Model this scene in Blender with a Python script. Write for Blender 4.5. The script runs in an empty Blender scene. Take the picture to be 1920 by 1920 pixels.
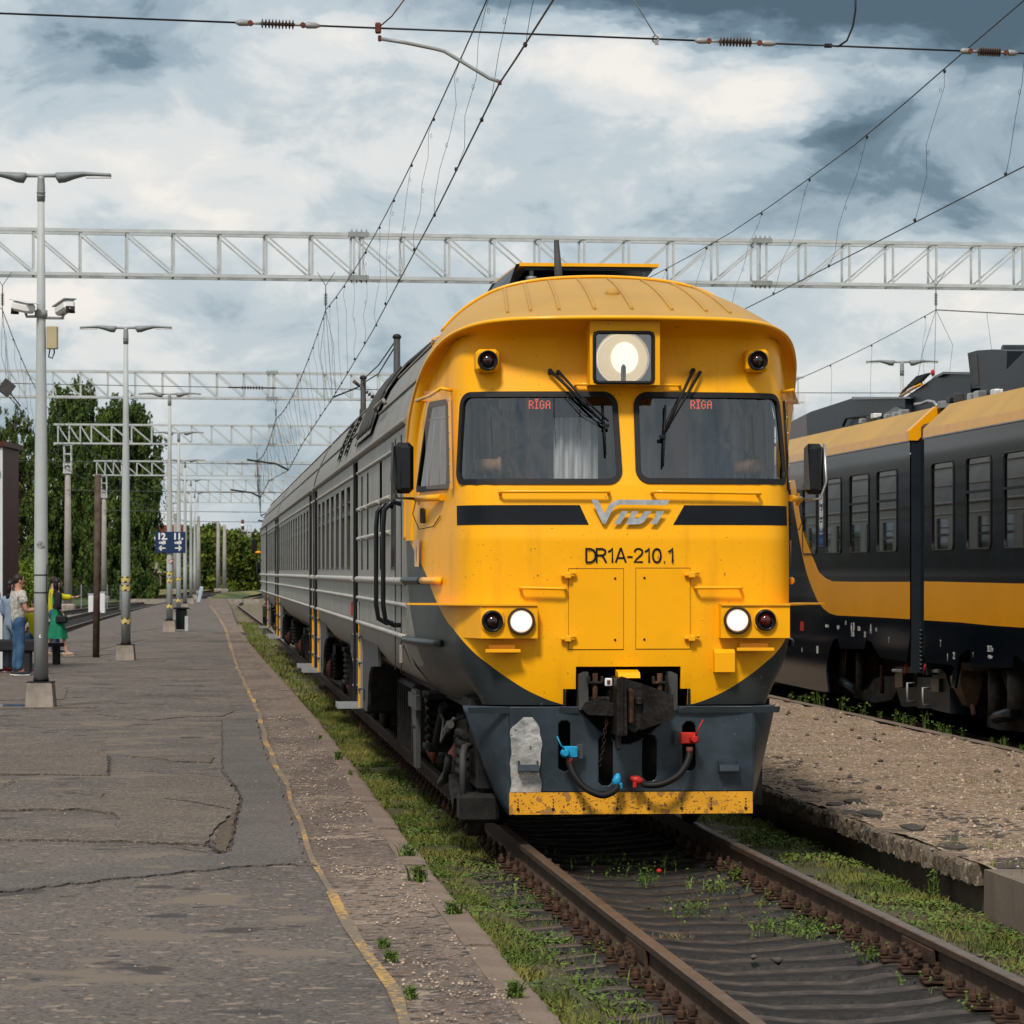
import bpy, bmesh, math, random
import numpy as np
from mathutils import Vector, Matrix
random.seed(7); RNG = np.random.default_rng(11)
SC = bpy.context.scene
COL = SC.collection
PI = math.pi
R = math.radians
# ------------------------------------------------------------------ camera
H = 2.05; FPX = 6500.0; CX = 960.0; HY = 1072.0
cam = bpy.data.cameras.new('camera'); camo = bpy.data.objects.new('camera', cam); COL.objects.link(camo)
camo.location = (0, 0, H); camo.rotation_euler = (PI/2, 0, 0)
cam.sensor_width = 36; cam.lens = FPX/1920*36; cam.shift_y = (HY-960)/1920
cam.clip_start = 0.5; cam.clip_end = 6000
cam.dof.use_dof = True; cam.dof.focus_distance = 27; cam.dof.aperture_fstop = 13
SC.camera = camo
# ------------------------------------------------------------------ light
SC.render.engine = 'CYCLES'
SC.cycles.use_denoising = True
SC.cycles.max_bounces = 6; SC.cycles.diffuse_bounces = 2; SC.cycles.glossy_bounces = 3
SC.cycles.transmission_bounces = 4; SC.cycles.transparent_max_bounces = 10
SC.cycles.caustics_reflective = False; SC.cycles.caustics_refractive = False
SC.view_settings.view_transform = 'Standard'; SC.view_settings.look = 'None'
SC.view_settings.gamma = 1; SC.view_settings.use_curve_mapping = False
SC.view_settings.exposure = 0.5
SUN_EL, SUN_AZ = 50, 196          # azimuth from +Y, clockwise: behind the camera, a little to the left
sun = bpy.data.lights.new('sun', 'SUN'); suno = bpy.data.objects.new('sun', sun); COL.objects.link(suno)
sun.energy = 2.3; sun.angle = R(10); sun.color = (1.0, 0.93, 0.83)
_az = R(SUN_AZ); _el = R(SUN_EL)
_sd = Vector((math.sin(_az)*math.cos(_el), math.cos(_az)*math.cos(_el), math.sin(_el)))
suno.rotation_euler = _sd.to_track_quat('Z', 'Y').to_euler(); suno.location = _sd*50

def build_world():
    w = bpy.data.worlds.new('World'); SC.world = w; w.use_nodes = True
    nt = w.node_tree; nt.nodes.clear(); N = nt.nodes.new; L = nt.links.new
    out = N('ShaderNodeOutputWorld'); bg = N('ShaderNodeBackground'); L(bg.outputs[0], out.inputs[0])
    bg.inputs[1].default_value = 0.1
    sky = N('ShaderNodeTexSky'); sky.sky_type = 'NISHITA'; sky.sun_disc = False
    sky.sun_elevation = _el; sky.sun_rotation = _az; sky.air_density = 1.2; sky.dust_density = 1.5
    tc = N('ShaderNodeTexCoord'); sep = N('ShaderNodeSeparateXYZ'); L(tc.outputs['Generated'], sep.inputs[0])
    def m(op, a, b=None, c=None):
        n = N('ShaderNodeMath'); n.operation = op
        for i, v in enumerate((a, b, c)):
            if v is None: continue
            if isinstance(v, (int, float)): n.inputs[i].default_value = v
            else: L(v, n.inputs[i])
        return n.outputs[0]
    def noise(scale, detail, rough, dist, off=0.0, col=False):
        mp = N('ShaderNodeMapping'); mp.inputs['Scale'].default_value = scale; mp.inputs['Location'].default_value = (off, off*.7, off*1.3)
        L(tc.outputs['Generated'], mp.inputs[0])
        n = N('ShaderNodeTexNoise'); n.inputs['Scale'].default_value = 1; n.inputs['Detail'].default_value = detail
        n.inputs['Roughness'].default_value = rough; n.inputs['Distortion'].default_value = dist
        L(mp.outputs[0], n.inputs[0]); return n.outputs['Color'] if col else n.outputs['Fac']
    n1 = noise((24, 24, 40), 11, .60, .5, 3.1)
    n2 = noise((7, 7, 22), 6, .5, .3, 7.7)
    n3 = noise((60, 60, 150), 6, .6, .5, 1.2)
    wob = noise((16, 16, 40), 5, .6, 0, 5.0, True)
    ws = N('ShaderNodeSeparateXYZ'); L(wob, ws.inputs[0])
    ysafe = m('MAXIMUM', sep.outputs[1], 0.05)
    az = m('ADD', m('DIVIDE', sep.outputs[0], ysafe), m('MULTIPLY', m('SUBTRACT', ws.outputs[0], .5), .09))
    el = m('ADD', m('DIVIDE', sep.outputs[2], ysafe), m('MULTIPLY', m('SUBTRACT', ws.outputs[1], .5), .045))
    front = m('GREATER_THAN', sep.outputs[1], 0.1)
    val = m('ADD', m('MULTIPLY', n1, .84), m('MULTIPLY', n2, .55)); val = m('ADD', val, m('MULTIPLY', n3, .12))
    val = m('SUBTRACT', val, .08)
    # cloud banks seen in the photograph: (px, py, rx, ry, amount)
    banks = [(1480, -30, 640, 90, -.62), (1850, 70, 300, 110, -.34), (1700, 340, 460, 130, -.27), (1450, 240, 260, 50, -.10), (1950, 220, 300, 160, -.14), (1480, 245, 200, 40, -.16), (150, 70, 280, 100, -.30), (520, 10, 160, 60, -.16),
             (1310, 170, 210, 110, .40), (1090, 110, 140, 60, .22), (1380, 330, 150, 60, .16), (650, 60, 90, 40, .12), (110, 590, 170, 60, .34), (430, 395, 170, 40, .24), (560, 300, 420, 60, .12), (1850, 590, 200, 60, .20),
             (900, 420, 900, 45, -.02), (600, 190, 300, 60, -.06), (1750, 480, 260, 40, .10), (700, 620, 500, 80, -.05), (1300, 430, 260, 60, -.08), (400, 800, 600, 140, -.04)]
    for (px, py, rx, ry, a) in banks:
        da = m('DIVIDE', m('SUBTRACT', az, (px-CX)/FPX), rx/FPX); de = m('DIVIDE', m('SUBTRACT', el, (HY-py)/FPX), ry/FPX)
        r2 = m('ADD', m('MULTIPLY', da, da), m('MULTIPLY', de, de))
        g = m('POWER', 2.71828, m('MULTIPLY', r2, -1.0))
        val = m('ADD', val, m('MULTIPLY', m('MULTIPLY', g, a), front))
    rp = N('ShaderNodeValToRGB'); cr = rp.color_ramp; L(val, rp.inputs[0]); cr.interpolation = 'EASE'
    cr.elements[0].position = .10; cr.elements[0].color = (.070, .115, .160, 1)
    cr.elements[1].position = .95; cr.elements[1].color = (.92, .875, .82, 1)
    for p, c in ((.30, (.150, .225, .290, 1)), (.44, (.33, .420, .490, 1)), (.60, (.53, .605, .650, 1)), (.78, (.76, .77, .765, 1))):
        e = cr.elements.new(p); e.color = c
    sc = N('ShaderNodeMix'); sc.data_type = 'RGBA'; sc.blend_type = 'MULTIPLY'; sc.inputs[0].default_value = 1
    L(rp.outputs[0], sc.inputs[6]); k = 10/1.414; sc.inputs[7].default_value = (k, k, k, 1)
    mx = N('ShaderNodeMix'); mx.data_type = 'RGBA'; mx.inputs[0].default_value = .95
    L(sky.outputs[0], mx.inputs[6]); L(sc.outputs[2], mx.inputs[7]); L(mx.outputs[2], bg.inputs[0])
    w.cycles.sampling_method = 'MANUAL'; w.cycles.sample_map_resolution = 512
build_world()
# ------------------------------------------------------------------ helpers
def tag(o, label=None, cat=None, group=None, kind=None):
    if label: o['label'] = label
    if cat: o['category'] = cat
    if group: o['group'] = group
    if kind: o['kind'] = kind
    return o
def empty(name, loc=(0, 0, 0), rz=0, label=None, cat=None, group=None, kind=None):
    o = bpy.data.objects.new(name, None); COL.objects.link(o); o.location = loc; o.rotation_euler = (0, 0, rz)
    o.empty_display_size = .2
    return tag(o, label, cat, group, kind)
def copy_tree(o, parent=None, loc=None, rz=None):
    c = o.copy(); COL.objects.link(c)
    if parent is not None: c.parent = parent
    if loc is not None: c.location = loc
    if rz is not None: c.rotation_euler = (0, 0, rz)
    for ch in list(o.children): copy_tree(ch, c)
    return c
class MB:
    """collects geometry, then links it as one mesh object"""
    def __init__(s): s.v = []; s.f = []; s.m = []; s.s = []
    def add(s, vs, fs, mi=0, smooth=False):
        b = len(s.v); s.v.extend([tuple(v) for v in vs])
        for f in fs: s.f.append(tuple(i+b for i in f)); s.m.append(mi); s.s.append(smooth)
        return s
    def box(s, c, d, rz=0, mi=0, bev=0.0, rx=0, ry=0):
        x, y, z = d[0]/2, d[1]/2, d[2]/2
        M3 = Matrix.Rotation(rz, 3, 'Z') @ Matrix.Rotation(ry, 3, 'Y') @ Matrix.Rotation(rx, 3, 'X'); c = Vector(c)
        if bev <= 0:
            vs = [(-x, -y, -z), (x, -y, -z), (x, y, -z), (-x, y, -z), (-x, -y, z), (x, -y, z), (x, y, z), (-x, y, z)]
            fs = [(0, 3, 2, 1), (4, 5, 6, 7), (0, 1, 5, 4), (1, 2, 6, 5), (2, 3, 7, 6), (3, 0, 4, 7)]
        else:
            b = min(bev, x*.9, y*.9, z*.9); vs = []; idx = {}
            for sx in (-1, 1):
                for sy in (-1, 1):
                    for sz in (-1, 1):
                        for k, p in enumerate(((sx*x, sy*(y-b), sz*(z-b)), (sx*(x-b), sy*y, sz*(z-b)), (sx*(x-b), sy*(y-b), sz*z))):
                            idx[(sx, sy, sz, k)] = len(vs); vs.append(p)
            I = idx; fs = []
            for sg in (-1, 1):
                fs.append([I[(sg, -1, -1, 0)], I[(sg, 1, -1, 0)], I[(sg, 1, 1, 0)], I[(sg, -1, 1, 0)]])
                fs.append([I[(-1, sg, -1, 1)], I[(-1, sg, 1, 1)], I[(1, sg, 1, 1)], I[(1, sg, -1, 1)]])
                fs.append([I[(-1, -1, sg, 2)], I[(1, -1, sg, 2)], I[(1, 1, sg, 2)], I[(-1, 1, sg, 2)]])
            for a in (-1, 1):
                for c2 in (-1, 1):
                    fs.append([I[(a, c2, -1, 0)], I[(a, c2, 1, 0)], I[(a, c2, 1, 1)], I[(a, c2, -1, 1)]])
                    fs.append([I[(a, -1, c2, 0)], I[(a, 1, c2, 0)], I[(a, 1, c2, 2)], I[(a, -1, c2, 2)]])
                    fs.append([I[(-1, a, c2, 1)], I[(1, a, c2, 1)], I[(1, a, c2, 2)], I[(-1, a, c2, 2)]])
                    for e in (-1, 1): fs.append([I[(a, c2, e, 0)], I[(a, c2, e, 1)], I[(a, c2, e, 2)]])
            # orient outwards
            nf = []
            for f in fs:
                p = [Vector(vs[i]) for i in f]; n = (p[1]-p[0]).cross(p[2]-p[0]); cc = sum(p, Vector())/len(p)
                nf.append(f if n.dot(cc) > 0 else f[::-1])
            fs = nf
        return s.add([c + M3 @ Vector(v) for v in vs], fs, mi)
    def tube(s, pts, r, n=8, mi=0, caps=True, smooth=True):
        pts = [Vector(p) for p in pts]; rs = r if isinstance(r, (list, tuple)) else [r]*len(pts)
        vs = []; fs = []; prev = None
        for i, p in enumerate(pts):
            if i == 0: t = pts[1]-p
            elif i == len(pts)-1: t = p-pts[i-1]
            else: t = (pts[i+1]-p).normalized() + (p-pts[i-1]).normalized()
            if t.length < 1e-9: t = Vector((0, 0, 1))
            t.normalize()
            if prev is None:
                a = Vector((0, 0, 1)) if abs(t.z) < .9 else Vector((1, 0, 0)); u = t.cross(a).normalized()
            else:
                u = prev - t*prev.dot(t)
                u = u.normalized() if u.length > 1e-6 else t.orthogonal().normalized()
            prev = u; w = t.cross(u)
            for k in range(n):
                a = 2*PI*k/n + PI/n; vs.append(p + (u*math.cos(a)+w*math.sin(a))*rs[i])
        for i in range(len(pts)-1):
            for k in range(n):
                k2 = (k+1) % n; fs.append((i*n+k, i*n+k2, (i+1)*n+k2, (i+1)*n+k))
        s.add(vs, fs, mi, smooth)
        if caps:
            m = len(pts)-1
            s.add(vs[:n], [tuple(range(n-1, -1, -1))], mi); s.add(vs[m*n:], [tuple(range(n))], mi)
        return s
    def lathe(s, prof, o=(0, 0, 0), ax=(0, 0, 1), n=20, mi=0, smooth=True, cap=True):
        """prof = [(r, h)...] about axis ax from o"""
        o = Vector(o); ax = Vector(ax).normalized(); u = ax.orthogonal().normalized(); w = ax.cross(u); vs = []; fs = []
        for (r, h) in prof:
            for k in range(n):
                a = 2*PI*k/n; vs.append(o+ax*h+(u*math.cos(a)+w*math.sin(a))*r)
        for i in range(len(prof)-1):
            for k in range(n):
                k2 = (k+1) % n; fs.append((i*n+k, i*n+k2, (i+1)*n+k2, (i+1)*n+k))
        s.add(vs, fs, mi, smooth)
        if cap:
            if prof[0][0] > 1e-5: s.add(vs[:n], [tuple(range(n-1, -1, -1))], mi)
            if prof[-1][0] > 1e-5: s.add(vs[-n:], [tuple(range(n))], mi)
        return s
    def prism(s, poly, axis, a, b, mi=0):
        """polygon of (p,q) extruded along axis 'x','y' or 'z' from a to b"""
        def P(p, q, t): return {'x': (t, p, q), 'y': (p, t, q), 'z': (p, q, t)}[axis]
        n = len(poly); vs = [P(p, q, a) for p, q in poly]+[P(p, q, b) for p, q in poly]
        fs = [tuple(range(n)), tuple(range(2*n-1, n-1, -1))]+[(i, i+n, (i+1) % n+n, (i+1) % n) for i in range(n)]
        return s.add(vs, fs, mi)
    def grid(s, P, nu, nv, mi=0, smooth=True, skip=None, uvf=None):
        vs = [P(i, j) for j in range(nv+1) for i in range(nu+1)]; fs = []
        for j in range(nv):
            for i in range(nu):
                if skip and skip(i, j): continue
                a = j*(nu+1)+i; fs.append((a, a+1, a+nu+2, a+nu+1))
        return s.add(vs, fs, mi, smooth)
    def ell(s, c, r, n=12, mi=0, rot=None):
        vs = []; fs = []; c = Vector(c); m = n//2+1; rot = rot or Matrix.Identity(3)
        for j in range(m+1):
            th = PI*j/m
            for i in range(n):
                ph = 2*PI*i/n
                vs.append(c+rot @ Vector((r[0]*math.sin(th)*math.cos(ph), r[1]*math.sin(th)*math.sin(ph), r[2]*math.cos(th))))
        for j in range(m):
            for i in range(n):
                i2 = (i+1) % n; fs.append((j*n+i, (j+1)*n+i, (j+1)*n+i2, j*n+i2))
        return s.add(vs, fs, mi, True)
    def build(s, name, mat, parent=None, kind=None, fix=True):
        me = bpy.data.meshes.new(name); me.from_pydata(s.v, [], s.f); me.validate(clean_customdata=False)
        for m in (mat if isinstance(mat, (list, tuple)) else [mat]): me.materials.append(m)
        if len(me.polygons) == len(s.m):
            me.polygons.foreach_set('material_index', s.m); me.polygons.foreach_set('use_smooth', s.s)
        if fix:
            bm = bmesh.new(); bm.from_mesh(me); bmesh.ops.remove_doubles(bm, verts=bm.verts, dist=1e-5)
            bmesh.ops.recalc_face_normals(bm, faces=bm.faces); bm.to_mesh(me); bm.free()
        me.update()
        o = bpy.data.objects.new(name, me); COL.objects.link(o)
        if parent: o.parent = parent
        if kind: o['kind'] = kind
        return o
def fast_mesh(name, V, F, mat, parent=None, kind=None):
    """V (n,3), F (m,k) numpy"""
    V = np.asarray(V, np.float32).reshape(-1, 3); F = np.asarray(F, np.int32); k = F.shape[1]
    me = bpy.data.meshes.new(name); me.vertices.add(len(V)); me.vertices.foreach_set('co', V.ravel())
    me.loops.add(F.size); me.loops.foreach_set('vertex_index', F.ravel())
    me.polygons.add(len(F)); me.polygons.foreach_set('loop_start', np.arange(0, F.size, k, dtype=np.int32))
    me.update(calc_edges=True); me.materials.append(mat)
    o = bpy.data.objects.new(name, me); COL.objects.link(o)
    if parent: o.parent = parent
    if kind: o['kind'] = kind
    return o
def text_obj(name, body, size, mat, parent, M4, extrude=.001, sx=1.0, ax='CENTER', bold=0.0):
    c = bpy.data.curves.new(name, 'FONT'); c.body = body; c.size = size; c.extrude = extrude; c.align_x = ax; c.align_y = 'CENTER'
    c.offset = bold
    c.resolution_u = 4
    t = bpy.data.objects.new(name+'_tmp', c); COL.objects.link(t); bpy.context.view_layer.update()
    me = bpy.data.meshes.new_from_object(t); bpy.data.objects.remove(t); bpy.data.curves.remove(c)
    me.transform(M4 @ Matrix.Diagonal((sx, 1, 1, 1))); me.name = name
    me.materials.clear(); me.materials.append(mat)
    o = bpy.data.objects.new(name, me); COL.objects.link(o); o.parent = parent
    return o
def W(px, py, d):        # world point seen at photo pixel (px,py), d metres down the camera axis
    return Vector(((px-CX)/FPX*d, d, H+(HY-py)/FPX*d))
def G(px, py, z=0.2):    # the point at height z seen at a pixel
    d = (H-z)*FPX/(py-HY); return Vector(((px-CX)/FPX*d, d, z))
def interp(x, xs, ys):
    return float(np.interp(x, xs, ys))
def sm(x, a, b):
    t = min(1, max(0, (x-a)/(b-a))); return t*t*(3-2*t)
# ------------------------------------------------------------------ materials
def nodes(name):
    m = bpy.data.materials.new(name); m.use_nodes = True; nt = m.node_tree
    b = nt.nodes['Principled BSDF']; return m, nt, b
def M(name, col, rough=.6, metal=0.0, var=.15, scale=3.0, col2=None, bump=0.0, bscale=40.0, coat=0.0, spec=.28,
      specks=None, stretch=(1, 1, 1), thr=(.35, .65), rvar=0.0, detail=6):
    m, nt, b = nodes(name); N = nt.nodes.new; L = nt.links.new
    tc = N('ShaderNodeTexCoord'); mp = N('ShaderNodeMapping'); mp.inputs['Scale'].default_value = stretch; L(tc.outputs['Object'], mp.inputs[0])
    n = N('ShaderNodeTexNoise'); n.inputs['Scale'].default_value = scale; n.inputs['Detail'].default_value = detail; n.inputs['Roughness'].default_value = .6
    L(mp.outputs[0], n.inputs[0])
    r = N('ShaderNodeMapRange'); r.inputs[1].default_value = thr[0]; r.inputs[2].default_value = thr[1]; L(n.outputs[0], r.inputs[0])
    c2 = col2 or tuple(min(1, c*(1+var)) for c in col); c1 = col if col2 else tuple(c*(1-var) for c in col)
    mx = N('ShaderNodeMix'); mx.data_type = 'RGBA'; mx.inputs[6].default_value = (*c1, 1); mx.inputs[7].default_value = (*c2, 1); L(r.outputs[0], mx.inputs[0])
    colout = mx.outputs[2]
    if specks:      # (colour, scale, threshold)
        for (sc_, ss, st) in (specks if isinstance(specks, list) else [specks]):
            vn = N('ShaderNodeTexNoise'); vn.inputs['Scale'].default_value = ss; vn.inputs['Detail'].default_value = 3; L(tc.outputs['Object'], vn.inputs[0])
            rr = N('ShaderNodeMapRange'); rr.inputs[1].default_value = st; rr.inputs[2].default_value = st+.03; L(vn.outputs[0], rr.inputs[0])
            m2 = N('ShaderNodeMix'); m2.data_type = 'RGBA'; L(colout, m2.inputs[6]); m2.inputs[7].default_value = (*sc_, 1); L(rr.outputs[0], m2.inputs[0]); colout = m2.outputs[2]
    L(colout, b.inputs['Base Color'])
    b.inputs['Roughness'].default_value = rough; b.inputs['Metallic'].default_value = metal
    b.inputs['Specular IOR Level'].default_value = spec
    if rvar:
        r2 = N('ShaderNodeMapRange'); r2.inputs[3].default_value = rough-rvar; r2.inputs[4].default_value = rough+rvar; L(n.outputs[0], r2.inputs[0]); L(r2.outputs[0], b.inputs['Roughness'])
    if coat: b.inputs['Coat Weight'].default_value = coat; b.inputs['Coat Roughness'].default_value = .08
    if bump:
        bn = N('ShaderNodeTexNoise'); bn.inputs['Scale'].default_value = bscale; bn.inputs['Detail'].default_value = 5; L(mp.outputs[0], bn.inputs[0])
        bp = N('ShaderNodeBump'); bp.inputs['Strength'].default_value = bump; bp.inputs['Distance'].default_value = .01; L(bn.outputs[0], bp.inputs['Height']); L(bp.outputs[0], b.inputs['Normal'])
    return m
def haze_clear(name, col, k):
    m, nt, b = nodes(name); nt.nodes.remove(b); N = nt.nodes.new; L = nt.links.new; out = nt.nodes['Material Output']
    t = N('ShaderNodeBsdfTransparent'); d = N('ShaderNodeBsdfDiffuse'); d.inputs[0].default_value = (*col, 1); mx = N('ShaderNodeMixShader'); mx.inputs[0].default_value = k
    L(t.outputs[0], mx.inputs[1]); L(d.outputs[0], mx.inputs[2]); L(mx.outputs[0], out.inputs[0]); return m
def emit(name, col, strength):
    m, nt, b = nodes(name); b.inputs['Base Color'].default_value = (*[c*.5 for c in col], 1)
    b.inputs['Emission Color'].default_value = (*col, 1); b.inputs['Emission Strength'].default_value = strength; return m
def glass(name, tint, transp=.6, rough=.02, ior=1.5):
    m, nt, b = nodes(name); nt.nodes.remove(b); N = nt.nodes.new; L = nt.links.new
    out = nt.nodes['Material Output']; t = N('ShaderNodeBsdfTransparent'); t.inputs[0].default_value = (*tint, 1)
    g = N('ShaderNodeBsdfGlossy'); g.inputs['Roughness'].default_value = rough; g.inputs[0].default_value = (.9, .93, .95, 1)
    f = N('ShaderNodeFresnel'); f.inputs[0].default_value = ior; a = N('ShaderNodeMath'); a.operation = 'ADD'; a.inputs[1].default_value = 1-transp; a.use_clamp = True
    L(f.outputs[0], a.inputs[0]); mx = N('ShaderNodeMixShader'); L(a.outputs[0], mx.inputs[0]); L(t.outputs[0], mx.inputs[1]); L(g.outputs[0], mx.inputs[2]); L(mx.outputs[0], out.inputs[0])
    return m
YEL = (.90, .40, .003)
MAT = {}
MAT['yellow'] = M('yellow_paint', YEL, .42, var=.05, scale=1.5, coat=.0, spec=.2, specks=[((.10, .05, .02), 38, .74), ((.45, .22, .03), 9, .72)], bump=.05, bscale=6)
MAT['yellow_trim'] = M('yellow_trim', YEL, .35, var=.06, scale=4, coat=.3)
MAT['yellow_worn'] = M('worn_yellow_strip', (.72, .33, .02), .45, var=.1, scale=4, specks=[((.12, .06, .03), 60, .60), ((.35, .17, .04), 14, .60)], bump=.2, bscale=30)
MAT['dark_paint'] = M('dark_slate_paint', (.018, .024, .028), .38, var=.25, scale=2.2, coat=.0, spec=.2, bump=.06, bscale=5)
MAT['plow_paint'] = M('slate_blue_plow_paint', (.026, .037, .048), .30, var=.35, scale=3, coat=.0, spec=.4, bump=.35, bscale=7, specks=((.18, .19, .19), 45, .73))
MAT['black_stripe'] = M('black_stripe_paint', (.008, .010, .014), .5, var=.2, spec=.1)
MAT['rubber'] = M('black_rubber', (.007, .007, .008), .6, var=.2)
MAT['black'] = M('black_enamel', (.007, .008, .010), .3, var=.2, coat=.1)
MAT['grey_paint'] = M('grey_car_paint', (.31, .295, .26), .45, var=.22, scale=1.3, col2=(.18, .18, .16), spec=.4, stretch=(1, 3.5, .35), bump=.12, bscale=12, coat=.04)
MAT['grey_low'] = M('dusty_grey_car_paint', (.25, .228, .20), .5, var=.2, scale=1.5, col2=(.19, .175, .155), stretch=(1, 2, .6), bump=.06, bscale=10)
MAT['rib'] = M('pale_side_rib', (.36, .34, .31), .4, var=.2, scale=3, spec=.5)
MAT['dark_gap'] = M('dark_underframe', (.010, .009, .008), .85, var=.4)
MAT['under'] = M('greasy_underframe', (.011, .0095, .0085), .8, var=.6, scale=8, bump=.4, bscale=40)
MAT['under_grey'] = M('grey_underframe_plate', (.048, .048, .047), .6, var=.25, scale=4)
MAT['cast'] = M('cast_iron_worn', (.020, .017, .016), .45, metal=.4, var=.4, scale=9, bump=.6, bscale=30, specks=((.075, .036, .02), 8, .66))
MAT['rust'] = M('rusty_iron', (.048, .024, .014), .85, var=.5, scale=12, bump=.5, bscale=60)
MAT['rust_red'] = M('reddish_iron', (.12, .03, .02), .7, var=.4, scale=12)
MAT['rail_side'] = M('rail_rust', (.050, .028, .017), .8, var=.35, scale=6, bump=.3, bscale=40)
MAT['rail_top'] = M('rail_running_face', (.15, .105, .080), .42, metal=.7, var=.3, scale=6)
MAT['steel'] = M('bare_steel', (.45, .45, .44), .35, metal=.8, var=.2, scale=8)
MAT['alu'] = M('aluminium', (.55, .56, .57), .35, metal=.7, var=.2, scale=20)
MAT['galv'] = M('galvanised_steel', (.27, .28, .285), .5, metal=.2, var=.12, scale=5)
MAT['truss'] = M('pale_truss_paint', (.44, .46, .47), .6, var=.12, scale=2)
MAT['lamp_pole'] = M('light_grey_pole_paint', (.40, .42, .42), .5, var=.08, scale=1.2, specks=((.25, .25, .24), 20, .75))
MAT['lamp_head'] = M('lamp_head_grey', (.19, .21, .215), .45, var=.1)
MAT['concrete'] = M('concrete', (.27, .235, .20), .9, var=.25, scale=4, bump=.5, bscale=60, specks=((.10, .09, .08), 50, .68))
MAT['concrete_mast'] = M('mast_concrete', (.28, .26, .245), .9, var=.15, scale=2)
MAT['wire'] = M('dark_wire', (.022, .024, .026), .5, metal=.4, var=.2)
MAT['wire_green'] = M('aged_wire', (.07, .08, .08), .6, var=.3)
MAT['insul'] = M('brown_insulator', (.045, .028, .022), .3, var=.2, coat=.4)
MAT['white'] = M('white_paint', (.72, .72, .71), .5, var=.06)
MAT['navy_sign'] = M('navy_sign', (.012, .030, .085), .4, var=.05)
MAT['navy'] = M('glossy_navy_paint', (.004, .0065, .011), .07, var=.2, scale=1, coat=0, spec=.2, bump=.03, bscale=1.0); MAT['navy'].node_tree.nodes['Principled BSDF'].inputs['IOR'].default_value = 1.22
MAT['navy_matt'] = M('navy_roof_equipment', (.009, .014, .020), .45, var=.2)
MAT['pale_yellow'] = M('roof_yellow_paint', (.42, .24, .055), .5, var=.12, scale=1.0, col2=(.50, .28, .055), coat=0, spec=.2, stretch=(1, 1, .3), bump=.1, bscale=3, specks=((.45, .25, .06), 5, .66))
MAT['red'] = M('red_enamel', (.42, .022, .016), .45, var=.25, scale=20)
MAT['blue'] = M('blue_enamel', (.012, .26, .48), .45, var=.2, scale=20)
MAT['cab_in'] = M('cab_interior_grey', (.045, .050, .056), .7, var=.15)
MAT['cab_dark'] = M('cab_interior_dark', (.018, .018, .02), .8, var=.2)
MAT['reflection_curtain'] = M('pale_reflection_curtain', (.82, .84, .88), .8, var=.35, scale=3, stretch=(9, 9, .5))
MAT['curtain'] = M('blue_grey_curtain', (.26, .36, .50), .8, var=.25, scale=3, stretch=(12, 12, .4))
MAT['brown_roll'] = M('brown_fan', (.42, .24, .14), .5, var=.2)
MAT['lens_glass'] = glass('lamp_glass', (.9, .9, .9), .9)
MAT['cab_glass'] = glass('windscreen_glass', (.66, .68, .69), .92, .015)
MAT['side_glass'] = glass('side_window_glass', (.22, .23, .23), .995, .03, 1.3)
MAT['tint_glass'] = glass('tinted_train_glass', (.26, .29, .30), .80, .02)
MAT['dirty_clear'] = haze_clear('clear_draught_screen', (.45, .40, .38), .09)
MAT['lens_dark'] = M('dark_lamp_lens', (.02, .006, .006), .05, var=.1, coat=1)
MAT['lens_red'] = M('red_lamp_lens', (.07, .004, .004), .05, var=.1, coat=1)
MAT['window_dark'] = M('dark_saloon', (.02, .02, .021), .6, var=.3)
MAT['chrome'] = M('chrome', (.8, .8, .8), .12, metal=1, var=.03)
MAT['mirror_glass'] = M('mirror_glass', (.30, .32, .34), .03, metal=1, var=.03)
MAT['pole_rust'] = M('rusty_pole', (.10, .075, .055), .8, var=.4, scale=5, col2=(.05, .03, .02), bump=.4, bscale=30)
MAT['brown_clad'] = M('brown_cladding', (.060, .016, .013), .6, var=.12, scale=2)
# ------------------------------------------------------------------ the train's frame
TO = Vector((.875, 26.0, 0)); TH = math.atan(.089)
TX = Vector((math.cos(TH), math.sin(TH), 0)); TY = Vector((-math.sin(TH), math.cos(TH), 0)); TZ = Vector((0, 0, 1))
CAMP = Vector((0, 0, H))
def ray(px, py): return Vector(((px-CX)/FPX, 1, (HY-py)/FPX))
def F(px, py, yl=0.0, O=TO):      # (x, y, z) in a train frame on its plane y = yl
    v = ray(px, py); t = (yl-(CAMP-O).dot(TY))/v.dot(TY); P = CAMP+v*t-O
    return Vector((P.dot(TX), yl, P.z))
def S(px, py, xl=-1.52, O=TO):    # ... on its side plane x = xl
    v = ray(px, py); t = (xl-(CAMP-O).dot(TX))/v.dot(TX); P = CAMP+v*t-O
    return Vector((xl, P.dot(TY), P.z))
def proj(p, O=TO):
    P = O+TX*p[0]+TY*p[1]+TZ*p[2]; return (CX+FPX*P.x/P.y, HY-FPX*(P.z-H)/P.y)
# ------------------------------------------------------------------ nose surface: u = distance round the plan, z = height
_pl = [(0, 0), (.4, .012), (.8, .045), (1.05, .10), (1.18, .19), (1.255, .33), (1.30, .52), (1.35, .80), (1.43, 1.28), (1.49, 1.8), (1.52, 2.3), (1.522, 2.75)]
def _cr(p, n=10):
    q = [(-p[1][0], p[1][1])]+list(p)+[(2*p[-1][0]-p[-2][0], 2*p[-1][1]-p[-2][1])]; o = []
    for i in range(1, len(q)-2):
        for k in range(n):
            t = k/n; a = [q[i-1], q[i], q[i+1], q[i+2]]
            o.append(tuple(.5*(2*a[1][c]+(a[2][c]-a[0][c])*t+(2*a[0][c]-5*a[1][c]+4*a[2][c]-a[3][c])*t*t+(-a[0][c]+3*a[1][c]-3*a[2][c]+a[3][c])*t**3) for c in (0, 1)))
    o.append(p[-1]); return o
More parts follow.
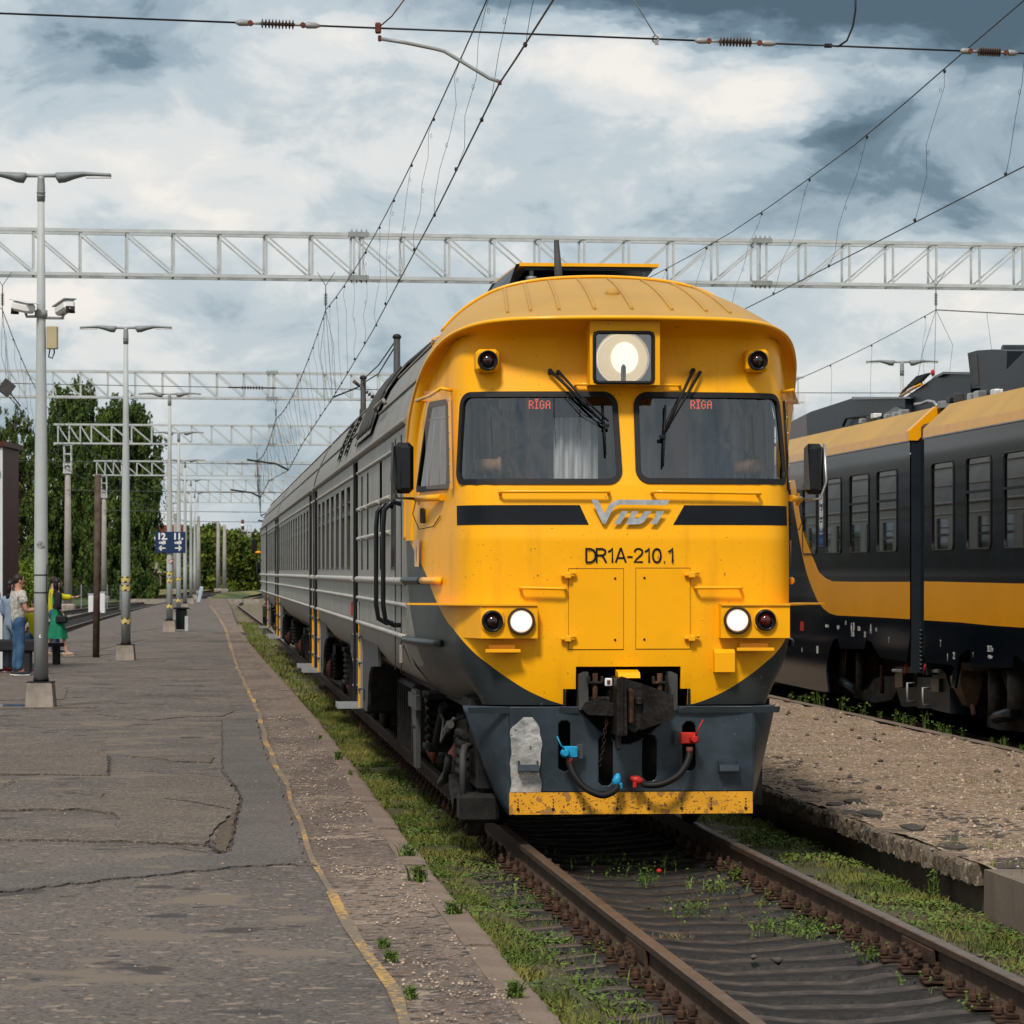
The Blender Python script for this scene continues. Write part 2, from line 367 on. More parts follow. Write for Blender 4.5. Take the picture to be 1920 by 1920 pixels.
_PX = np.array(_cr(_pl)); _PU = np.concatenate([[0], np.cumsum(np.hypot(np.diff(_PX[:, 0]), np.diff(_PX[:, 1])))])
UMAX = float(_PU[-1])
def rake(z): return interp(z, [1.0, 2.3, 2.7, 3.4, 3.95], [0, 0, .07, .28, .42])
def N0(u, z):
    s = -1 if u < 0 else 1; a = min(abs(u), UMAX); x = np.interp(a, _PU, _PX[:, 0]); y = np.interp(a, _PU, _PX[:, 1])
    e = .03; x2 = np.interp(min(a+e, UMAX), _PU, _PX[:, 0]); y2 = np.interp(min(a+e, UMAX), _PU, _PX[:, 1])
    x1 = np.interp(max(a-e, 0), _PU, _PX[:, 0]); y1 = np.interp(max(a-e, 0), _PU, _PX[:, 1]); tx, ty = x2-x1, y2-y1; l = math.hypot(tx, ty); tx /= l; ty /= l
    t = .30*((1.55-z)/.5)**2 if z < 1.55 else 0.0
    t *= .15+.85*sm(a, .9, 1.7)
    w = 1-sm(y, .4, 2.0)
    return Vector((s*(x-ty*t), y+tx*t+rake(z)*w, z))
def N(u, z, off=0.0):
    p = N0(u, z)
    if off:
        e = .01; du = N0(u+e, z)-N0(u-e, z); dz = N0(u, z+e)-N0(u, z-e); n = du.cross(dz).normalized()
        if n.y > 0 and abs(u) < 1.2: n = -n
        if abs(u) >= 1.2 and n.x*u < 0: n = -n
        p = p+n*off
    return p
def NP(px, py):                    # (u, z) of the nose surface seen at a pixel
    u = (px-1180)/250.0; u = max(-2.5, min(1.5, u)); z = 2.05-(py-1072)/250.0
    best = min(((math.hypot(proj(N0(uu, z))[0]-px, 0), uu) for uu in np.arange(-3.9, 1.7, .1)), key=lambda q: q[0]); u = best[1]
    for _ in range(12):
        a = proj(N0(u, z)); e = .005; b = proj(N0(u+e, z)); c = proj(N0(u, z+e))
        J = np.array([[(b[0]-a[0])/e, (c[0]-a[0])/e], [(b[1]-a[1])/e, (c[1]-a[1])/e]]); r = np.array([px-a[0], py-a[1]])
        try: d = np.linalg.solve(J, r)
        except Exception: break
        u += float(np.clip(d[0], -.15, .15)); z += float(np.clip(d[1], -.15, .15))
    return u, z
def conf(mb, uL, uR, z0, z1, off, nu=20, nv=4, mi=0):      # a panel lying on the nose; uL, uR may be functions of z
    fL = uL if callable(uL) else (lambda z: uL); fR = uR if callable(uR) else (lambda z: uR)
    def P(i, j):
        z = z0+(z1-z0)*j/nv; return N(fL(z)+(fR(z)-fL(z))*i/nu, z, off)
    return mb.grid(P, nu, nv, mi)
# openings
def quadwin(tl, tr, bl, br, r):
    a, b, c, d = NP(*tl), NP(*tr), NP(*bl), NP(*br)
    zt = (a[1]+b[1])/2; zb = (c[1]+d[1])/2
    return dict(uL=lambda z: c[0]+(a[0]-c[0])*(z-zb)/(zt-zb), uR=lambda z: d[0]+(b[0]-d[0])*(z-zb)/(zt-zb), z0=zb, z1=zt, r=r)
def inside(w, u, z, g=0.0):
    uL, uR = w['uL'](z)-g, w['uR'](z)+g; z0, z1 = w['z0']-g, w['z1']+g; r = w['r']+g
    cx, cz, hx, hz = (uL+uR)/2, (z0+z1)/2, (uR-uL)/2, (z1-z0)/2
    dx, dz = abs(u-cx)-(hx-r), abs(z-cz)-(hz-r)
    return math.hypot(max(dx, 0), max(dz, 0))+min(max(dx, dz), 0) < r
def loop(w, g, n=9):
    r = max(.005, w['r']+g); z0, z1 = w['z0']-g, w['z1']+g; pts = []
    for (sx, sz, a0) in ((1, 1, 0), (-1, 1, 90), (-1, -1, 180), (1, -1, 270)):
        for k in range(n):
            a = R(a0+90*k/(n-1)); zc = (z1-r) if sz > 0 else (z0+r); z = zc+r*math.sin(a)
            e = w['uR'](z)+g if sx > 0 else w['uL'](z)-g
            pts.append((e-sx*r+r*math.cos(a), z))
        # straight runs get extra points so that they follow the surface
        nxt = {(1, 1): (-1, 1), (-1, 1): (-1, -1), (-1, -1): (1, -1), (1, -1): (1, 1)}[(sx, sz)]
        zc = (z1-r) if nxt[1] > 0 else (z0+r); a = R({(-1, 1): 90, (-1, -1): 180, (1, -1): 270, (1, 1): 0}[nxt]); z = zc+r*math.sin(a)
        e = w['uR'](z)+g if nxt[0] > 0 else w['uL'](z)-g; q = (e-nxt[0]*r+r*math.cos(a), z); p = pts[-1]
        for k in range(1, 8): pts.append((p[0]+(q[0]-p[0])*k/8, p[1]+(q[1]-p[1])*k/8))
    return pts
def frame_mesh(w, g0, g1, o0, o1):
    mb = MB(); loops = [[N(u, z, o) for u, z in loop(w, g)] for g, o in ((g0, o0-.03), (g0, o1), (g1, o1), (g1, o0))]
    n = len(loops[0]); vs = sum(loops, []); fs = []
    for j in range(3):
        for i in range(n): i2 = (i+1) % n; fs.append((j*n+i, j*n+i2, (j+1)*n+i2, (j+1)*n+i))
    mb.add(vs, fs, 0, False); return mb
def pane_mesh(w, g, off):
    mb = MB(); L = loop(w, g); n = len(L); cu = sum(p[0] for p in L)/n; cz = sum(p[1] for p in L)/n; vs = []; fs = []; K = 7
    for j in range(K+1):
        t = 1-j/K*.999
        for (u, z) in L: vs.append(N(cu+(u-cu)*t, cz+(z-cz)*t, off))
    for j in range(K):
        for i in range(n): i2 = (i+1) % n; fs.append((j*n+i, j*n+i2, (j+1)*n+i2, (j+1)*n+i))
    mb.add(vs, fs, 0, True); return mb
WINL = quadwin((868, 741), (1152, 740), (859, 906), (1163, 903), .09)
WINR = quadwin((1192, 741), (1461, 744), (1197, 901), (1474, 907), .09)
WINR['uR'] = (lambda f: (lambda z: -WINL['uL'](z)+.0))(None)
_a = NP(806, 757); _b = NP(842, 757); _c = NP(783, 912); _d = NP(842, 908)
SIDL = dict(uL=lambda z: _c[0]+(_a[0]-_c[0])*(z-2.70)/(.66), uR=lambda z: _d[0], z0=2.70, z1=3.36, r=.05)
SIDR = dict(uL=lambda z: -SIDL['uR'](z), uR=lambda z: -SIDL['uL'](z), z0=2.70, z1=3.36, r=.05)
CPL = [F(1080, 1325)[0], F(1277, 1325)[0], F(1062, 1325)[0], F(1291, 1325)[0], F(1100, 1250)[2], F(1100, 1292)[2]]
def paint_nose():
    """yellow above a curve, dark slate below it, light grey behind a second curve; the curves are paint edges on the panel"""
    m, nt, b = nodes('nose_livery_paint'); Nn = nt.nodes.new; L = nt.links.new
    uv = Nn('ShaderNodeUVMap'); sp = Nn('ShaderNodeSeparateXYZ'); L(uv.outputs[0], sp.inputs[0])
    def mth(op, a, bb):
        n = Nn('ShaderNodeMath'); n.operation = op
        for i, v in enumerate((a, bb)):
            if isinstance(v, (int, float)): n.inputs[i].default_value = v
            elif v is not None: L(v, n.inputs[i])
        return n.outputs[0]
    def curve(inp, pts):
        c = Nn('ShaderNodeFloatCurve'); cm = c.mapping; cu = cm.curves[0]
        while len(cu.points) > 2: cu.points.remove(cu.points[1])
        cu.points[0].location = pts[0]; cu.points[1].location = pts[-1]
        for p in pts[1:-1]: cu.points.new(*p)
        cm.update(); L(inp, c.inputs[1]); return c.outputs[0]
    ua = mth('DIVIDE', mth('ABSOLUTE', sp.outputs[0], None), 4.0)
    pts = [(0, .98)]
    for px, py in ((1060, 1322), (1000, 1300), (950, 1270), (905, 1237), (860, 1192), (835, 1160), (815, 1120), (800, 1080), (783, 1045), (768, 1016)):
        u, z = NP(px, py); pts.append((abs(u), z))
    pts.append((4.0, 2.34)); pts = sorted(pts)
    cv = curve(ua, [(min(1, a/4), z/3) for a, z in pts])
    yel = mth('GREATER_THAN', sp.outputs[1], mth('MULTIPLY', cv, 3.0))
    gp = [(0, .99)]
    u, z = NP(795, 1246); gp.append((z/3, abs(u)/4)); u, z = NP(778, 1195); gp.append((z/3, abs(u)/4)); u, z = NP(769, 1140); gp.append((z/3, abs(u)/4)); gp.append((.72, .88)); gp.append((1.0, .93))
    gp[0] = (gp[1][0]-.02, .995); gp = [(0, 1.0)]+gp
    g2 = mth('GREATER_THAN', ua, curve(mth('DIVIDE', sp.outputs[1], 3.0), gp))
    tc = Nn('ShaderNodeTexCoord')
    def nz(s, d=4):
        n = Nn('ShaderNodeTexNoise'); n.inputs['Scale'].default_value = s; n.inputs['Detail'].default_value = d; L(tc.outputs['Object'], n.inputs[0]); return n.outputs[0]
    def rng(x, a, bb):
        n = Nn('ShaderNodeMapRange'); n.inputs[1].default_value = a; n.inputs[2].default_value = bb; L(x, n.inputs[0]); return n.outputs[0]
    def mix(f, a, bb):
        n = Nn('ShaderNodeMix'); n.data_type = 'RGBA'
        if isinstance(f, (int, float)): n.inputs[0].default_value = f
        else: L(f, n.inputs[0])
        for k, v in ((6, a), (7, bb)):
            if isinstance(v, tuple): n.inputs[k].default_value = (*v, 1)
            else: L(v, n.inputs[k])
        return n.outputs[2]
    c_y = mix(rng(nz(1.3), .35, .65), (.88, .395, .002), (.94, .425, .003))
    mp_ = Nn('ShaderNodeMapping'); mp_.inputs['Scale'].default_value = (5, 5, .5); L(tc.outputs['Object'], mp_.inputs[0]); ns = Nn('ShaderNodeTexNoise'); ns.inputs['Scale'].default_value = 1.5; ns.inputs['Detail'].default_value = 8; L(mp_.outputs[0], ns.inputs[0])
    c_y = mix(rng(ns.outputs[0], .55, 1.0), c_y, (.62, .26, .008)); c_y = mix(rng(nz(42, 2), .735, .76), c_y, (.09, .05, .02)); c_y = mix(rng(nz(90, 2), .70, .74), c_y, (.30, .14, .02)); c_y = mix(rng(nz(10, 3), .71, .76), c_y, (.40, .19, .02))
    c_d = mix(rng(nz(2.2), .35, .7), (.018, .025, .029), (.034, .038, .038)); c_d = mix(rng(nz(30, 3), .70, .74), c_d, (.13, .13, .12))
    c_g = mix(rng(nz(1.6), .35, .7), (.225, .208, .18), (.16, .15, .13))
    c = mix(g2, c_d, c_g); c = mix(yel, c, c_y); L(c, b.inputs['Base Color'])
    b.inputs['Roughness'].default_value = .40; b.inputs['Specular IOR Level'].default_value = .22; b.inputs['Coat Weight'].default_value = .04; b.inputs['Coat Roughness'].default_value = .12
    bp = Nn('ShaderNodeBump'); bp.inputs['Strength'].default_value = .22; bp.inputs['Distance'].default_value = .014; L(nz(3.2, 4), bp.inputs['Height']); L(bp.outputs[0], b.inputs['Normal'])
    return m
def build_nose(root):
    nu, nv = 372, 144; z0, z1 = 1.05, 3.90
    us = [-UMAX+2*UMAX*i/nu for i in range(nu+1)]; zs = [z0+(z1-z0)*j/nv for j in range(nv+1)]
    # snap the grid to the coupler notch
    for t in (CPL[4], CPL[5]):
        j = min(range(nv+1), key=lambda k: abs(zs[k]-t)); zs[j] = t
    for t in CPL[:4]:
        i = min(range(nu+1), key=lambda k: abs(us[k]-t)); us[i] = t
    wins = [WINL, WINR, SIDL, SIDR]; mb = MB()
    def skip(i, j):
        u = (us[i]+us[i+1])/2; z = (zs[j]+zs[j+1])/2
        if z > interp(abs(u), INU+[UMAX], INZ+[2.32])+.03: return True
        if CPL[0] < u < CPL[1] and z < CPL[4]: return True
        if CPL[2] < u < CPL[3] and z < CPL[5]: return True
        return any(inside(w, u, z, .004) for w in wins)
    mb.grid(lambda i, j: N(us[i], zs[j]), nu, nv, 0, True, skip)
    o = mb.build('nose_shell', paint_nose(), root, fix=False)
    me = o.data; uvl = me.uv_layers.new(name='UVMap'); li = np.empty(len(me.loops), np.int32); me.loops.foreach_get('vertex_index', li)
    I = li % (nu+1); J = li//(nu+1); uvl.data.foreach_set('uv', np.stack([np.array(us)[I], np.array(zs)[J]], 1).astype(np.float32).ravel())
    # rounded inner walls of the coupler notch
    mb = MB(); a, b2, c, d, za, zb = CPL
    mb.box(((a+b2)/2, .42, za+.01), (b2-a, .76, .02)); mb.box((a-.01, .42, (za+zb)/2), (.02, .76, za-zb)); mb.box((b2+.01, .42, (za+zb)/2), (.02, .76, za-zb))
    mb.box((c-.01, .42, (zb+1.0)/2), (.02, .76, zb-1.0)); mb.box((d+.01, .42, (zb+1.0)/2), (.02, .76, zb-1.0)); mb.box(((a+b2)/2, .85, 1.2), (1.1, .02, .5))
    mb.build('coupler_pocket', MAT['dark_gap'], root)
    # windscreens
    for nm, w, gl in (('windscreen', WINL, 'cab_glass'), ('windscreen', WINR, 'cab_glass'), ('cab_side_window', SIDL, 'side_glass'), ('cab_side_window', SIDR, 'side_glass')):
        p = pane_mesh(w, -.004, -.004).build(nm, MAT[gl], root, fix=False)
        frame_mesh(w, -.022, .020, .0, .012).build('rubber_seal', MAT['rubber'], p)
    for w, sgn in ((SIDL, -1), (SIDR, 1)):      # sliding sash bars in the cab side window
        mb = MB()
        for z in (3.24,): mb.tube([N(w['uL'](z)*.999, z, -.012), N((w['uL'](z)+w['uR'](z))/2, z, -.012), N(w['uR'](z), z, -.012)], .012, 6)
        for t in (.38, .70): mb.tube([N(w['uL'](z)+(w['uR'](z)-w['uL'](z))*t, z, -.012) for z in (2.72, 2.9, 3.1, 3.23)], .012, 6)
        mb.build('window_sash', MAT['galv'], root)
    # livery: black bands with slanted ends
    zt, zb_ = NP(1000, 947)[1], NP(1000, 984)[1]
    a = NP(857, 965)[0]; t1 = NP(1087, 947)[0]; t2 = NP(1104, 984)[0]
    conf(MB(), a, lambda z: t1+(t2-t1)*(zt-z)/(zt-zb_), zb_, zt, .0025, 30, 3).build('black_band', MAT['black_stripe'], root, fix=False)
    t1 = NP(1283, 948)[0]; t2 = NP(1262, 986)[0]; b = -a
    conf(MB(), lambda z: t1+(t2-t1)*(zt-z)/(zt-zb_), b, zb_, zt, .0025, 30, 3).build('black_band', MAT['black_stripe'], root, fix=False)
    # side draught screens on riveted yellow posts
    for s in (-1, 1):
        u = abs(NP(851, 830)[0])*s; mb = MB()
        conf(mb, u-.035*s, u+.03*s, 2.68, 3.42, .03, 3, 8)
        conf(mb, u-.035*s, u-.0349*s-.001*s, 2.68, 3.42, .012, 1, 8)
        p = mb.build('screen_post', MAT['yellow_trim'], root, fix=False)
        for k in range(6): MB().ell(N(u+.012*s, 2.74+k*.125, .03), (.008, .008, .008), 6).build('rivet', MAT['chrome'], p)
        q0 = N(u+.02*s, 2.68, .035); q1 = N(u+.02*s, 3.44, .035); d = Vector((s*.17, .13, 0)); th = Vector((-.003*s, .003, 0))
        vs = [q0, q0+d, q1+d, q1, q0+th, q0+d+th, q1+d+th, q1+th]
        MB().add(vs, [(0, 1, 2, 3), (7, 6, 5, 4), (0, 4, 5, 1), (1, 5, 6, 2), (2, 6, 7, 3), (3, 7, 4, 0)]).build('draught_screen', MAT['dirty_clear'], root)
# lip of the visor: index 0 = middle of the front .. 11 = foot of the side
LIP = [(0, -.03, 3.945), (.55, -.01, 3.94), (.92, .10, 3.93), (1.15, .30, 3.90), (1.32, .62, 3.83), (1.43, 1.0, 3.70), (1.49, 1.38, 3.54), (1.525, 1.72, 3.34), (1.54, 2.0, 3.1), (1.545, 2.12, 2.85), (1.545, 2.2, 2.6), (1.545, 2.25, 2.30)]
INU = [0, .58, .98, 1.30, 1.62, 1.98, 2.30, 2.60, 2.82, 2.92, 2.98, 3.02]
INZ = [3.83, 3.83, 3.82, 3.80, 3.74, 3.62, 3.46, 3.27, 3.05, 2.82, 2.58, 2.30]
ROOF = [(0, 4.46), (.42, 4.435), (.74, 4.36), (.98, 4.23), (1.17, 4.06), (1.32, 3.85), (1.42, 3.64), (1.49, 3.44), (1.53, 3.25), (1.53, 2.9), (1.53, 2.6), (1.53, 2.3)]
YR = 2.5
def _smooth(idx, arr):
    n = len(arr)-1; t = max(0, min(n, idx)); i = min(int(t), n-1); f = t-i
    g = lambda k: Vector(arr[max(0, min(n, k))]) if k >= 0 else Vector([-arr[1][0]]+list(arr[1][1:]))
    a, b, c, d = g(i-1), g(i), g(i+1), g(i+2)
    return .5*((2*b)+(c-a)*f+(2*a-5*b+4*c-d)*f*f+(-a+3*b-3*c+d)*f**3)
def build_visor(root):
    K = 6; n = 11*K
    def side(s, i): return abs(i)/K, (1 if i >= 0 else -1)
    def lip(i):
        t, s = side(0, i); p = _smooth(t, LIP); return Vector((p[0]*s, p[1], p[2]))
    def inn(i):
        t, s = side(0, i); a = _smooth(t, [(u, z, 0) for u, z in zip(INU, INZ)]); return N0(a[0]*s, a[1])
    def rf(i):
        t, s = side(0, i); p = _smooth(t, [(x, YR, z) for x, z in ROOF]); return Vector((p[0]*s, p[1], p[2]))
    # underside cove
    mb = MB(); J = 10
    def cove(i, j):
        i -= n; A = lip(i); B = inn(i); t = j/J
        C = Vector((A.x*.97, B.y*.85+A.y*.15, A.z*.8+B.z*.2)) if abs(i) < 5*K else Vector((A.x*.995, B.y, (A.z+B.z)/2))
        return A*(1-t)**2+C*2*t*(1-t)+B*t*t
    mb.grid(cove, 2*n, J)
    mb.build('visor_underside', MAT['yellow'], root)
    # rolled lip
    mb = MB(); mb.tube([lip(i)+Vector((0, .008, .010)) for i in range(-n, n+1)], .017, 8)
    mb.build('visor_lip', MAT['yellow_trim'], root)
    # dome from the lip up to the roof
    mb = MB(); J = 14
    def dome(i, j):
        i -= n; A = lip(i)+Vector((0, 0, .02)); B = rf(i); t = j/J; k = abs(i)/K
        C = Vector((A.x*.99, A.y+.35*(YR-A.y) if k < 6 else (A.y+YR)/2, A.z+(B.z-A.z)*(.98 if k < 6 else .5)))
        if k < 6: C = Vector(((A.x*.55+B.x*.45), A.y+.55*(YR-A.y), A.z+(B.z-A.z)*.93))
        return A*(1-t)**2+C*2*t*(1-t)+B*t*t
    mb.grid(dome, 2*n, J)
    mb.build('roof_dome', MAT['pale_yellow'], root)
    # pressed ribs on the dome
    for x in (-.92, -.68, -.44, -.20, .04, .30, .56, .80):
        mb = MB(); pts = []
        for j in range(1, 10):
            ii = n+x/1.0*K*2.1; i0 = int(math.floor(ii)); f = ii-i0; p = dome(i0, j)*(1-f)+dome(i0+1, j)*f; pts.append(p+Vector((0, -.003, .004)))
        mb.tube(pts, .013, 6); mb.build('pressed_rib', MAT['pale_yellow'], root)
    # rim where the dome meets the roof hatch
    mb = MB(); pts = []
    for k in range(-26, 27):
        ii = n+k; pts.append(dome(ii, 10)+Vector((0, 0, .012)))
    mb.tube(pts, .014, 6); mb.build('dome_rim', MAT['yellow_trim'], root)
    # small cowl on the dome
    q = dome(n, 4); MB().ell(q+Vector((-.035, -.0, .0)), (.058, .05, .045), 14).build('cowl', MAT['pale_yellow'], root)
    # lifting eye and front antenna post
    q = dome(n-29, 9); MB().tube([q, q+Vector((-.01, -.02, .05)), q+Vector((.07, -.02, .09)), q+Vector((.09, 0, .04))], .008, 6).build('lifting_eye', MAT['yellow_trim'], root)
    b = F(1047, 515, 2.9); t = F(1043, 450, 2.9)
    MB().lathe([(.036, -.15), (.034, .02), (.022, t.z-b.z)], b, (-.06, 0, 1), 10).build('antenna_post', MAT['under_grey'], root)
def build_headlight(root):
    # box between face and visor
    x0, x1 = F(1105, 650, .1)[0], F(1236, 650, .1)[0]; zb = F(1170, 722, .1)[2]; y = .06
    mb = MB(); g0, g1, h0, h1 = F(1113, 620, y)[0], F(1226, 620, y)[0], F(1170, 719, y)[2], F(1170, 622, y)[2]
    # front plate with a square hole
    O = [(x0, zb), (x1, zb), (x1, 3.935), (x0, 3.935)]; I = [(g0, h0), (g1, h0), (g1, h1), (g0, h1)]
    vs = [(p[0], y, p[1]) for p in O]+[(p[0], y, p[1]) for p in I]+[(p[0], .62, p[1]) for p in O]+[(p[0], y+.16, p[1]) for p in I]
    fs = [(i, (i+1) % 4, (i+1) % 4+4, i+4) for i in range(4)]+[(i, i+8, (i+1) % 4+8, (i+1) % 4) for i in range(4)]+[(i+4, (i+1) % 4+4, (i+1) % 4+12, i+12) for i in range(4)]
    mb.add(vs, fs); o = mb.build('headlight_housing', MAT['yellow'], root)
    cx, cz = (g0+g1)/2, (h0+h1)/2
    MB().box((cx, y+.17, cz), (g1-g0, .01, h1-h0)).build('lamp_backing', MAT['cab_dark'], o)
    R0 = (g1-g0)*.435
    MB().lathe([(R0*1.03, 0), (R0*1.03, .02), (R0, .02), (R0*.86, .075), (R0*.5, .115), (.001, .13)], (cx-.005, y+.03, cz-.005), (0, 1, 0), 28, cap=False).build('reflector', MAT['chrome'], o)
    em = emit('headlight_glow', (1.0, .78, .45), .62); MB().lathe([(R0*.93, 0), (R0*.9, -.006), (.001, -.014)], (cx-.005, y+.05, cz-.005), (0, 1, 0), 28, cap=False).build('lamp_disc', em, o)
    MB().ell((cx+.01, y+.030, cz+.0), (R0*.52, .02, R0*.60), 20).build('lamp_bulb', emit('bulb', (1, .90, .68), 1.2), o); MB().lathe([(.018, -R0*.9), (.022, -R0*.35), (.012, -R0*.25)], (cx, y+.022, cz), (0, 0, 1), 8).build('lamp_socket', MAT['rust'], o)
    # rounded rubber frame
    mb = MB(); r = .035; pts = []
    for (sx, sz, a0) in ((1, 1, 0), (-1, 1, 90), (-1, -1, 180), (1, -1, 270)):
        for k in range(6):
            a = R(a0+90*k/5); pts.append((cx+sx*((g1-g0)/2-r-.006)+r*math.cos(a), y-.006, cz+sz*((h1-h0)/2-r-.006)+r*math.sin(a)))
    pts.append(pts[0]); pts.append(pts[1]); mb.tube(pts, .014, 6, caps=False); mb.build('lamp_frame', MAT['rubber'], o)
    MB().box((cx, y+.002, cz), (g1-g0-.02, .003, h1-h0-.02)).build('lamp_glass', MAT['lens_glass'], o)
def round_lamp(root, name, c, r, lens, nrm=(0, -1, 0), ring='black', on=False):
    o = MB().lathe([(r*1.0, -.02), (r*1.0, .030), (r*.86, .034), (r*.80, .012), (r*.80, -.01)], c, nrm, 24, cap=False).build(name, MAT[ring], root)
    if on:
        MB().lathe([(r*.84, .010), (r*.70, .018)], c, nrm, 24, cap=False).build('lens_rim', emit('lens_rim_glow', (1.0, .72, .52), .55), o); MB().lathe([(r*.70, .018), (r*.4, .026), (.001, .029)], c, nrm, 24, cap=False).build('lit_lens', lens, o)
    else:
        MB().lathe([(r*.82, .0), (.001, -.001)], c, nrm, 20, cap=False).build('lens_back', MAT['cab_dark'], o)
        MB().lathe([(r*.62, .010), (r*.5, .024), (r*.3, .034), (.001, .038)], c, nrm, 20, cap=False).build('lens', lens, o)
    return o
def nose_details(root):
    Y = 'yellow_trim'
    def rail(name, p0, p1, r=.013, out=.07, y0=None):
        u0, z0 = NP(*p0); u1, z1 = NP(*p1); pts = [N(u0, z0, 0)]
        K = 8
        pts += [N(u0, z0, out*.7), N(u0+.02*(1 if u1 > u0 else -1), z0, out)]
        pts += [N(u0+(u1-u0)*k/K, z0+(z1-z0)*k/K, out) for k in range(1, K)]
        pts += [N(u1-.02*(1 if u1 > u0 else -1), z1, out), N(u1, z1, out*.7), N(u1, z1, 0)]
        MB().tube(pts, r, 8).build(name, MAT[Y], root)
    rail('handrail', (938, 925), (1141, 925)); rail('handrail', (1222, 925), (1420, 928))
    rail('handrail', (976, 1102), (1060, 1104)); rail('handrail', (1303, 1102), (1387, 1102))
    rail('lamp_rail', (1078, 724), (1274, 726), .011, .05)
    # marker lamps at the top corners
    for s in (-1, 1):
        cx = .845*s; q = F(914 if s < 0 else 1420, 676, .28); c = Vector((q.x, .265, q.z)); w = .085
        n0 = NP(914, 676); d = N0(.86*s, q.z)
        mb = MB(); mb.box((c.x, c.y+.12, c.z), (.175, .24, .172), bev=.025); o = mb.build('marker_lamp_housing', MAT['yellow'], root)
        round_lamp(o, 'marker_lamp', (c.x, c.y-.002, c.z), .076, MAT['lens_dark'])
    # lower light boxes with the ledge over them
    for s in (-1, 1):
        pa, pb = ((902, 1008) if s < 0 else (1482, 1352)); yb = -.085
        a, b = F(pa, 1165, yb).x, F(pb, 1165, yb).x; z1, z0 = F(960, 1136, yb).z, F(960, 1197, yb).z
        if s > 0: a = F(1481, 1165, yb).x
        far = 1.30*s; mb = MB()
        yf = N0(1.38*s, 1.7).y
        poly = [(b, .06), (b, yb), (a, yb), (N0(1.42*s, 1.7).x, N0(1.42*s, 1.7).y+.02), (1.0*s, .2)]
        mb.prism(poly, 'z', z0, z1); o = mb.build('light_box', MAT['yellow'], root)
        # ledge
        e = F(786 if s < 0 else 1519, 1132, .55); up = [(b-.0*s, -.10), (a, -.10), (1.47*s, .50), (1.62*s, .72), (1.62*s, .86), (1.38*s, .9), (1.1*s, .12), (b, .05)]
        MB().prism(up, 'z', z1+.001, z1+.014).build('step_ledge', MAT[Y], root)
        if s < 0: big, small = F(977, 1165, yb), F(923, 1165, yb)
        else: big, small = F(1382, 1163, yb), F(1435, 1163, yb)
        g = emit('low_headlight_glow', (1.0, .92, .84), 1.3)
        round_lamp(o, 'headlight', (big.x, yb-.004, big.z), .103, g, on=True, ring='rust')
        round_lamp(o, 'tail_lamp', (small.x, yb-.004, small.z), .078, MAT['lens_dark'] if s < 0 else MAT['lens_red'])
        MB().lathe([(.092, 0), (.092, .012), (.08, .012), (.08, 0)], (small.x, yb-.001, small.z), (0, -1, 0), 24, cap=False).build('lamp_ring', MAT[Y], o)
        # little steps below
        if s < 0: c0, c1 = F(912, 1222, -.04), F(973, 1222, -.04)
        else: c0, c1 = F(1383, 1219, -.04), F(1448, 1219, -.04)
        mb = MB(); mb.box(((c0.x+c1.x)/2, -.02, c0.z), (c1.x-c0.x, .11, .016), bev=.004); mb.box(((c0.x+c1.x)/2, -.072, c0.z+.006), (c1.x-c0.x+.02, .012, .026), bev=.003)
        mb.box(((c0.x+c1.x)/2, .02, c0.z+.03), ((c1.x-c0.x)*.82, .02, .04)); mb.build('foot_step', MAT[Y], root)
    # socket box
    a, b = F(1340, 1217, -.05), F(1378, 1260, -.05)
    mb = MB(); mb.prism([(-.05, b.z), (-.05, a.z-.03), (-.02, a.z), (.06, a.z), (.06, b.z)], 'x', a.x, b.x); mb.build('socket_box', MAT['yellow'], root)
    # two hatches with hinges
    for (xa, xb, ya, yb2) in ((1067, 1168, 1067, 1217), (1193, 1293, 1066, 1216)):
        u0, z1 = NP(xa, ya); u1, z0 = NP(xb, yb2)
        mb = MB(); conf(mb, u0, u1, z0, z1, .006, 10, 8)
        for (ua, ub, zA, zB) in ((u0-.003, u0, z0, z1), (u1, u1+.003, z0, z1)): conf(mb, ua, ub, zA, zB, .003, 1, 8)
        o = mb.build('nose_hatch', MAT['yellow'], root, fix=False)
        mb = MB()
        for (ua, ub, zA, zB) in ((u0-.006, u0-.002, z0-.004, z1+.004), (u1+.002, u1+.006, z0-.004, z1+.004), (u0-.006, u1+.006, z0-.006, z0-.002), (u0-.006, u1+.006, z1+.002, z1+.006)): conf(mb, ua, ub, zA, zB, .002, 4, 4)
        mb.build('hatch_gap', MAT['rust'], o, fix=False)
        ux = u1-.06 if xa < 1100 else u0+.06
        for z in (z0+.07, z1-.07): MB().ell(N(ux, z, .010), (.009, .006, .009), 8).build('latch_bolt', MAT['rubber'], o)
        for z in (z1-.045, z0+.08):
            mb = MB(); uh = u0-.01 if xa < 1100 else u1+.01; c = N(uh, z, .03)
            mb.box(c, (.11, .035, .025), bev=.006); mb.box(c+Vector((0, -.012, -.002)), (.05, .04, .05), bev=.008); mb.box(c+Vector((.045, -.012, .018)), (.03, .03, .022), bev=.004)
            mb.build('hinge', MAT['yellow_trim'], o)
    # lettering
    up = Matrix(((1, 0, 0, 0), (0, 0, -1, 0), (0, 1, 0, 0), (0, 0, 0, 1)))
    c = F(1182, 1043, -.012); uu = NP(1182, 1043)
    stroke_text(root, F(1098, 1055, -.01), .107)
    # emblem: plates cut from sheet aluminium
    def pl(pts): return [(F(x, y, -.012).x, F(x, y, -.012).z) for x, y in pts]
    z = lambda x, y: (740+x/2.3415, 900+y/2.3415)
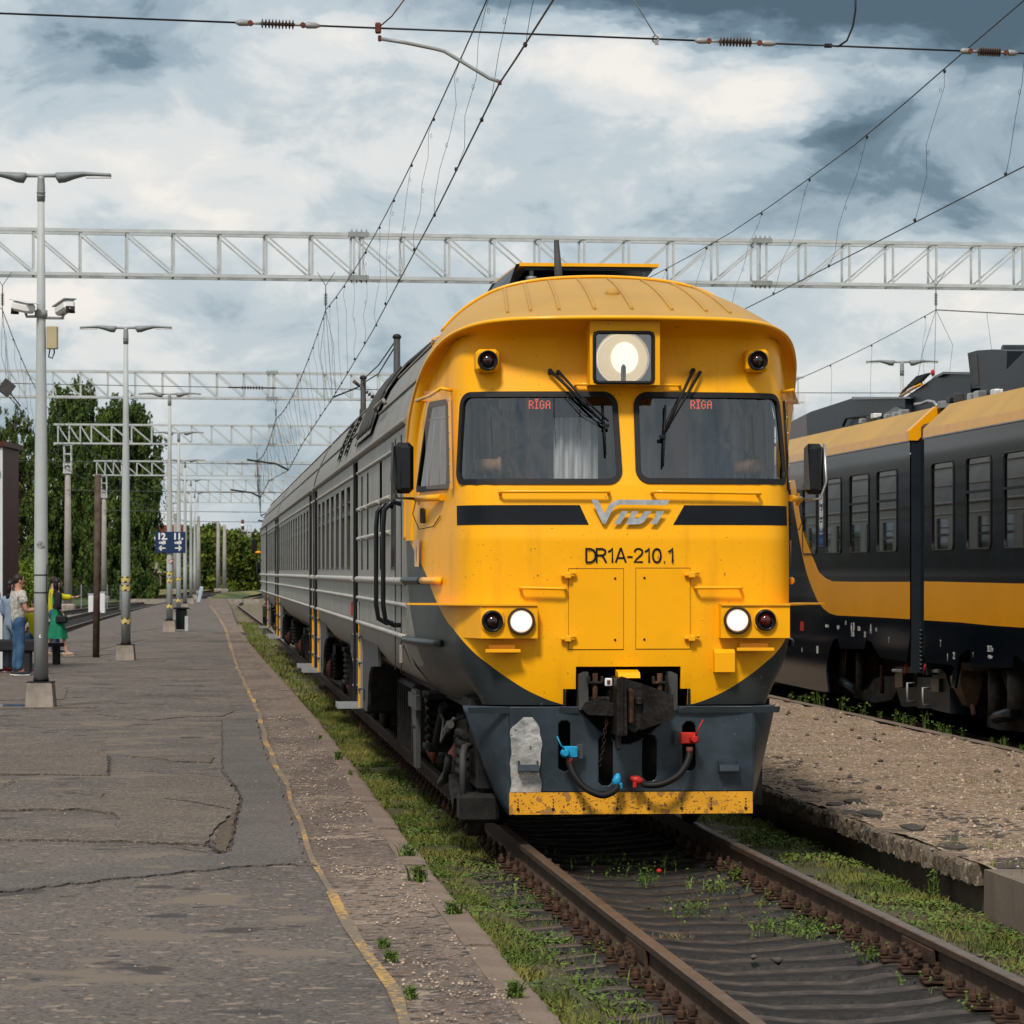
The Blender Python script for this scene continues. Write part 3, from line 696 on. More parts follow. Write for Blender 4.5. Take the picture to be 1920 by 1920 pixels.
    shapes = [[(864, 86), (893, 88), (922, 150), (940, 110), (960, 94), (985, 86), (1207, 88), (1194, 110), (985, 108), (968, 116), (955, 132), (925, 194), (912, 190)],
              [(995, 137), (1024, 137), (990, 194), (962, 194)],
              [(1042, 137), (1070, 137), (1050, 168), (1072, 168), (1098, 137), (1128, 137), (1096, 182), (1078, 194), (1014, 196)],
              [(1148, 137), (1184, 137), (1150, 194), (1122, 194), (1143, 160)]]
    for i, sh in enumerate(shapes):
        o = MB().prism([p for p in pl([z(*q) for q in sh])], 'y', -.016, -.008).build('emblem_letter', MAT['alu'], root)
    # wipers
    for (piv, tip, bl0, bl1, piv2) in (((1031, 699), (1135, 802), (1129, 752), (1135, 856), (1046, 700)), ((1297, 698), (1240, 823), (1246, 762), (1242, 877), (1310, 702))):
        mb = MB()
        def P(q, o=.05): u, zz = NP(*q); return N(u, zz, o)
        mb.tube([P(piv, .0), P(piv, .06)], .018, 8); mb.tube([P(piv2, .0), P(piv2, .055)], .014, 8)
        mb.tube([P(piv, .06), P(((piv[0]*.6+tip[0]*.4), piv[1]*.6+tip[1]*.4), .075), P(tip, .05)], [.014, .011, .008], 8)
        mb.tube([P(piv2, .055), P(((piv2[0]*.5+tip[0]*.5), piv2[1]*.5+tip[1]*.5), .07), P((tip[0]+5, tip[1]-8), .05)], [.012, .009, .007], 8)
        mb.box(P(tip, .05), (.05, .02, .03), bev=.005)
        o = mb.build('wiper_arm', MAT['rubber'], root)
        mb = MB(); mb.tube([P(bl0, .03), P(((bl0[0]+bl1[0])/2, (bl0[1]+bl1[1])/2), .035), P(bl1, .03)], .008, 6); mb.build('wiper_blade', MAT['rubber'], o)
        mb = MB(); a = (piv[0]*.65+tip[0]*.35-8, piv[1]*.65+tip[1]*.35+8); mb.tube([P(a, .03), P(((a[0]+tip[0])/2-6, (a[1]+tip[1])/2+6), .03), P(tip, .04)], .004, 5); mb.build('washer_hose', MAT['rubber'], o)
    # grab rails and eyebrow rails at the cab corners
    for s in (-1, 1):
        u0 = abs(NP(848, 742)[0]); z = 3.44
        pts = [N(s*(u0+.0), z+.0, .0), N(s*u0, z+.01, .09), N(s*(u0+.35), z-.03, .09), N(s*(u0+.85), z-.05, .09), N(s*(u0+.86), z-.05, .0)]
        MB().tube(pts, .014, 8).build('rain_rail', MAT[Y], root)
        # mirror arm
        z = 2.62; u1 = abs(NP(833, 930)[0]); a = N(s*u1, z, .02); b = N(s*(u1+.55), z+.0, .10); b.x = s*1.52
        o = MB().tube([a, b], .026, 10).build('mirror_arm', MAT[Y], root)
        MB().box(b+Vector((-.02*s, 0, 0)), (.02, .10, .10), bev=.01).build('arm_flange', MAT[Y], o)
        cm = Vector((s*1.62, 1.22, 2.86)); th = R(12)*s
        o = MB().box(cm, (.155, .10, .40), rz=th, bev=.035).build('mirror_housing', MAT['black'], root)
        MB().box(cm+Vector((.0, .053, 0)), (.12, .004, .35), rz=th).build('mirror_glass', MAT['mirror_glass'], o)
        MB().box(cm+Vector((.015*-s, -.056, 0)), (.085, .02, .33), rz=th, bev=.02).build('mirror_back_boss', MAT['black'], o)
        sx = -1 if s < 0 else 1
        MB().tube([cm+Vector((.085*sx, 0, .20)), cm+Vector((.095*sx, -.03, -.1)), cm+Vector((.05*sx, -.03, -.235)), b], .011, 8).build('mirror_bracket', MAT['under_grey'] if s < 0 else MAT['steel'], root)
        MB().tube([b+Vector((0, -.03, -.01)), b+Vector((.03*s, -.05, -.12)), b+Vector((-.02*s, -.06, -.24)), b+Vector((-.12*s, -.2, -.22)), N(s*(u1+.1), z-.14, .01)], .004, 5).build('mirror_cable', MAT['rubber'], root)
        # half-round guard bars at the corner
        for zz, ua, ub, m in ((1.98, .42, 1.62, 0), (1.50, .40, 1.62, 1)):
            u2 = abs(NP(829, 1088)[0])
            pts = [N(s*(u2+.0), zz, .012)]+[N(s*(u2+(UMAX-.15-u2)*k/12), zz, .018) for k in range(0, 13)]
            mb = MB()
            if m: mb.tube(pts, .030, 8); mb.build('guard_bar', MAT['dark_paint'], root)
            else:
                mb.tube(pts[:6], .030, 8); mb.build('guard_bar', MAT[Y], root); MB().tube(pts[5:], .030, 8).build('guard_bar', MAT['dark_paint'], root)
        # side marker plate and small plug
        u3 = abs(NP(788, 1035)[0]); mb = MB(); conf(mb, s*(u3+.10), s*(u3-.10), 2.09, 2.30, .03, 2, 2); mb.build('side_plate', MAT[Y], root, fix=False)
        mb = MB(); conf(mb, s*(u3+.05), s*(u3+.01), 2.13, 2.25, .034, 2, 2); mb.build('side_plate_label', MAT['white'], root, fix=False)
        u4 = abs(NP(797, 962)[0]); MB().box(N(s*u4, 2.49, .02), (.04, .05, .12), rz=s*.2, bev=.01).build('cable_plug', MAT['under_grey'], root)
def build_cab_interior(root):
    y = 1.75; mb = MB()
    mb.box((0, y, 2.95), (2.7, .04, 1.7)); mb.box((0, 1.0, 2.28), (2.4, 1.5, .04)); mb.box((0, 1.25, 3.70), (1.9, .95, .04))
    o = mb.build('cab_bulkhead', MAT['cab_in'], root)
    # door and shelves on the rear wall
    mb = MB(); mb.box((0, y-.04, 2.9), (.62, .05, 1.5), bev=.01); mb.box((.0, y-.08, 3.02), (.10, .04, .04)); mb.build('cab_door', MAT['cab_dark'], root)
    for x in (-.62, .62): MB().box((x, y-.06, 3.12), (.5, .03, .16), bev=.01).build('wall_locker', MAT['cab_in'], root)
    mb = MB(); mb.prism([(.30, 2.35), (.30, 2.66), (.75, 2.74), (.95, 2.74), (.95, 2.35)], 'x', -1.18, 1.18); mb.build('driver_desk', MAT['cab_dark'], root)
    for x, w, mm in ((-.50, .22, 'curtain'), (.86, .22, 'curtain'), (.30, .12, 'curtain'), (-.34, .17, 'reflection_curtain')):  # the pale one is added to imitate bright reflections in the left windscreen
        mb = MB(); n = 26
        def P(i, j): t = i/n; return Vector((x+w*(t-.5)*2, (1.35 if mm == 'curtain' else .56)+.03*math.sin(t*PI*9)+.01*math.sin(t*23), 2.45+(1.25 if mm == 'curtain' else .78)*j/4))
        mb.grid(P, n, 4); mb.build('curtain', MAT[mm], root)
    for x in (-1.02, 1.02):
        mb = MB(); mb.lathe([(.055, -.1), (.058, .0), (.055, .13)], (x, .75, 2.86), (.98, -.2, .05), 14); mb.lathe([(.07, 0), (.07, .03)], (x+.1, .73, 2.865), (.98, -.2, .05), 14)
        mb.tube([(x, .75, 2.86), (x, .78, 2.70)], .012, 6); mb.build('desk_fan', MAT['brown_roll'], root)
    mb = MB(); mb.box((-.86, 1.02, 2.72), (.42, .12, .5), bev=.05); mb.box((-.86, 1.0, 3.02), (.22, .10, .14), bev=.04); mb.build('driver_seat', MAT['cab_dark'], root)
    red = emit('led_red', (1.0, .12, .05), 1.0)
    up = Matrix(((1, 0, 0, 0), (0, 0, -1, 0), (0, 1, 0, 0), (0, 0, 0, 1)))
    for px in (1013, 1316):
        c = F(px, 759, .42); o = MB().box((c.x-.0, .455, c.z), (.62, .05, .085), bev=.01).build('destination_display', MAT['cab_in'], root)
        # letters from rows of dots
        FONT = {'R': ['1110', '1001', '1001', '1110', '1010', '1001', '1001'], 'I': ['111', '010', '010', '010', '010', '010', '111'], 'G': ['0110', '1001', '1000', '1011', '1001', '1001', '0110'], 'A': ['0110', '1001', '1001', '1111', '1001', '1001', '1001']}
        mb = MB(); p = .0092; x = 0; cols = 4+1+3+1+4+1+4
        def dot(cx_, cz_): mb.box((c.x+(cx_-cols/2)*p, .427, c.z+(3.2-cz_)*p), (p*.80, .004, p*.80))
        for ch in 'RIGA':
            for r_, row in enumerate(FONT[ch]):
                for q_, b_ in enumerate(row):
                    if b_ == '1': dot(x+q_, r_)
            if ch == 'I':
                for q_ in range(3): dot(x+q_, -1.4)
            x += len(FONT[ch][0])+1
        mb.build('display_letters', red, o)
GLY = {'D': (.60, [[(.04, .03), (.04, .97), (.30, .97), (.48, .86), (.56, .66), (.56, .34), (.48, .14), (.30, .03), (.02, .03)]]), 'R': (.62, [[(.04, 0), (.04, .97), (.38, .97), (.53, .87), (.55, .74), (.50, .59), (.38, .52), (.04, .52)], [(.34, .52), (.46, .34), (.60, 0)]]),
       '1': (.50, [[(.08, .76), (.22, .84), (.33, .99), (.33, 0)]]), 'A': (.62, [[(.02, 0), (.30, .99), (.33, .99), (.61, 0)], [(.12, .33), (.51, .33)]]), '-': (.44, [[(.06, .40), (.38, .40)]]), '.': (.30, [[(.12, .05), (.20, .05)]]),
       '2': (.56, [[(.05, .72), (.09, .88), (.20, .97), (.36, .97), (.48, .87), (.51, .72), (.44, .54), (.18, .26), (.05, .05), (.53, .05)]]), '0': (.56, [[(.28, .97), (.15, .91), (.07, .72), (.05, .5), (.07, .28), (.15, .09), (.28, .03), (.41, .09), (.49, .28), (.51, .5), (.49, .72), (.41, .91), (.28, .97), (.15, .91)]])}
def stroke_text(root, p, h):
    """painted figures, cut as thin sheets from strokes"""
    mb = MB(); x = p.x; w = .066*h*2.0; tot = sum(GLY[c][0] for c in 'DR1A-210.1'); k = .68/(tot*h)
    for c in 'DR1A-210.1':
        for st in GLY[c][1]:
            P = [Vector((x+a*h*k, p.z+b_*h)) for a, b_ in st]; L_ = []; R_ = []
            for i, q in enumerate(P):
                t = (P[min(i+1, len(P)-1)]-q).normalized()+(q-P[max(i-1, 0)]).normalized() if 0 < i < len(P)-1 else (P[1]-P[0] if i == 0 else P[-1]-P[-2]); t.normalize(); n = Vector((-t.y, t.x))
                m = 1.0
                if 0 < i < len(P)-1: m = min(1.5, 1/max(.5, abs(n.dot(Vector((-(P[i+1]-q).normalized().y, (P[i+1]-q).normalized().x))))))
                L_.append(q+n*w/2*m); R_.append(q-n*w/2*m)
            vs = [(a.x, -.0035, a.y) for a in L_]+[(a.x, -.0035, a.y) for a in R_]; n_ = len(P); mb.add(vs, [(i, i+1, i+1+n_, i+n_) for i in range(n_-1)])
        x += GLY[c][0]*h*k
    mb.build('lettering', MAT['black_stripe'], root, fix=False)
def build_plow(root):
    yb = -.02
    def f(px, py): q = F(px, py, yb); return q.x, q.z
    x0, zt = f(955, 1325); x1, _ = f(1411, 1325); _, zb = f(1100, 1485); _, zy = f(1100, 1526)
    xl, _ = f(872, 1325); xr, _ = f(1462, 1325)
    slots = [(1058, 1398, 25, 95), (1135, 1426, 27, 95), (1218, 1422, 27, 88), (1292, 1399, 27, 92)]
    sl = [(f(a, b)[0], f(a, b)[1], w/250/2, h/250/2) for a, b, w, h in slots]
    nu, nv = 200, 66
    xc, ztop = f(1175, 1395)
    def P(i, j):
        x = x0+(x1-x0)*i/nu; z = zb+(zt-zb)*j/nv
        return Vector((x, yb+.03*math.sin(3*x+1)*(z-zb)+.01*math.sin(7*x)*math.sin(5*z), z))
    def skip(i, j):
        x = x0+(x1-x0)*(i+.5)/nu; z = zb+(zt-zb)*(j+.5)/nv
        for (a, b, w, h) in sl:
            if math.hypot(max(0, abs(x-a)-(w-w)), max(0, abs(z-b)-(h-w))) < w: return True
        # scoop under the coupler
        t = (x-xc)/.34
        if abs(t) < 1 and z > ztop+ (zt-.03-ztop)*(abs(t)**1.7): return True
        return False
    mb = MB(); mb.grid(P, nu, nv, 0, True, skip)
    o = mb.build('snow_plough', MAT['plow_paint'], root)
    md = o.modifiers.new('thickness', 'SOLIDIFY'); md.thickness = .012; md.offset = 1
    # angled wings
    for s, xe, xs in ((-1, xl, x0), (1, xr, x1)):
        mb = MB(); n = 14
        def Q(i, j):
            t = i/n; zz = zb-(zb-zy)*(1 if True else 0); z = zy+(zt-zy)*j/n; k = (z-zy)/(zt-zy)
            xe2 = xs+(xe-xs)*(k**.8)+s*.0; return Vector((xs+(xe2-xs)*t, yb+.24*t+.0, z))
        mb.grid(Q, n, n); w = mb.build('plough_wing', MAT['plow_paint'], root); md = w.modifiers.new('thickness', 'SOLIDIFY'); md.thickness = .012; md.offset = 0
    mb = MB(); a = F(876, 1325, .0); b = F(1462, 1325, 0)
    mb.prism([(a.x, zt-.005), (CPL[2]+.02, zt-.005), (CPL[2]+.09, zt-.04), (CPL[2]+.08, zt-.05), (a.x+.01, zt-.05)], 'y', -.035, -.022)
    mb.prism([(CPL[3]-.09, zt-.04), (CPL[3]-.02, zt-.005), (b.x, zt-.005), (b.x-.01, zt-.05), (CPL[3]-.08, zt-.05)], 'y', -.035, -.022)
    mb.build('plough_top_flange', MAT['dark_paint'], root)
    # scuffed silver-grey panel at the left, welded on
    a, b = f(957, 1345); c, d = f(1013, 1345); mb = MB()
    def Q(i, j):
        t = i/12; z = zb+.002+(b-zb)*j/24; h_ = (z-zb)/(b-zb); e = .008*math.sin(z*19)+.004*math.sin(z*43); e2 = .005*math.sin(z*27+1)+.003*math.sin(z*57); k_ = .5*max(0, h_-.86)/.14; x = a+(c-a)*(k_*.8+(1-k_*1.3)*t)+e*t+e2*(1-t)
        return Vector((x, P(int((x-x0)/(x1-x0)*nu), int((z-zb)/(zt-zb)*nv)).y-.018+.004*math.sin(9*x+8*z), z))
    mb.grid(Q, 12, 24); mb.build('scuffed_metal_patch', M('scuffed_bare_metal', (.50, .49, .475), .28, metal=.5, var=.35, scale=9, bump=.9, bscale=14, specks=((.16, .16, .16), 30, .66)), root)
    # yellow toe plate with bolts
    xa, xb = F(955, 1500, -.05).x, F(1411, 1500, -.05).x
    o = MB().box(((xa+xb)/2, -.05, (zb+zy)/2), (xb-xa, .014, zb-zy)).build('plough_toe_plate', MAT['yellow_worn'], root)
    for k, px in enumerate((971, 1037, 1094, 1157, 1216, 1278, 1333, 1398)):
        x = F(px, 1500, -.05).x; mb = MB()
        for i, dz in enumerate((-.062, -.04, -.02, .0)):
            mb.lathe([(.0055 if i else .013, -.002), (.005 if i else .012, .006), (.001, .008)], (x, -.057, (zb+zy)/2+.03+dz*1.15), (0, -1, 0), 8)
        mb.build('plate_bolts', MAT['rust'], o)
    # recessed steps on the plough
    for px in (990, 1366):
        q = F(px, 1437, -.06); mb = MB()
        mb.box((q.x, -.075, q.z-.03), (.15, .09, .012), bev=.003); mb.box((q.x-.07, -.055, q.z), (.012, .06, .09), bev=.003); mb.box((q.x+.07, -.055, q.z), (.012, .06, .09), bev=.003); mb.box((q.x, -.105, q.z-.012), (.145, .012, .055), rx=R(-14)); mb.box((q.x, -.035, q.z+.01), (.14, .012, .09))
        mb.build('plough_step', MAT['plow_paint'], root)
    # dark space behind
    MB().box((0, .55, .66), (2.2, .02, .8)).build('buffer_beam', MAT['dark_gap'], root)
def build_coupler(root):
    C = MAT['cast']; q = lambda px, py, y=-.3: F(px, py, y)
    # head: bulky casting with a claw
    mb = MB(); a = q(1155, 1270, -.33); b = q(1210, 1378, -.33)
    mb.prism([(a.x, b.z), (a.x, a.z-.01), (a.x+.02, a.z), (a.x+.07, a.z), (a.x+.075, b.z+.0)], 'y', -.40, .12)
    body = mb.build('coupler_head', C, root)
    mb = MB(); c = q(1262, 1345, -.36); d = q(1207, 1283, -.30)
    mb.prism([(a.x+.07, b.z+.06), (a.x+.07, a.z-.01), (d.x+.0, d.z), (d.x+.015, b.z+.08), (d.x-.06, b.z+.01)], 'y', -.25, .12)
    mb.add([(d.x, -.27, d.z), (c.x, -.40, q(1262, 1302).z), (c.x, -.40, c.z-.01), (d.x-.02, -.25, b.z+.03), (d.x, -.02, d.z), (c.x-.04, -.05, q(1262, 1302).z), (c.x-.04, -.05, c.z-.01), (d.x-.02, -.02, b.z+.03)],
           [(0, 1, 2, 3), (4, 7, 6, 5), (0, 4, 5, 1), (1, 5, 6, 2), (2, 6, 7, 3), (3, 7, 4, 0)])
    g = mb.build('coupler_horn', C, root)
    mb = MB(); e = q(1182, 1325, -.30); mb.box((e.x, -.28, e.z), (.045, .12, .27), bev=.018); mb.build('coupler_lock', MAT['rust'], root)
    mb = MB(); e = q(1198, 1315, -.30); mb.box((e.x, -.26, e.z), (.05, .10, .06), bev=.012); mb.build('coupler_pawl', MAT['cast'], root)
    mb = MB(); mb.box((a.x+.035, -.41, (a.z+b.z)/2-.0), (.022, .03, a.z-b.z+.02), bev=.008); mb.box((a.x+.02, -.30, b.z-.05), (.035, .10, .12), bev=.01); mb.build('coupler_face_ridge', C, root)
    # shank, striker and hangers
    mb = MB(); mb.box((a.x+.1, .3, (a.z+b.z)/2), (.22, .7, .24), bev=.03); mb.build('coupler_shank', C, root)
    mb = MB(); p = q(1098, 1262, -.05); r = q(1262, 1290, -.05); mb.box((0, .08, 1.06), (.74, .10, .10), bev=.015)
    mb.prism([(CPL[2]+.09, 1.02), (CPL[2]+.09, 1.28), (CPL[2]+.13, 1.30), (CPL[2]+.16, 1.30), (CPL[2]+.16, 1.0)], 'y', -.05, .35)
    mb.prism([(CPL[3]-.09, 1.02), (CPL[3]-.09, 1.28), (CPL[3]-.13, 1.30), (CPL[3]-.16, 1.30), (CPL[3]-.16, 1.0)], 'y', -.05, .35); mb.build('draft_pocket_bracket', MAT['under_grey'], root)
    for px in (1116, 1237):
        h = q(px, 1285, -.10); mb = MB(); mb.tube([h+Vector((0, 0, .09)), h+Vector((0, 0, -.22))], .020, 10); mb.build('hanger_bolt', MAT['rust'], root)
        mb = MB(); z = q(px, 1275, -.1).z; mb.box((h.x, -.10, z-.02), (.12, .07, .022), bev=.006)
        for s in (-1, 1): mb.box((h.x+.05*s, -.10, z), (.022, .07, .055), bev=.005)
        mb.build('hanger_bracket', C, root)
    h = q(1122, 1325, -.14); mb = MB(); mb.prism([(h.x-.12, h.z-.02), (h.x-.09, h.z+.03), (h.x, h.z+.06), (h.x+.2, h.z), (h.x+.2, h.z-.07), (h.x-.08, h.z-.06)], 'y', -.18, -.02); mb.build('coupler_cradle', C, root)
    mb = MB(); h = q(1141, 1279, -.16); mb.box(h, (.055, .012, .06), bev=.008); o = mb.build('release_plate', MAT['white'], root); MB().box(h+Vector((0, -.008, 0)), (.024, .006, .03)).build('release_plate_mark', MAT['rust_red'], o)
    a2 = q(1181, 1256, -.12); mb = MB(); mb.prism([(-.15, a2.z-.06), (-.12, a2.z-.02), (.05, a2.z), (.05, a2.z-.08)], 'x', F(1158, 1256, -.1).x, F(1199, 1256, -.1).x); mb.build('pocket_lug', MAT['yellow'], root)
    # chain
    pts = [(1136, 1338), (1138, 1352), (1134, 1372), (1132, 1395), (1129, 1415), (1124, 1432)]; last = None
    for i in range(14):
        t = i/13*(len(pts)-1); k = min(int(t), len(pts)-2); f = t-k; x, y = pts[k][0]*(1-f)+pts[k+1][0]*f, pts[k][1]*(1-f)+pts[k+1][1]*f
        c = q(x, y, -.14); n = 10; L = []
        for j in range(n+2):
            a_ = 2*PI*j/n; dx = .011*math.cos(a_); dz = .020*math.sin(a_)
            L.append(c+(Vector((dx, 0, dz)) if i % 2 else Vector((0, dx, dz))))
        MB().tube(L, .0042, 5, caps=False).build('chain_link', MAT['rust'] if i < 6 else C, root)
    # air hoses
    def hose(cock, colr, pts, end, side):
        c = q(*cock, -.14); o = MB().box(c+Vector((side*.03, .02, 0)), (.11, .05, .085), bev=.006).build('hose_cock', MAT[colr], root)
        MB().lathe([(.035, 0), (.038, .03), (.030, .045), (.022, .06)], c+Vector((-side*.012, -.0, -.005)), (0, -1, 0), 8).build('cock_cap', MAT[colr], o)
        hb = [c+Vector((-side*.02, -.05, .02)), c+Vector((-side*.05, -.06, .06)), c+Vector((-side*.075, -.05, .12))] if side > 0 else [c+Vector((.02, -.05, .02)), c+Vector((.035, -.06, .07)), c+Vector((.075, -.05, .14))]
        MB().tube(hb, .006, 6).build('cock_handle', MAT[colr], o)
        MB().box(c+Vector((side*.105, .045, 0)), (.05, .012, .11), bev=.003).build('cock_mount', MAT['under_grey'], o)
        P = [q(x, y, yy) for x, y, yy in pts]
        MB().tube([P[0]+Vector((0, 0, .045)), P[0]], .026, 10).build('hose_collar', MAT['rust_red'], root)
        cs = []
        for i in range(len(P)-1):
            g = lambda k: P[max(0, min(len(P)-1, k))]
            for s_ in range(6):
                t = s_/6; a_, b_, c_, d_ = g(i-1), g(i), g(i+1), g(i+2)
                cs.append(.5*((2*b_)+(c_-a_)*t+(2*a_-5*b_+4*c_-d_)*t*t+(-a_+3*b_-3*c_+d_)*t**3))
        cs.append(P[-1]); MB().tube(cs, .026, 12).build('air_hose', MAT['rubber'], root)
        e = q(*end, -.16); d = Vector((.2*side, 0, 1)).normalized() if side > 0 else Vector((-1, 0, .45)).normalized()
        mb = MB(); mb.lathe([(.024, -.03), (.034, .0), (.030, .03), (.012, .065)], e, d, 8); mb.box(e+Vector((.028*side, -.01, -.03)), (.03, .03, .05), bev=.008); mb.build('hose_coupling', MAT[colr], root)
    hose((1062, 1410), 'blue', [(1068, 1432, -.14), (1078, 1455, -.17), (1098, 1478, -.20), (1128, 1491, -.22), (1150, 1484, -.20), (1158, 1473, -.17)], (1156, 1466), 1)
    hose((1298, 1384), 'red', [(1293, 1412, -.14), (1287, 1432, -.17), (1270, 1455, -.20), (1240, 1470, -.22), (1216, 1472, -.20), (1206, 1470, -.17)], (1197, 1464), -1)
# ------------------------------------------------------------------ car bodies (train frame: x across, y along, z up; side plane x = -1.52)
def side_grid(mb, x, ys, zs, holes, flip=False, mi=0):
    ys = sorted(set(round(v, 4) for v in ys)); zs = sorted(set(round(v, 4) for v in zs))
    def skip(i, j):
        y = (ys[i]+ys[i+1])/2; z = (zs[j]+zs[j+1])/2
        return any(a < y < b and c < z < d for a, b, c, d in holes)
    mb.grid(lambda i, j: Vector((x, ys[i], zs[j])), len(ys)-1, len(zs)-1, mi, False, skip)
def car_shell(root, y0, y1, wins, doors, engine=None, caps=(True, True)):
    """wins: (y centre, width, z0, z1); doors: (ya, yb)"""
    XS = 1.52; zl, zh = 1.55, 3.26
    for s in (-1, 1):
        holes = [(c-w/2, c+w/2, a, b) for c, w, a, b in wins]+[(a, b, zl-1, zh-.02) for a, b in doors]
        ys = [y0, y1]+[v for h in holes for v in h[:2]]; zs = [zl, 2.04, zh-.02, zh]+[v for h in holes for v in h[2:] if v >= zl]
        mb = MB(); side_grid(mb, s*XS, ys, zs, holes); mb.build('side_wall', MAT['grey_paint'], root)
        # tumblehome below
        mb = MB(); prof = [(1.52, 1.55), (1.505, 1.42), (1.45, 1.28), (1.36, 1.17), (1.25, 1.09), (1.0, 1.07)]
        cuts = sorted([(y0, y0)]+list(doors)+[(y1, y1)])
        for k in range(len(cuts)-1):
            ya, yb = cuts[k][1], cuts[k+1][0]
            if yb-ya < .05: continue
            mb.grid(lambda i, j: Vector((s*prof[j][0], ya+(yb-ya)*i, prof[j][1])), 1, 5, 0, True)
        mb.build('lower_side', MAT['grey_low'], root, fix=False)
        # mouldings
        for z, r, nm in ((3.285, .030, 'gutter'), (3.10, .016, 'waist_rail'), (1.97, .034, 'waist_rail'), (1.775, .020, 'waist_rail'), (1.515, .022, 'waist_rail')):
            if nm == 'gutter': segs = [(y0, y1)]
            else:
                b = [y0]+[v for d in sorted(doors) for v in (d[0]-.10, d[1]+.10)]+[y1]; segs = [(b[i], b[i+1]) for i in range(0, len(b), 2)]
            for ya, yb in segs:
                if yb-ya < .3: continue
                pts = [(s*XS, ya, z), (s*(XS+.012), ya+.06, z), (s*(XS+.012), yb-.06, z), (s*XS, yb, z)]
                MB().tube(pts, r, 8).build(nm, MAT['rib'] if z < 3.2 else MAT['grey_low'], root)
    # roof
    sec = [(x, z) for x, z in ROOF[:9]]
    mb = MB(); full = [(-x, z) for x, z in sec[::-1]]+sec[1:]
    mb.grid(lambda i, j: Vector((full[i][0], y0+(y1-y0)*j/12, full[i][1]+(.004*math.sin(j*2.3+i)))), len(full)-1, 12, 0, True)
    mb.build('roof', MAT['roof_grey'], root)
    # roof seams
    k = y0+1.2; mb = MB()
    for zz, xx in ((3.62, 1.435), (3.98, 1.24)):
        for s in (-1, 1): mb.tube([(s*xx, y0+.05, zz), (s*xx, y1-.05, zz)], .012, 6)
    mb.build('roof_seam', MAT['grey_low'], root)
    # end walls, closed
    for yy, on in ((y0, caps[0]), (y1, caps[1])):
        if not on: continue
        pl = [(-x, z) for x, z in sec[::-1]]+sec[1:]+[(1.5, 1.5), (1.25, 1.08), (-1.25, 1.08), (-1.5, 1.5)]
        MB().prism(pl, 'y', yy-.01, yy+.01).build('end_wall', MAT['under_grey'], root)
        if yy == y1: MB().box((0, yy+.28, 2.35), (1.2, .52, 2.5), bev=.1).build('gangway_bellows', MAT['rubber'], root)
    # saloon behind the windows
    MB().box((0, (y0+y1)/2, 2.5), (1.6, y1-y0-.3, 2.6)).build('saloon_core', MAT['window_dark'], root)
    for s in (-1, 1):
        for c, w, a, b in wins:
            if s > 0 and False: continue
            g = MB().box((s*(XS-.035), c, (a+b)/2), (.006, w, b-a)).build('window', MAT['side_glass'], root)
            if w > .5:
                mb = MB(); zt = a+(b-a)*.68; mb.box((s*(XS-.022), c, zt), (.022, w-.02, .05)); mb.box((s*(XS-.022), c, zt+.13), (.016, w-.02, .02))
                for e in (-1, 1): mb.box((s*(XS-.018), c+e*(w/2-.015), (a+b)/2), (.03, .028, b-a))
                mb.box((s*(XS-.012), c, a-.0+.012), (.035, w, .024)); mb.build('window_bars', MAT['under_grey'], g)
    # doors in their recesses, with a yellow edge and a hanging rail
    for a, b in doors:
        for s in (-1, 1):
            mb = MB(); mb.box((s*(XS-.11), (a+b)/2, (.62+3.2)/2), (.03, b-a, 2.58)); o = mb.build('side_door', MAT['dark_paint'], root)
            MB().box((s*(XS-.085), (a+b)/2, 2.6), (.02, (b-a)*.6, .8)).build('door_glass', MAT['cab_dark'], o)
            mb = MB(); mb.box((s*(XS-.005), b+.03, 1.92), (.036, .05, 2.72), bev=.008); mb.build('door_post', MAT['under_grey'], root)
            mb = MB(); mb.box((s*(XS-.004), b+.001, 1.86), (.034, .006, 2.5)); mb.build('door_seal', MAT['rubber'], root)
            mb = MB(); mb.box((s*(XS-.02), a-.012, 1.84), (.016, .016, 2.5)); mb.box((s*(XS-.008), a-.02, 1.84), (.012, .012, 2.5)); mb.build('door_edge_strip', MAT['yellow_trim'], root)
            if s < 0:
                for z in (.80, 1.08, 1.36): MB().box((s*(XS-.01), b+.03, z), (.065, .06, .03), bev=.01).build('door_bracket', MAT['grey_low'], root); MB().box((s*(XS-.02), a-.05, z), (.05, .055, .03), bev=.01).build('door_bracket', MAT['grey_low'], root)
            MB().box((s*(XS-.04), a-.05, (.6+1.5)/2), (.035, .035, .95), bev=.008).build('stair_post', MAT['grey_low'], root)
            # step: a grating of slats
            mb = MB(); yc = (a+b)/2
            mb.box((s*(XS+.06), yc-.36, .60), (.30, .03, .05)); mb.box((s*(XS+.06), yc+.36, .60), (.30, .03, .05)); mb.box((s*(XS+.205), yc, .60), (.012, .72, .06))
            for k in range(16): mb.box((s*(XS+.06), yc-.33+.044*k, .615), (.28, .014, .02))
            mb.build('step_grating', MAT['galv'], root)
    return root
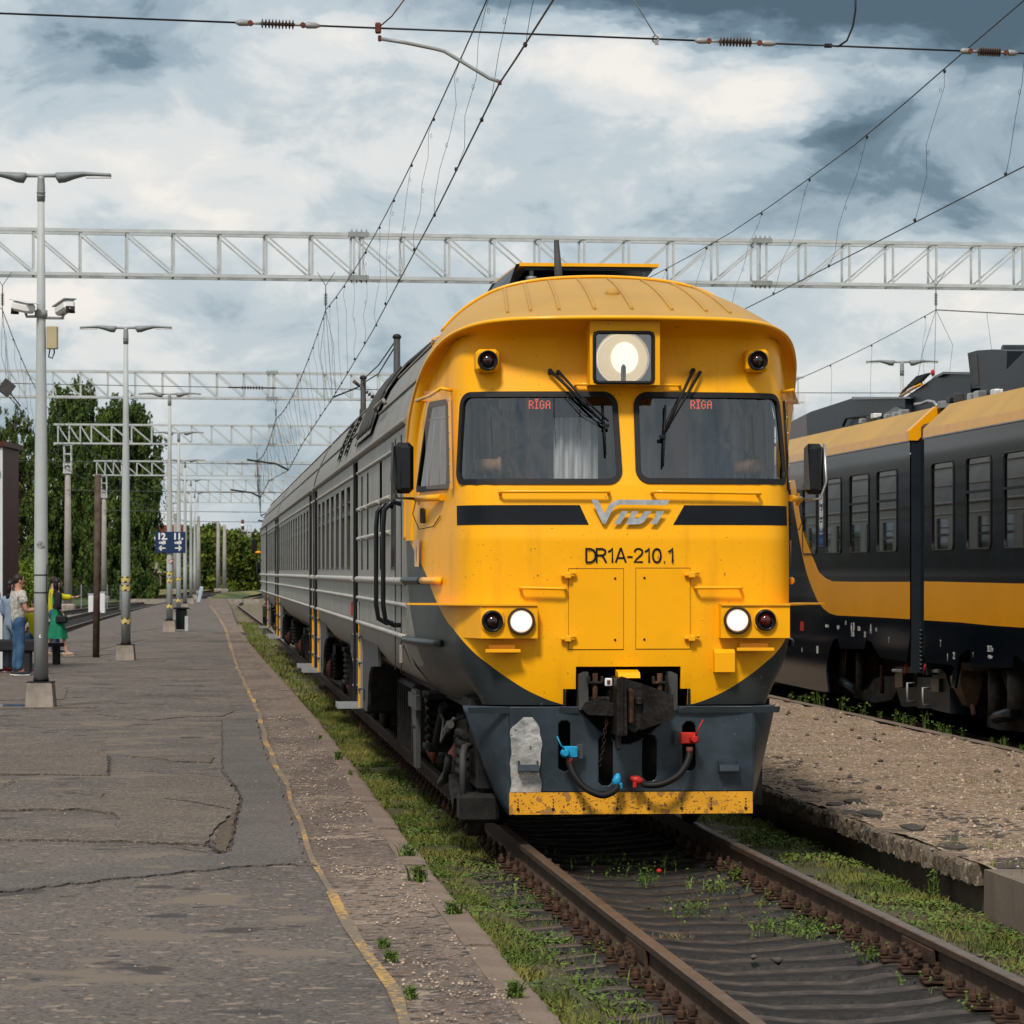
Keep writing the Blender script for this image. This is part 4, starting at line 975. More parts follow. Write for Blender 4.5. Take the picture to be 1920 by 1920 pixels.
def stairwell(root, a, b, sgn, cut):
    """sheet skirt beside a door, cut round for the wheels; runs from y=a to y=b"""
    for s in (-1, 1):
        if sgn < 0: poly = [(b, 1.45), (b, .62), (b-.05, .58), (b-.85, .58), (b-.98, .66), (b-1.10, .85), (b-1.35, 1.0), (b-1.75, 1.08), (a, 1.12), (a, 1.45)]
        else: poly = [(a, 1.45), (a, .62), (a+.05, .58), (a+.85, .58), (a+.98, .66), (a+1.10, .85), (a+1.35, 1.0), (a+1.75, 1.08), (b, 1.12), (b, 1.45)]
        x0, x1 = (s*1.47, s*1.44); MB().prism(poly, 'x', min(x0, x1), max(x0, x1)).build('stairwell_skirt', MAT['under_grey'], root)
        yy = b-.3 if sgn < 0 else a+.3; MB().box((s*1.474, yy, .74), (.01, .16, .12)).build('skirt_opening', MAT['dark_gap'], root)
def bogie(root, yc, wb=2.6, detail=True, nm='bogie'):
    U = MAT['under']
    for s in (-1, 1):
        for dy in (-wb/2, wb/2):
            if s < 0:
                o = MB().lathe([(.475, -.70), (.44, -.66), (.43, .66), (.475, .70)], (0, yc+dy, .46), (1, 0, 0), 8, cap=False)
            mb = MB(); mb.lathe([(.10, -.06), (.475, -.06), (.475, .02), (.46, .03), (.44, .05), (.40, .065), (.13, .065)], (s*.80, yc+dy, .475), (s, 0, 0), 32); mb.build('wheel', MAT['rail_top'] if False else MAT['under'], root)
            mb = MB(); mb.box((s*1.03, yc+dy, .48), (.20, .34, .34), bev=.05); mb.build('axle_box', U, root)
            MB().lathe([(.15, 0), (.155, .03), (.12, .045), (.09, .07), (.05, .085), (.001, .09)], (s*1.12, yc+dy, .50), (s, 0, 0), 20).build('axle_box_cover', MAT['rust_red'], root)
            for e in (-1, 1):
                mb = MB(); yy = yc+dy+e*.36
                for k in range(5): mb.lathe([(.075, 0), (.095, .018), (.095, .034), (.075, .052)], (s*1.03, yy, .42+.062*k), (0, 0, 1), 14, cap=False)
                mb.lathe([(.06, -.03), (.06, .36)], (s*1.03, yy, .40), (0, 0, 1), 10); mb.build('coil_spring', U, root)
        mb = MB(); mb.prism([(yc-wb/2-.55, .74), (yc-wb/2-.5, .86), (yc-.7, .88), (yc-.5, .72), (yc+.5, .72), (yc+.7, .88), (yc+wb/2+.5, .86), (yc+wb/2+.55, .74), (yc+.8, .70), (yc+.55, .52), (yc-.55, .52), (yc-.8, .70)], 'x', min(s*.98, s*1.08), max(s*.98, s*1.08)); mb.build('bogie_frame', U, root)
        mb = MB()
        for k in range(5): mb.lathe([(.11, 0), (.14, .02), (.14, .045), (.11, .065)], (s*1.15, yc-.16, .60+.072*k), (0, 0, 1), 16, cap=False); mb.lathe([(.11, 0), (.14, .02), (.14, .045), (.11, .065)], (s*1.15, yc+.18, .60+.072*k), (0, 0, 1), 16, cap=False)
        mb.box((s*1.15, yc, .56), (.3, .75, .05), bev=.01); mb.box((s*1.15, yc, 1.0), (.3, .75, .06), bev=.01); mb.build('bolster_spring', U, root)
        if detail:
            MB().tube([(s*1.2, yc-.9, .95), (s*1.22, yc-.45, .62)], [.035, .05], 10).build('damper', U, root)
            MB().tube([(s*1.2, yc+.45, .62), (s*1.2, yc+.95, .95)], [.035, .05], 10).build('damper', U, root)
            mb = MB(); mb.tube([(s*1.18, yc-1.9, .55), (s*1.2, yc-1.7, .38), (s*1.2, yc-1.2, .34), (s*1.18, yc-.9, .38)], .02, 6); mb.tube([(s*1.1, yc-1.9, .9), (s*1.22, yc-1.3, .82), (s*1.22, yc-.6, .9), (s*1.1, yc-.2, 1.0)], .016, 6); mb.build('brake_pipes', U, root)
            for dy in (-.52, .52): mb = MB(); mb.box((s*.84, yc+dy*1.55, .40), (.10, .07, .34), bev=.02); mb.tube([(s*.84, yc+dy*1.55, .55), (s*.84, yc+dy*1.5, .95)], .02, 6); mb.build('brake_block', MAT['rust_red'], root)
def underframe(root, y0, y1, boxes):
    MB().box((0, (y0+y1)/2, 1.04), (2.3, y1-y0, .08)).build('floor_frame', MAT['dark_gap'], root)
    for (a, b, z0, z1, xx) in boxes:
        mb = MB(); mb.box((0, (a+b)/2, (z0+z1)/2), (xx*2, b-a, z1-z0), bev=.03)
        for s in (-1, 1):
            for k in range(int((b-a)/.35)): mb.box((s*(xx+.01), a+.2+k*.35, (z0+z1)/2), (.03, .03, (z1-z0)*.9))
        mb.build('equipment_box', MAT['under'], root)
def roof_louvre(root, yc, w, zc=3.66):
    # two rows of slats on the shoulder of the roof
    o = None
    for k in range(7):
        x, z = roof_at(zc-.2+.062*k, .012); q = MB().box((-x, yc-w/2, z), (.05, .14, .028), ry=R(-25)).build('louvre_slat', MAT['black'], root)
    mb = MB(); mb.grid(lambda i, j: Vector((-roof_at(zc-.24+.07*j, .010+.03*(i == 0))[0], yc-w/2+.04+w*.5*i, roof_at(zc-.24+.07*j, .010)[1])), 1, 7); mb.build('roof_louvre', MAT['roof_grey'], root)
MAT['roof_grey'] = M('roof_grey_paint', (.22, .205, .18), .5, var=.18, scale=1.1, col2=(.14, .135, .12), stretch=(1, 1.6, .5), bump=.15, bscale=4, coat=.05)
def roof_at(zz, off=0.0):
    zs = [p[1] for p in ROOF[:10]][::-1]; xs = [p[0] for p in ROOF[:10]][::-1]; x = float(np.interp(zz, zs, xs)); x2 = float(np.interp(zz+.02, zs, xs)); t = Vector((x2-x, .02)).normalized(); return x+t.y*off, zz-t.x*off
def build_lead_car():
    r = empty('diesel_railcar', TO, TH, 'leading railcar with rounded yellow cab, lit headlights and grey ribbed side facing the platform', 'railcar', kind='thing')
    build_nose(r); build_visor(r); build_headlight(r); nose_details(r); build_cab_interior(r); build_plow(r); build_coupler(r)
    W1 = [(13.95+1.67*k, 1.0, 2.08, 3.02) for k in range(7)]
    eng = [(10.55, .30, 2.07, 3.05), (9.25, .30, 2.07, 3.05), (6.65, .42, 2.07, 3.08), (4.6, .60, 2.07, 3.02)]
    car_shell(r, 2.5, 26.3, W1+eng, [(11.5, 12.35), (25.1-.25, 26.0-.25)], caps=(False, True))
    # horizontal ribs over the engine room
    for z in (2.71, 2.40):
        for a, b in ((4.95, 6.40), (6.90, 9.05), (9.45, 10.35), (10.75, 11.25)):
            for s in (-1, 1): MB().tube([(s*1.52, a, z), (s*1.535, a+.08, z), (s*1.535, b-.08, z), (s*1.52, b, z)], .022, 6).build('engine_room_rib', MAT['rib'], r)
    stairwell(r, 8.2, 11.35, -1, 0); stairwell(r, 12.55, 14.6, 1, 0); stairwell(r, 22.6, 24.75, -1, 0)
    # cab door: joint lines, handrails
    mb = MB()
    for y in (3.25, 4.15):
        mb.box((-1.523, y, 2.2), (.008, .02, 2.0)); mb.box((1.523, y, 2.2), (.008, .02, 2.0))
    mb.build('cab_door_gap', MAT['rubber'], r)
    for y in (3.35, 4.55):
        z1, z0 = 2.62, 1.60
        MB().tube([(-1.52, y, z1), (-1.60, y-.01, z1+.02), (-1.66, y-.02, z1-.05), (-1.67, y-.02, z1-.18), (-1.67, y-.02, z0+.16), (-1.65, y-.02, z0+.04), (-1.58, y, z0), (-1.52, y, z0)], .021, 10).build('cab_door_handrail', MAT['black'], r)
        MB().tube([(1.52, y, z1), (1.60, y-.01, z1+.02), (1.67, y-.02, z1-.10), (1.67, y-.02, z0+.10), (1.60, y, z0), (1.52, y, z0)], .021, 10).build('cab_door_handrail', MAT['black'], r)
    MB().box((-1.53, 3.12, 1.36), (.03, .14, .16), bev=.01).build('side_socket', MAT['grey_low'], r)
    MB().box((-1.53, 11.15, 1.62), (.02, .16, .22), bev=.01).build('door_button_plate', MAT['galv'], r)
    MB().box((-1.53, 12.85, 1.64), (.02, .10, .16), bev=.02).build('red_marker', MAT['red'], r)
    # access ladder plate, bracket and pipes below the cab
    mb = MB(); mb.prism([(3.25, 1.05), (3.27, .40), (3.55, .40), (3.60, .62), (3.80, .82), (3.84, 1.05)], 'x', -1.40, -1.36)
    mb.box((-1.40, 3.45, .96), (.04, 1.1, .12)); o = mb.build('step_bracket', MAT['under_grey'], r)
    mb = MB()
    for y in (3.35, 3.55, 3.72): mb.lathe([(.014, 0), (.012, .014)], (-1.40, y, .74), (-1, 0, 0), 6)
    mb.build('bracket_bolts', MAT['cast'], o)
    MB().lathe([(.02, 0), (.10, .02), (.10, .30), (.02, .33)], (-1.0, 1.05, .80), (0, 1, 0), 14).build('air_reservoir', MAT['under'], r)
    MB().tube([(-1.22, .35, .30), (-1.22, .35, .66), (-1.20, .42, .72), (-1.15, .55, .72)], .026, 10).build('sanding_pipe', MAT['under_grey'], r)
    mb = MB()
    for k in range(5): mb.tube([(-1.18, .62, .80-.075*k), (-1.19, 1.25, .80-.075*k)], .030, 8)
    mb.build('cooler_tubes', MAT['under'], r)
    mb = MB(); mb.box((-.98, .8, .62), (.25, .9, .5), bev=.04); mb.box((-1.1, .45, .26), (.3, .35, .22), bev=.03); mb.prism([(.9, .30), (1.7, .52), (1.75, .46), (1.0, .20)], 'x', -1.25, -1.1); mb.build('brake_rigging', MAT['under'], r)
    MB().lathe([(.07, -.1), (.07, .02), (.05, .05)], (-1.12, .42, .15), (0, 0, 1), 12).build('sand_nozzle', MAT['cast'], r)
    MB().tube([(-1.25, 1.4, .60), (-1.27, 1.5, .42), (-1.27, 2.1, .34), (-1.22, 2.3, .40)], .03, 8).build('brake_hose', MAT['rubber'], r)
    MB().tube([(-1.25, .9, .92), (-1.3, 1.15, .78), (-1.3, 1.6, .70), (-1.25, 2.0, .86)], .012, 6).build('wiring', MAT['under_grey'], r)
    mb = MB()
    for k in range(6): mb.lathe([(.03, 0), (.036, .01), (.03, .02)], (-1.28, .85+k*.07, .87-.012*k), (0, 1, -.15), 8)
    mb.build('flexible_coupling', MAT['under_grey'], r)
    bogie(r, 3.6+.0); bogie(r, 21.0)
    underframe(r, .5, 26.2, [(6.3, 8.6, .35, 1.0, 1.25), (15, 18.6, .38, 1.0, 1.3)])
    # roof: louvres, air intakes, catwalk, posts with the aerial wire
    roof_louvre(r, 17.4, 1.0); roof_louvre(r, 15.3, .9); roof_louvre(r, 12.4, 1.0)
    mb = MB(); mb.grid(lambda i, j: Vector((-roof_at(3.42+.085*j, .035)[0], 8.6+.8*i, roof_at(3.42+.085*j, .035)[1])), 4, 8); o = mb.build('air_intake', MAT['roof_grey'], r)
    for k in range(4):
        for j in range(3):
            mb = MB(); mb.grid(lambda a_, b_: Vector((-roof_at(3.47+.22*j+.15*b_, .042)[0], 8.75+.78*k+.5*a_, roof_at(3.47+.22*j+.15*b_, .042)[1])), 1, 1); mb.build('intake_mesh', MAT['black'], o)
        mb = MB(); mb.tube([(-roof_at(3.44+.09*j, .06)[0], 8.68+.78*k+.05*j, roof_at(3.44+.09*j, .06)[1]) for j in range(8)], .016, 6); mb.build('intake_bar', MAT['under_grey'], o)
    mb = MB(); mb.prism([(3.2, .40), (3.2, 1.05), (3.6, 1.05), (3.6, .40)], 'x', 1.34, 1.40); mb.build('side_guard', MAT['under'], r)
    MB().tube([(-1.1, 5.5, 4.12), (-1.12, 9, 4.14), (-1.12, 11.2, 4.12)], .03, 6).build('roof_conduit', MAT['under_grey'], r)
    
    MB().tube([(-1.48, 6.6, 3.62), (-1.50, 6.62, 3.66), (-1.50, 8.2, 3.66), (-1.48, 8.22, 3.62)], .02, 6).build('roof_rail', MAT['grey_low'], r)
    tops = []
    for y in (11.5, 19.4):
        MB().lathe([(.05, -.3), (.05, .02), (.038, .04), (.036, .42)], (-1.10, y, 4.14), (0, 0, 1), 10).build('aerial_post', MAT['under_grey'], r); tops.append(Vector((-1.10, y, 4.56)))
        MB().ell((-1.10, y, 4.58), (.05, .05, .035), 8).build('aerial_insulator', MAT['cast'], r)
    for dz in (0, -.05):
        MB().tube([tops[0]+Vector((0, 0, dz)), (tops[0]+tops[1])/2+Vector((0, 0, -.05+dz*2)), tops[1]+Vector((0, 0, dz))], .008, 5).build('aerial_wire', MAT['wire'], r)
    # raised hatch on small feet
    a, b = F(957, 500, 3.5), F(1227, 503, 3.5); z = a.z
    mb = MB(); mb.prism([(3.2, z-.02), (3.2, z+.008), (5.6, z+.06), (5.6, z+.03)], 'x', a.x+.05, b.x); o = mb.build('roof_fan_hood', MAT['yellow_trim'], r)
    MB().prism([(3.25, z-.05), (3.25, z-.025), (5.6, z+.0), (5.6, z-.2)], 'x', a.x+.1, b.x-.05).build('hood_underside', MAT['black'], o)
    mb = MB(); mb.add([(a.x+.05, 3.2, z), (a.x+.05, 5.6, z+.04), (a.x-.18, 5.6, z-.30), (a.x-.02, 3.4, z-.16), (a.x+.02, 3.2, z-.005), (a.x+.02, 5.6, z+.03)], [(0, 1, 2, 3), (0, 3, 4), (1, 5, 2)]); mb.build('hood_flap', MAT['dark_paint'], o)
    for x in (a.x+.16, b.x-.12):
        mb = MB(); mb.lathe([(.05, -.12), (.05, -.09), (.018, -.085), (.022, -.02), (.03, -.015), (.03, .0)], (x, 3.3, z-.01), (0, 0, 1), 8); mb.build('hood_foot', MAT['galv'], o)
    return r
def build_coach(name, y0, y1, label, rear):
    r = empty(name, TO, TH, label, 'railcar', kind='thing')
    if not rear:
        n = 13; a = y0+2.9; st = (y1-y0-5.2)/(n-1)
        car_shell(r, y0, y1, [(a+st*k-.1, 1.0, 2.08, 3.02) for k in range(n)], [(y0+.5, y0+1.35), (y1-1.55, y1-.7)])
        stairwell(r, y0+1.45, y0+3.2, 1, 0); stairwell(r, y1-3.3, y1-1.7, -1, 0); bogie(r, y0+4.3, detail=False); bogie(r, y1-4.3, detail=False)
        underframe(r, y0, y1, [(y0+9, y0+13, .4, 1.0, 1.25)])
    else:
        L = y1; W1 = [(y0+2.6+1.67*k, 1.0, 2.08, 3.02) for k in range(7)]
        car_shell(r, y0, y1-2.5, W1+[(y1-10.5, .3, 2.07, 3.05), (y1-9.2, .3, 2.07, 3.05), (y1-6.6, .4, 2.07, 3.08), (y1-4.6, .5, 2.07, 3.05)], [(y0+.5, y0+1.35), (y1-12.4, y1-11.5)], caps=(True, False))
        stairwell(r, y1-11.4, y1-8.4, 1, 0); stairwell(r, y0+1.45, y0+3.2, 1, 0); bogie(r, y0+5, detail=False); bogie(r, y1-4, detail=False)
        underframe(r, y0, y1-.5, [(y0+9, y0+12, .4, 1.0, 1.25)])
        # rear cab, plain: rounded yellow end with visor and mirrors
        mb = MB(); sec = [(x, z) for x, z in ROOF]+[(1.5, 1.5), (1.25, 1.08)]; full = [(-x, z) for x, z in sec[::-1]]+sec[1:]
        ks = [0, .3, .6, .8, .93, 1.0]
        def P(i, j):
            t = ks[j]; k = math.sqrt(max(0, 1-(t*.94)**2)); x, z = full[i]
            return Vector((x*(.62+.38*k), y1-2.5+2.5*t, z-(.45*(1-k) if z > 3.3 else 0)))
        mb.grid(P, len(full)-1, 5, 0, True); mb.build('rear_cab', MAT['yellow'], r)
        MB().box((0, y1-.05, 2.4), (1.75, .3, 2.5), bev=.1).build('rear_cab_front', MAT['yellow'], r)
        for s in (-1, 1): MB().box((s*1.70, y1-1.4, 2.80), (.17, .10, .42), bev=.03).build('mirror_housing', MAT['black'], r)
        for s in (-1, 1): MB().tube([(s*1.5, y1-1.5, 2.62), (s*1.70, y1-1.4, 2.62)], .03, 6).build('mirror_arm', MAT['yellow_trim'], r)
        for s in (-1, 1):
            mb = MB(); mb.prism([(y1-3.6, 1.05), (y1-3.5, .75), (y1-3.25, .62), (y1-3.25, .25), (y1-2.95, .25), (y1-2.9, 1.05)], 'x', min(s*1.38, s*1.48), max(s*1.38, s*1.48)); mb.build('step_bracket', MAT['under_grey'], r)
            MB().tube([(s*1.52, y1-3.6, 2.4), (s*1.64, y1-3.6, 2.3), (s*1.64, y1-3.6, 1.75), (s*1.52, y1-3.6, 1.65)], .025, 6).build('cab_door_handrail', MAT['black'], r)
    return r
# ------------------------------------------------------------------ the electric train on the next track
T2O = TO+TX*7.30+Vector((.029, 0, 0)); XS2 = -1.45
def S2(px, py, x=XS2): return S(px, py, x, T2O)
def build_emu():
    yA, yB = S2(1706, 1100).y, S2(1733, 1100).y     # gap between the two bodies
    NV = MAT['navy']; Y2 = MAT['yellow2']
    def zz(px, py): return S2(px, py).z
    zc, zt = 3.74, 4.17
    def body(label, ya, yb, wins, skirt, nm):
        r = empty('electric_train_car', T2O, TH, label, 'train car', 'coupled cars of the parked train', kind='thing')
        z1 = 1.20; holes = [(a, b, c, d) for a, b, c, d in wins]
        mb = MB(); side_grid(mb, XS2, [ya, yb]+[v for h in holes for v in h[:2]], [z1, zc]+[v for h in holes for v in h[2:]], holes)
        mb.build('side_panel', NV, r)
        MB().prism([(ya, z1), (yb, z1)]+skirt, 'x', XS2, XS2+.03).build('side_skirt', NV, r)
        mb = MB(); mb.box((1.45, (ya+yb)/2, 2.2), (.05, yb-ya, 3.0)); mb.build('far_side_panel', NV, r)
        for yy in (ya, yb):
            o = MB().box((0, yy+(.02 if yy == ya else -.02), 2.3), (2.86, .03, 3.1)).build('end_panel', MAT['navy_matt'], r)
        # roof shoulder: narrow vertical yellow strip and broad slope
        mb = MB(); mb.box((XS2-.001, (ya+yb)/2, zc+.055), (.03, yb-ya, .11)); mb.build('cant_strip', MAT['yellow_trim'], r)
        mb = MB(); pr = [(-1.465, zc+.11), (-1.12, zt), (-1.10, zt-.06), (-1.44, zc+.05)]; mb.prism(pr, 'y', ya, yb)
        mb.build('roof_slope', MAT['pale_yellow'], r)
        MB().box((.15, (ya+yb)/2, zt-.06), (2.5, yb-ya, .08)).build('roof_deck', MAT['navy_matt'], r)
        mb = MB(); mb.box((XS2-.018, (ya+yb)/2, zc-.008), (.015, yb-ya, .016)); mb.build('cant_seal', MAT['galv'], r)
        # interior
        MB().box((.2, (ya+yb)/2, 1.25), (2.3, yb-ya-.1, .06)).build('car_floor', MAT['cab_in'], r)
        MB().box((1.3, (ya+yb)/2, 2.5), (.04, yb-ya-.1, 2.3)).build('interior_wall', MAT['cab_in'], r)
        MB().box((.1, (ya+yb)/2, 3.6), (2.4, yb-ya-.1, .04)).build('interior_ceiling', MAT['galv'], r)
        for a, b, c, d in wins:
            w = b-a; g = MB().box((XS2+.012, (a+b)/2, (c+d)/2), (.008, w, d-c)).build('window', MAT['tint_glass'], r)
            pts = []; rr = .09
            for (sy, sz, a0) in ((1, 1, 0), (-1, 1, 90), (-1, -1, 180), (1, -1, 270)):
                for k in range(6): t = R(a0+90*k/5); pts.append((XS2-.004, (a+b)/2+sy*(w/2-rr+.012)+rr*math.cos(t), (c+d)/2+sz*((d-c)/2-rr+.012)+rr*math.sin(t)))
            pts += pts[:2]; mb = MB(); mb.tube(pts, .012, 6, caps=False); mb.build('window_frame', MAT['rubber'], g)
            # corner fillets
            mb = MB()
            for sy in (-1, 1):
                for sz in (-1, 1):
                    cy, cz = (a+b)/2+sy*w/2, (c+d)/2+sz*(d-c)/2; P = [(cy, cz)]+[(cy-sy*rr*(1-math.cos(R(t))), cz-sz*rr*(1-math.sin(R(t)))) for t in range(0, 91, 15)]
                    mb.prism(P, 'x', XS2-.001, XS2+.01)
            mb.build('frame_corners', MAT['rubber'], g)
            if w > 1.25:
                zb = c+(d-c)*.63; mb = MB(); mb.box((XS2-.006, (a+b)/2, zb), (.02, w, .03)); mb.build('hopper_bar', MAT['rubber'], g)
            # seat back, pole and curtain seen through the glass
            mb = MB(); mb.box((-.75, a+.15, 2.0), (.9, .12, 1.2), bev=.05); mb.build('seat_back', MAT['seat_blue'], r)
            MB().tube([(-.2, (a+b)/2+.3, 1.3), (-.2, (a+b)/2+.3, 3.55)], .02, 8).build('grab_pole', Y2, r)
            MB().box((XS2+.10, b-.10, (c+d)/2), (.03, .20, d-c)).build('window_pillar_lining', MAT['lining'], r)
        return r
    zb0, zt0 = 2.33, 3.385
    def wn(a, b): return (S2(b, 960).y, S2(a, 960).y, zb0, zt0)
    yF = S2(1490, 1000).y+16
    # skirt outlines (photo points on the side plane), from the near end to the far end
    sk1 = [(1556, 1298), (1541, 1298), (1480, 1282)]
    def yz(q): p = S2(*q); return (p.y, p.z)
    far = [yz(q) for q in [(1700, 1240), (1650, 1233), (1641, 1218), (1633, 1203), (1624, 1199), (1621, 1217), (1575, 1217), (1570, 1196), (1562, 1200), (1553, 1225), (1549, 1260), (1553, 1298), (1541, 1297), (1480, 1284)]]
    yC = far[-1][0]; skirt = [(yF, far[-1][1]), ]+far[::-1]+[(yA, yz((1706, 1240))[1])]
    poly = [(yF, 1.20), (yA, 1.20)][::-1]
    A = body('navy train car with yellow wave beyond the bellows, its windows half hidden by the railcar', yA, yF, [wn(1506, 1531), wn(1549, 1577), wn(1594, 1629), wn(1645, 1682), (S2(1480, 960).y, S2(1480, 960).y+1.0, zb0, zt0)], [(yF, .35)]+[(max(yA, a), b) for a, b in far[::-1]], 'A')
    yN = 26-18-8.0; yN = S2(1990, 1000).y-8
    near = [yz(q) for q in [(1733, 1242), (1785, 1247), (1795, 1262), (1790, 1290), (1783, 1290), (1786, 1262), (1800, 1228), (1812, 1218), (1818, 1220), (1820, 1250), (1840, 1252), (1897, 1252), (1899, 1232), (1906, 1230), (1918, 1240), (1925, 1262)]]
    ye = near[-1][0]; near += [(ye-.3, .40), (yN, .40)]
    Bc = body('navy train car with straight yellow band, nearest car at the right edge', yN, yB, [wn(1748, 1788), wn(1813, 1858), wn(1884, 1938)]+[(S2(1938, 960).y-.55-1.7*(k+1), S2(1938, 960).y-.55-1.7*k-.6, zb0, zt0) for k in range(int((S2(1938, 960).y-yN-2.2)/1.7))], [(max(min(a, yB), yN), b) for a, b in [(yB, near[0][1])]+near], 'B')
    # yellow bands: thin painted sheets conforming to the side
    def band(r, pts): MB().prism([yz(q) if q[0] > 100 else q for q in pts], 'x', XS2-.003, XS2-.0005).build('yellow_band', Y2, r)
    band(A, [(1706, 1091), (1600, 1091), (1561, 1090), (1548, 1084), (1535, 1073), (1523, 1043), (1508, 1005), (1500, 970), (1490, 900), (1480, 900), (1490, 960), (1497, 1000), (1506, 1047), (1514, 1078), (1523, 1103), (1533, 1126), (1544, 1141), (1556, 1150), (1570, 1154), (1640, 1157), (1706, 1161)])
    band(Bc, [(1733, 1090), (1905, 1094), (1990, 1095), (yN, 1.915), (yN, 1.44), (1990, 1181), (1890, 1175), (1860, 1173), (1800, 1167), (1733, 1163)])
    # red and white marks, lettering on the side
    def mark(r, px, py, w, h, m, nm='side_mark'):
        p = S2(px, py); MB().box((XS2-.004, p.y, p.z), (.004, w, h)).build(nm, MAT[m], r); return p
    mark(A, 1504, 1174, .28, .14, 'red', 'red_plate'); 
    side = Matrix(((0, 0, -1, 0), (-1, 0, 0, 0), (0, 1, 0, 0), (0, 0, 0, 1)))
    def stext(r, px, py, body_, size, m='white', sx=1.0):
        p = S2(px, py); text_obj('side_lettering', body_, size, MAT[m], r, Matrix.Translation((XS2-.004, p.y, p.z)) @ side, .0006, sx)
    stext(A, 1599, 1176, '6 0', .17, sx=1.3); stext(A, 1599, 1189, '12.0t', .10, sx=1.2); stext(A, 1611, 1179, '0.10t', .09); stext(A, 1633, 1180, 'A', .19); stext(A, 1643, 1181, '<R', .08); stext(A, 1551, 1174, '0001-3', .06, sx=1.6); stext(A, 1572, 1176, 'Kg 4.5', .07); stext(A, 1586, 1168, '1.3', .08)
    stext(A, 1622, 1190, '20', .11); stext(A, 1667, 1201, 'T', .11); stext(Bc, 1764, 1207, 'T', .12); stext(Bc, 1857, 1217, '28.27m', .10, sx=1.0); stext(Bc, 1857, 1232, '<19.00m>', .06); stext(Bc, 1825, 1228, 'T', .08); stext(Bc, 1777, 1233, '1', .13); stext(Bc, 1789, 1230, '22', .12); stext(A, 1504, 1219, '8', .10); stext(A, 1533, 1219, '88', .16)
    for k, py in enumerate((938, 960, 985, 1008)):
        p = S2(1540, py); mb = MB(); w, h = .26, .14
        mb.box((XS2-.004, p.y, p.z+h), (.003, w, .012)); mb.box((XS2-.004, p.y, p.z-h+.02), (.003, w, .012)); mb.box((XS2-.004, p.y-w/2, p.z), (.003, .014, 2*h-.02)); mb.box((XS2-.004, p.y+w/2, p.z), (.003, .014, 2*h-.02))
        if k == 0: mb.box((XS2-.004, p.y, p.z), (.003, .10, .12))
        elif k == 1: mb.box((XS2-.004, p.y+.05, p.z), (.003, .04, .16)); mb.box((XS2-.004, p.y-.06, p.z-.03), (.003, .04, .10))
        elif k == 2: mb.ell((XS2-.004, p.y, p.z-.02), (.002, .06, .07), 10)
        else: mb.box((XS2-.004, p.y, p.z), (.003, .03, .20), rx=R(30)); mb.box((XS2-.004, p.y, p.z), (.003, .03, .20), rx=R(-30))
        mb.build('pictogram', MAT['white'] if k < 3 else MAT['picto_blue'], A)
    for (px, r_) in ((1504, A), (1533, A)):
        pass
    # bellows
    MB().box((0, (yA+yB)/2, 2.45), (2.62, yA-yB+.02, 3.0), bev=.04).build('car_bellows', MAT['navy_matt'], A)
    mb = MB()
    for k in range(10): mb.ell(S2(1727, 1183+8*k, XS2+.02), (.03, .03, .03), 6)
    mb.build('bellows_studs', MAT['black'], A)
    # folded corner of the roof slope on the far car
    y = yA; MB().prism([(-1.468, zc), (-1.468, zc+.12), (-1.115, zt+.012), (-1.0, zt+.012), (-1.0, zt-.06), (-1.35, zc)], 'y', y-.02, y+.16).build('roof_end_trim', Y2, A)
    # roof equipment, side elevations taken at their own planes
    def roofbox(r, nm, pts, x0, x1, m='navy_matt', ref=None):
        P = [S2(px, py, x0 if ref is None else ref) for px, py in pts]; return MB().prism([(p.y, p.z) for p in P], 'x', x0, x1).build(nm, MAT[m], r)
    roofbox(A, 'roof_fairing', [(1697, 830), (1697, 747), (1597, 747), (1520, 772), (1480, 792), (1480, 850)], -.95, .9)
    roofbox(A, 'roof_fairing_top', [(1692, 747), (1692, 744), (1597, 744), (1597, 749)], -1.0, .95, 'galv')
    roofbox(Bc, 'roof_equipment_case', [(1820, 780), (1820, 702), (1768, 700), (1752, 707), (1690, 750), (1690, 800)], -.85, .8)
    roofbox(Bc, 'case_edge', [(1820, 698), (1768, 697), (1752, 705), (1755, 708), (1769, 701), (1820, 702)], -.92, .85, 'black')
    roofbox(A, 'cable_tray', [(1705, 790), (1700, 770), (1680, 762), (1648, 782), (1645, 800)], -.98, -.8, 'black')
    roofbox(Bc, 'resistor_box', [(1886, 725), (1888, 658), (1862, 655), (1832, 657), (1814, 662), (1822, 728)], -.95, .3)
    roofbox(Bc, 'resistor_grille', [(1833, 722), (1829, 664), (1815, 667), (1821, 724)], -.965, -.94, 'under_grey')
    p = S2(1895, 668, -.7); o = MB().lathe([(.0, 0), (.14, 0), (.145, .9), (.0, .9)], p+Vector((-.1, 0, 0)), (1, 0, 0), 20).build('air_cylinder', MAT['dark_paint'], Bc)
    MB().box(p+Vector((.35, 0, -.18)), (.9, .30, .36), bev=.04).build('air_cylinder_mount', MAT['dark_paint'], Bc)
    roofbox(Bc, 'wheel_ramp_fairing', [(1838, 740), (1838, 726), (1880, 700), (1925, 655), (1990, 600), (1990, 740)], -1.0, -.9)
    roofbox(Bc, 'roof_fairing', [(1870, 740), (1878, 722), (1920, 690), (2000, 640), (2000, 740)], -1.08, -1.0)
    p = S2(1749, 703, -.8); MB().lathe([(.012, -.12), (.012, 0)], p, (0, 0, 1), 8).build('warning_lamp_stem', MAT['galv'], Bc); MB().ell(p+Vector((0, 0, .03)), (.03, .03, .045), 10).build('warning_lamp', MAT['red'], Bc)
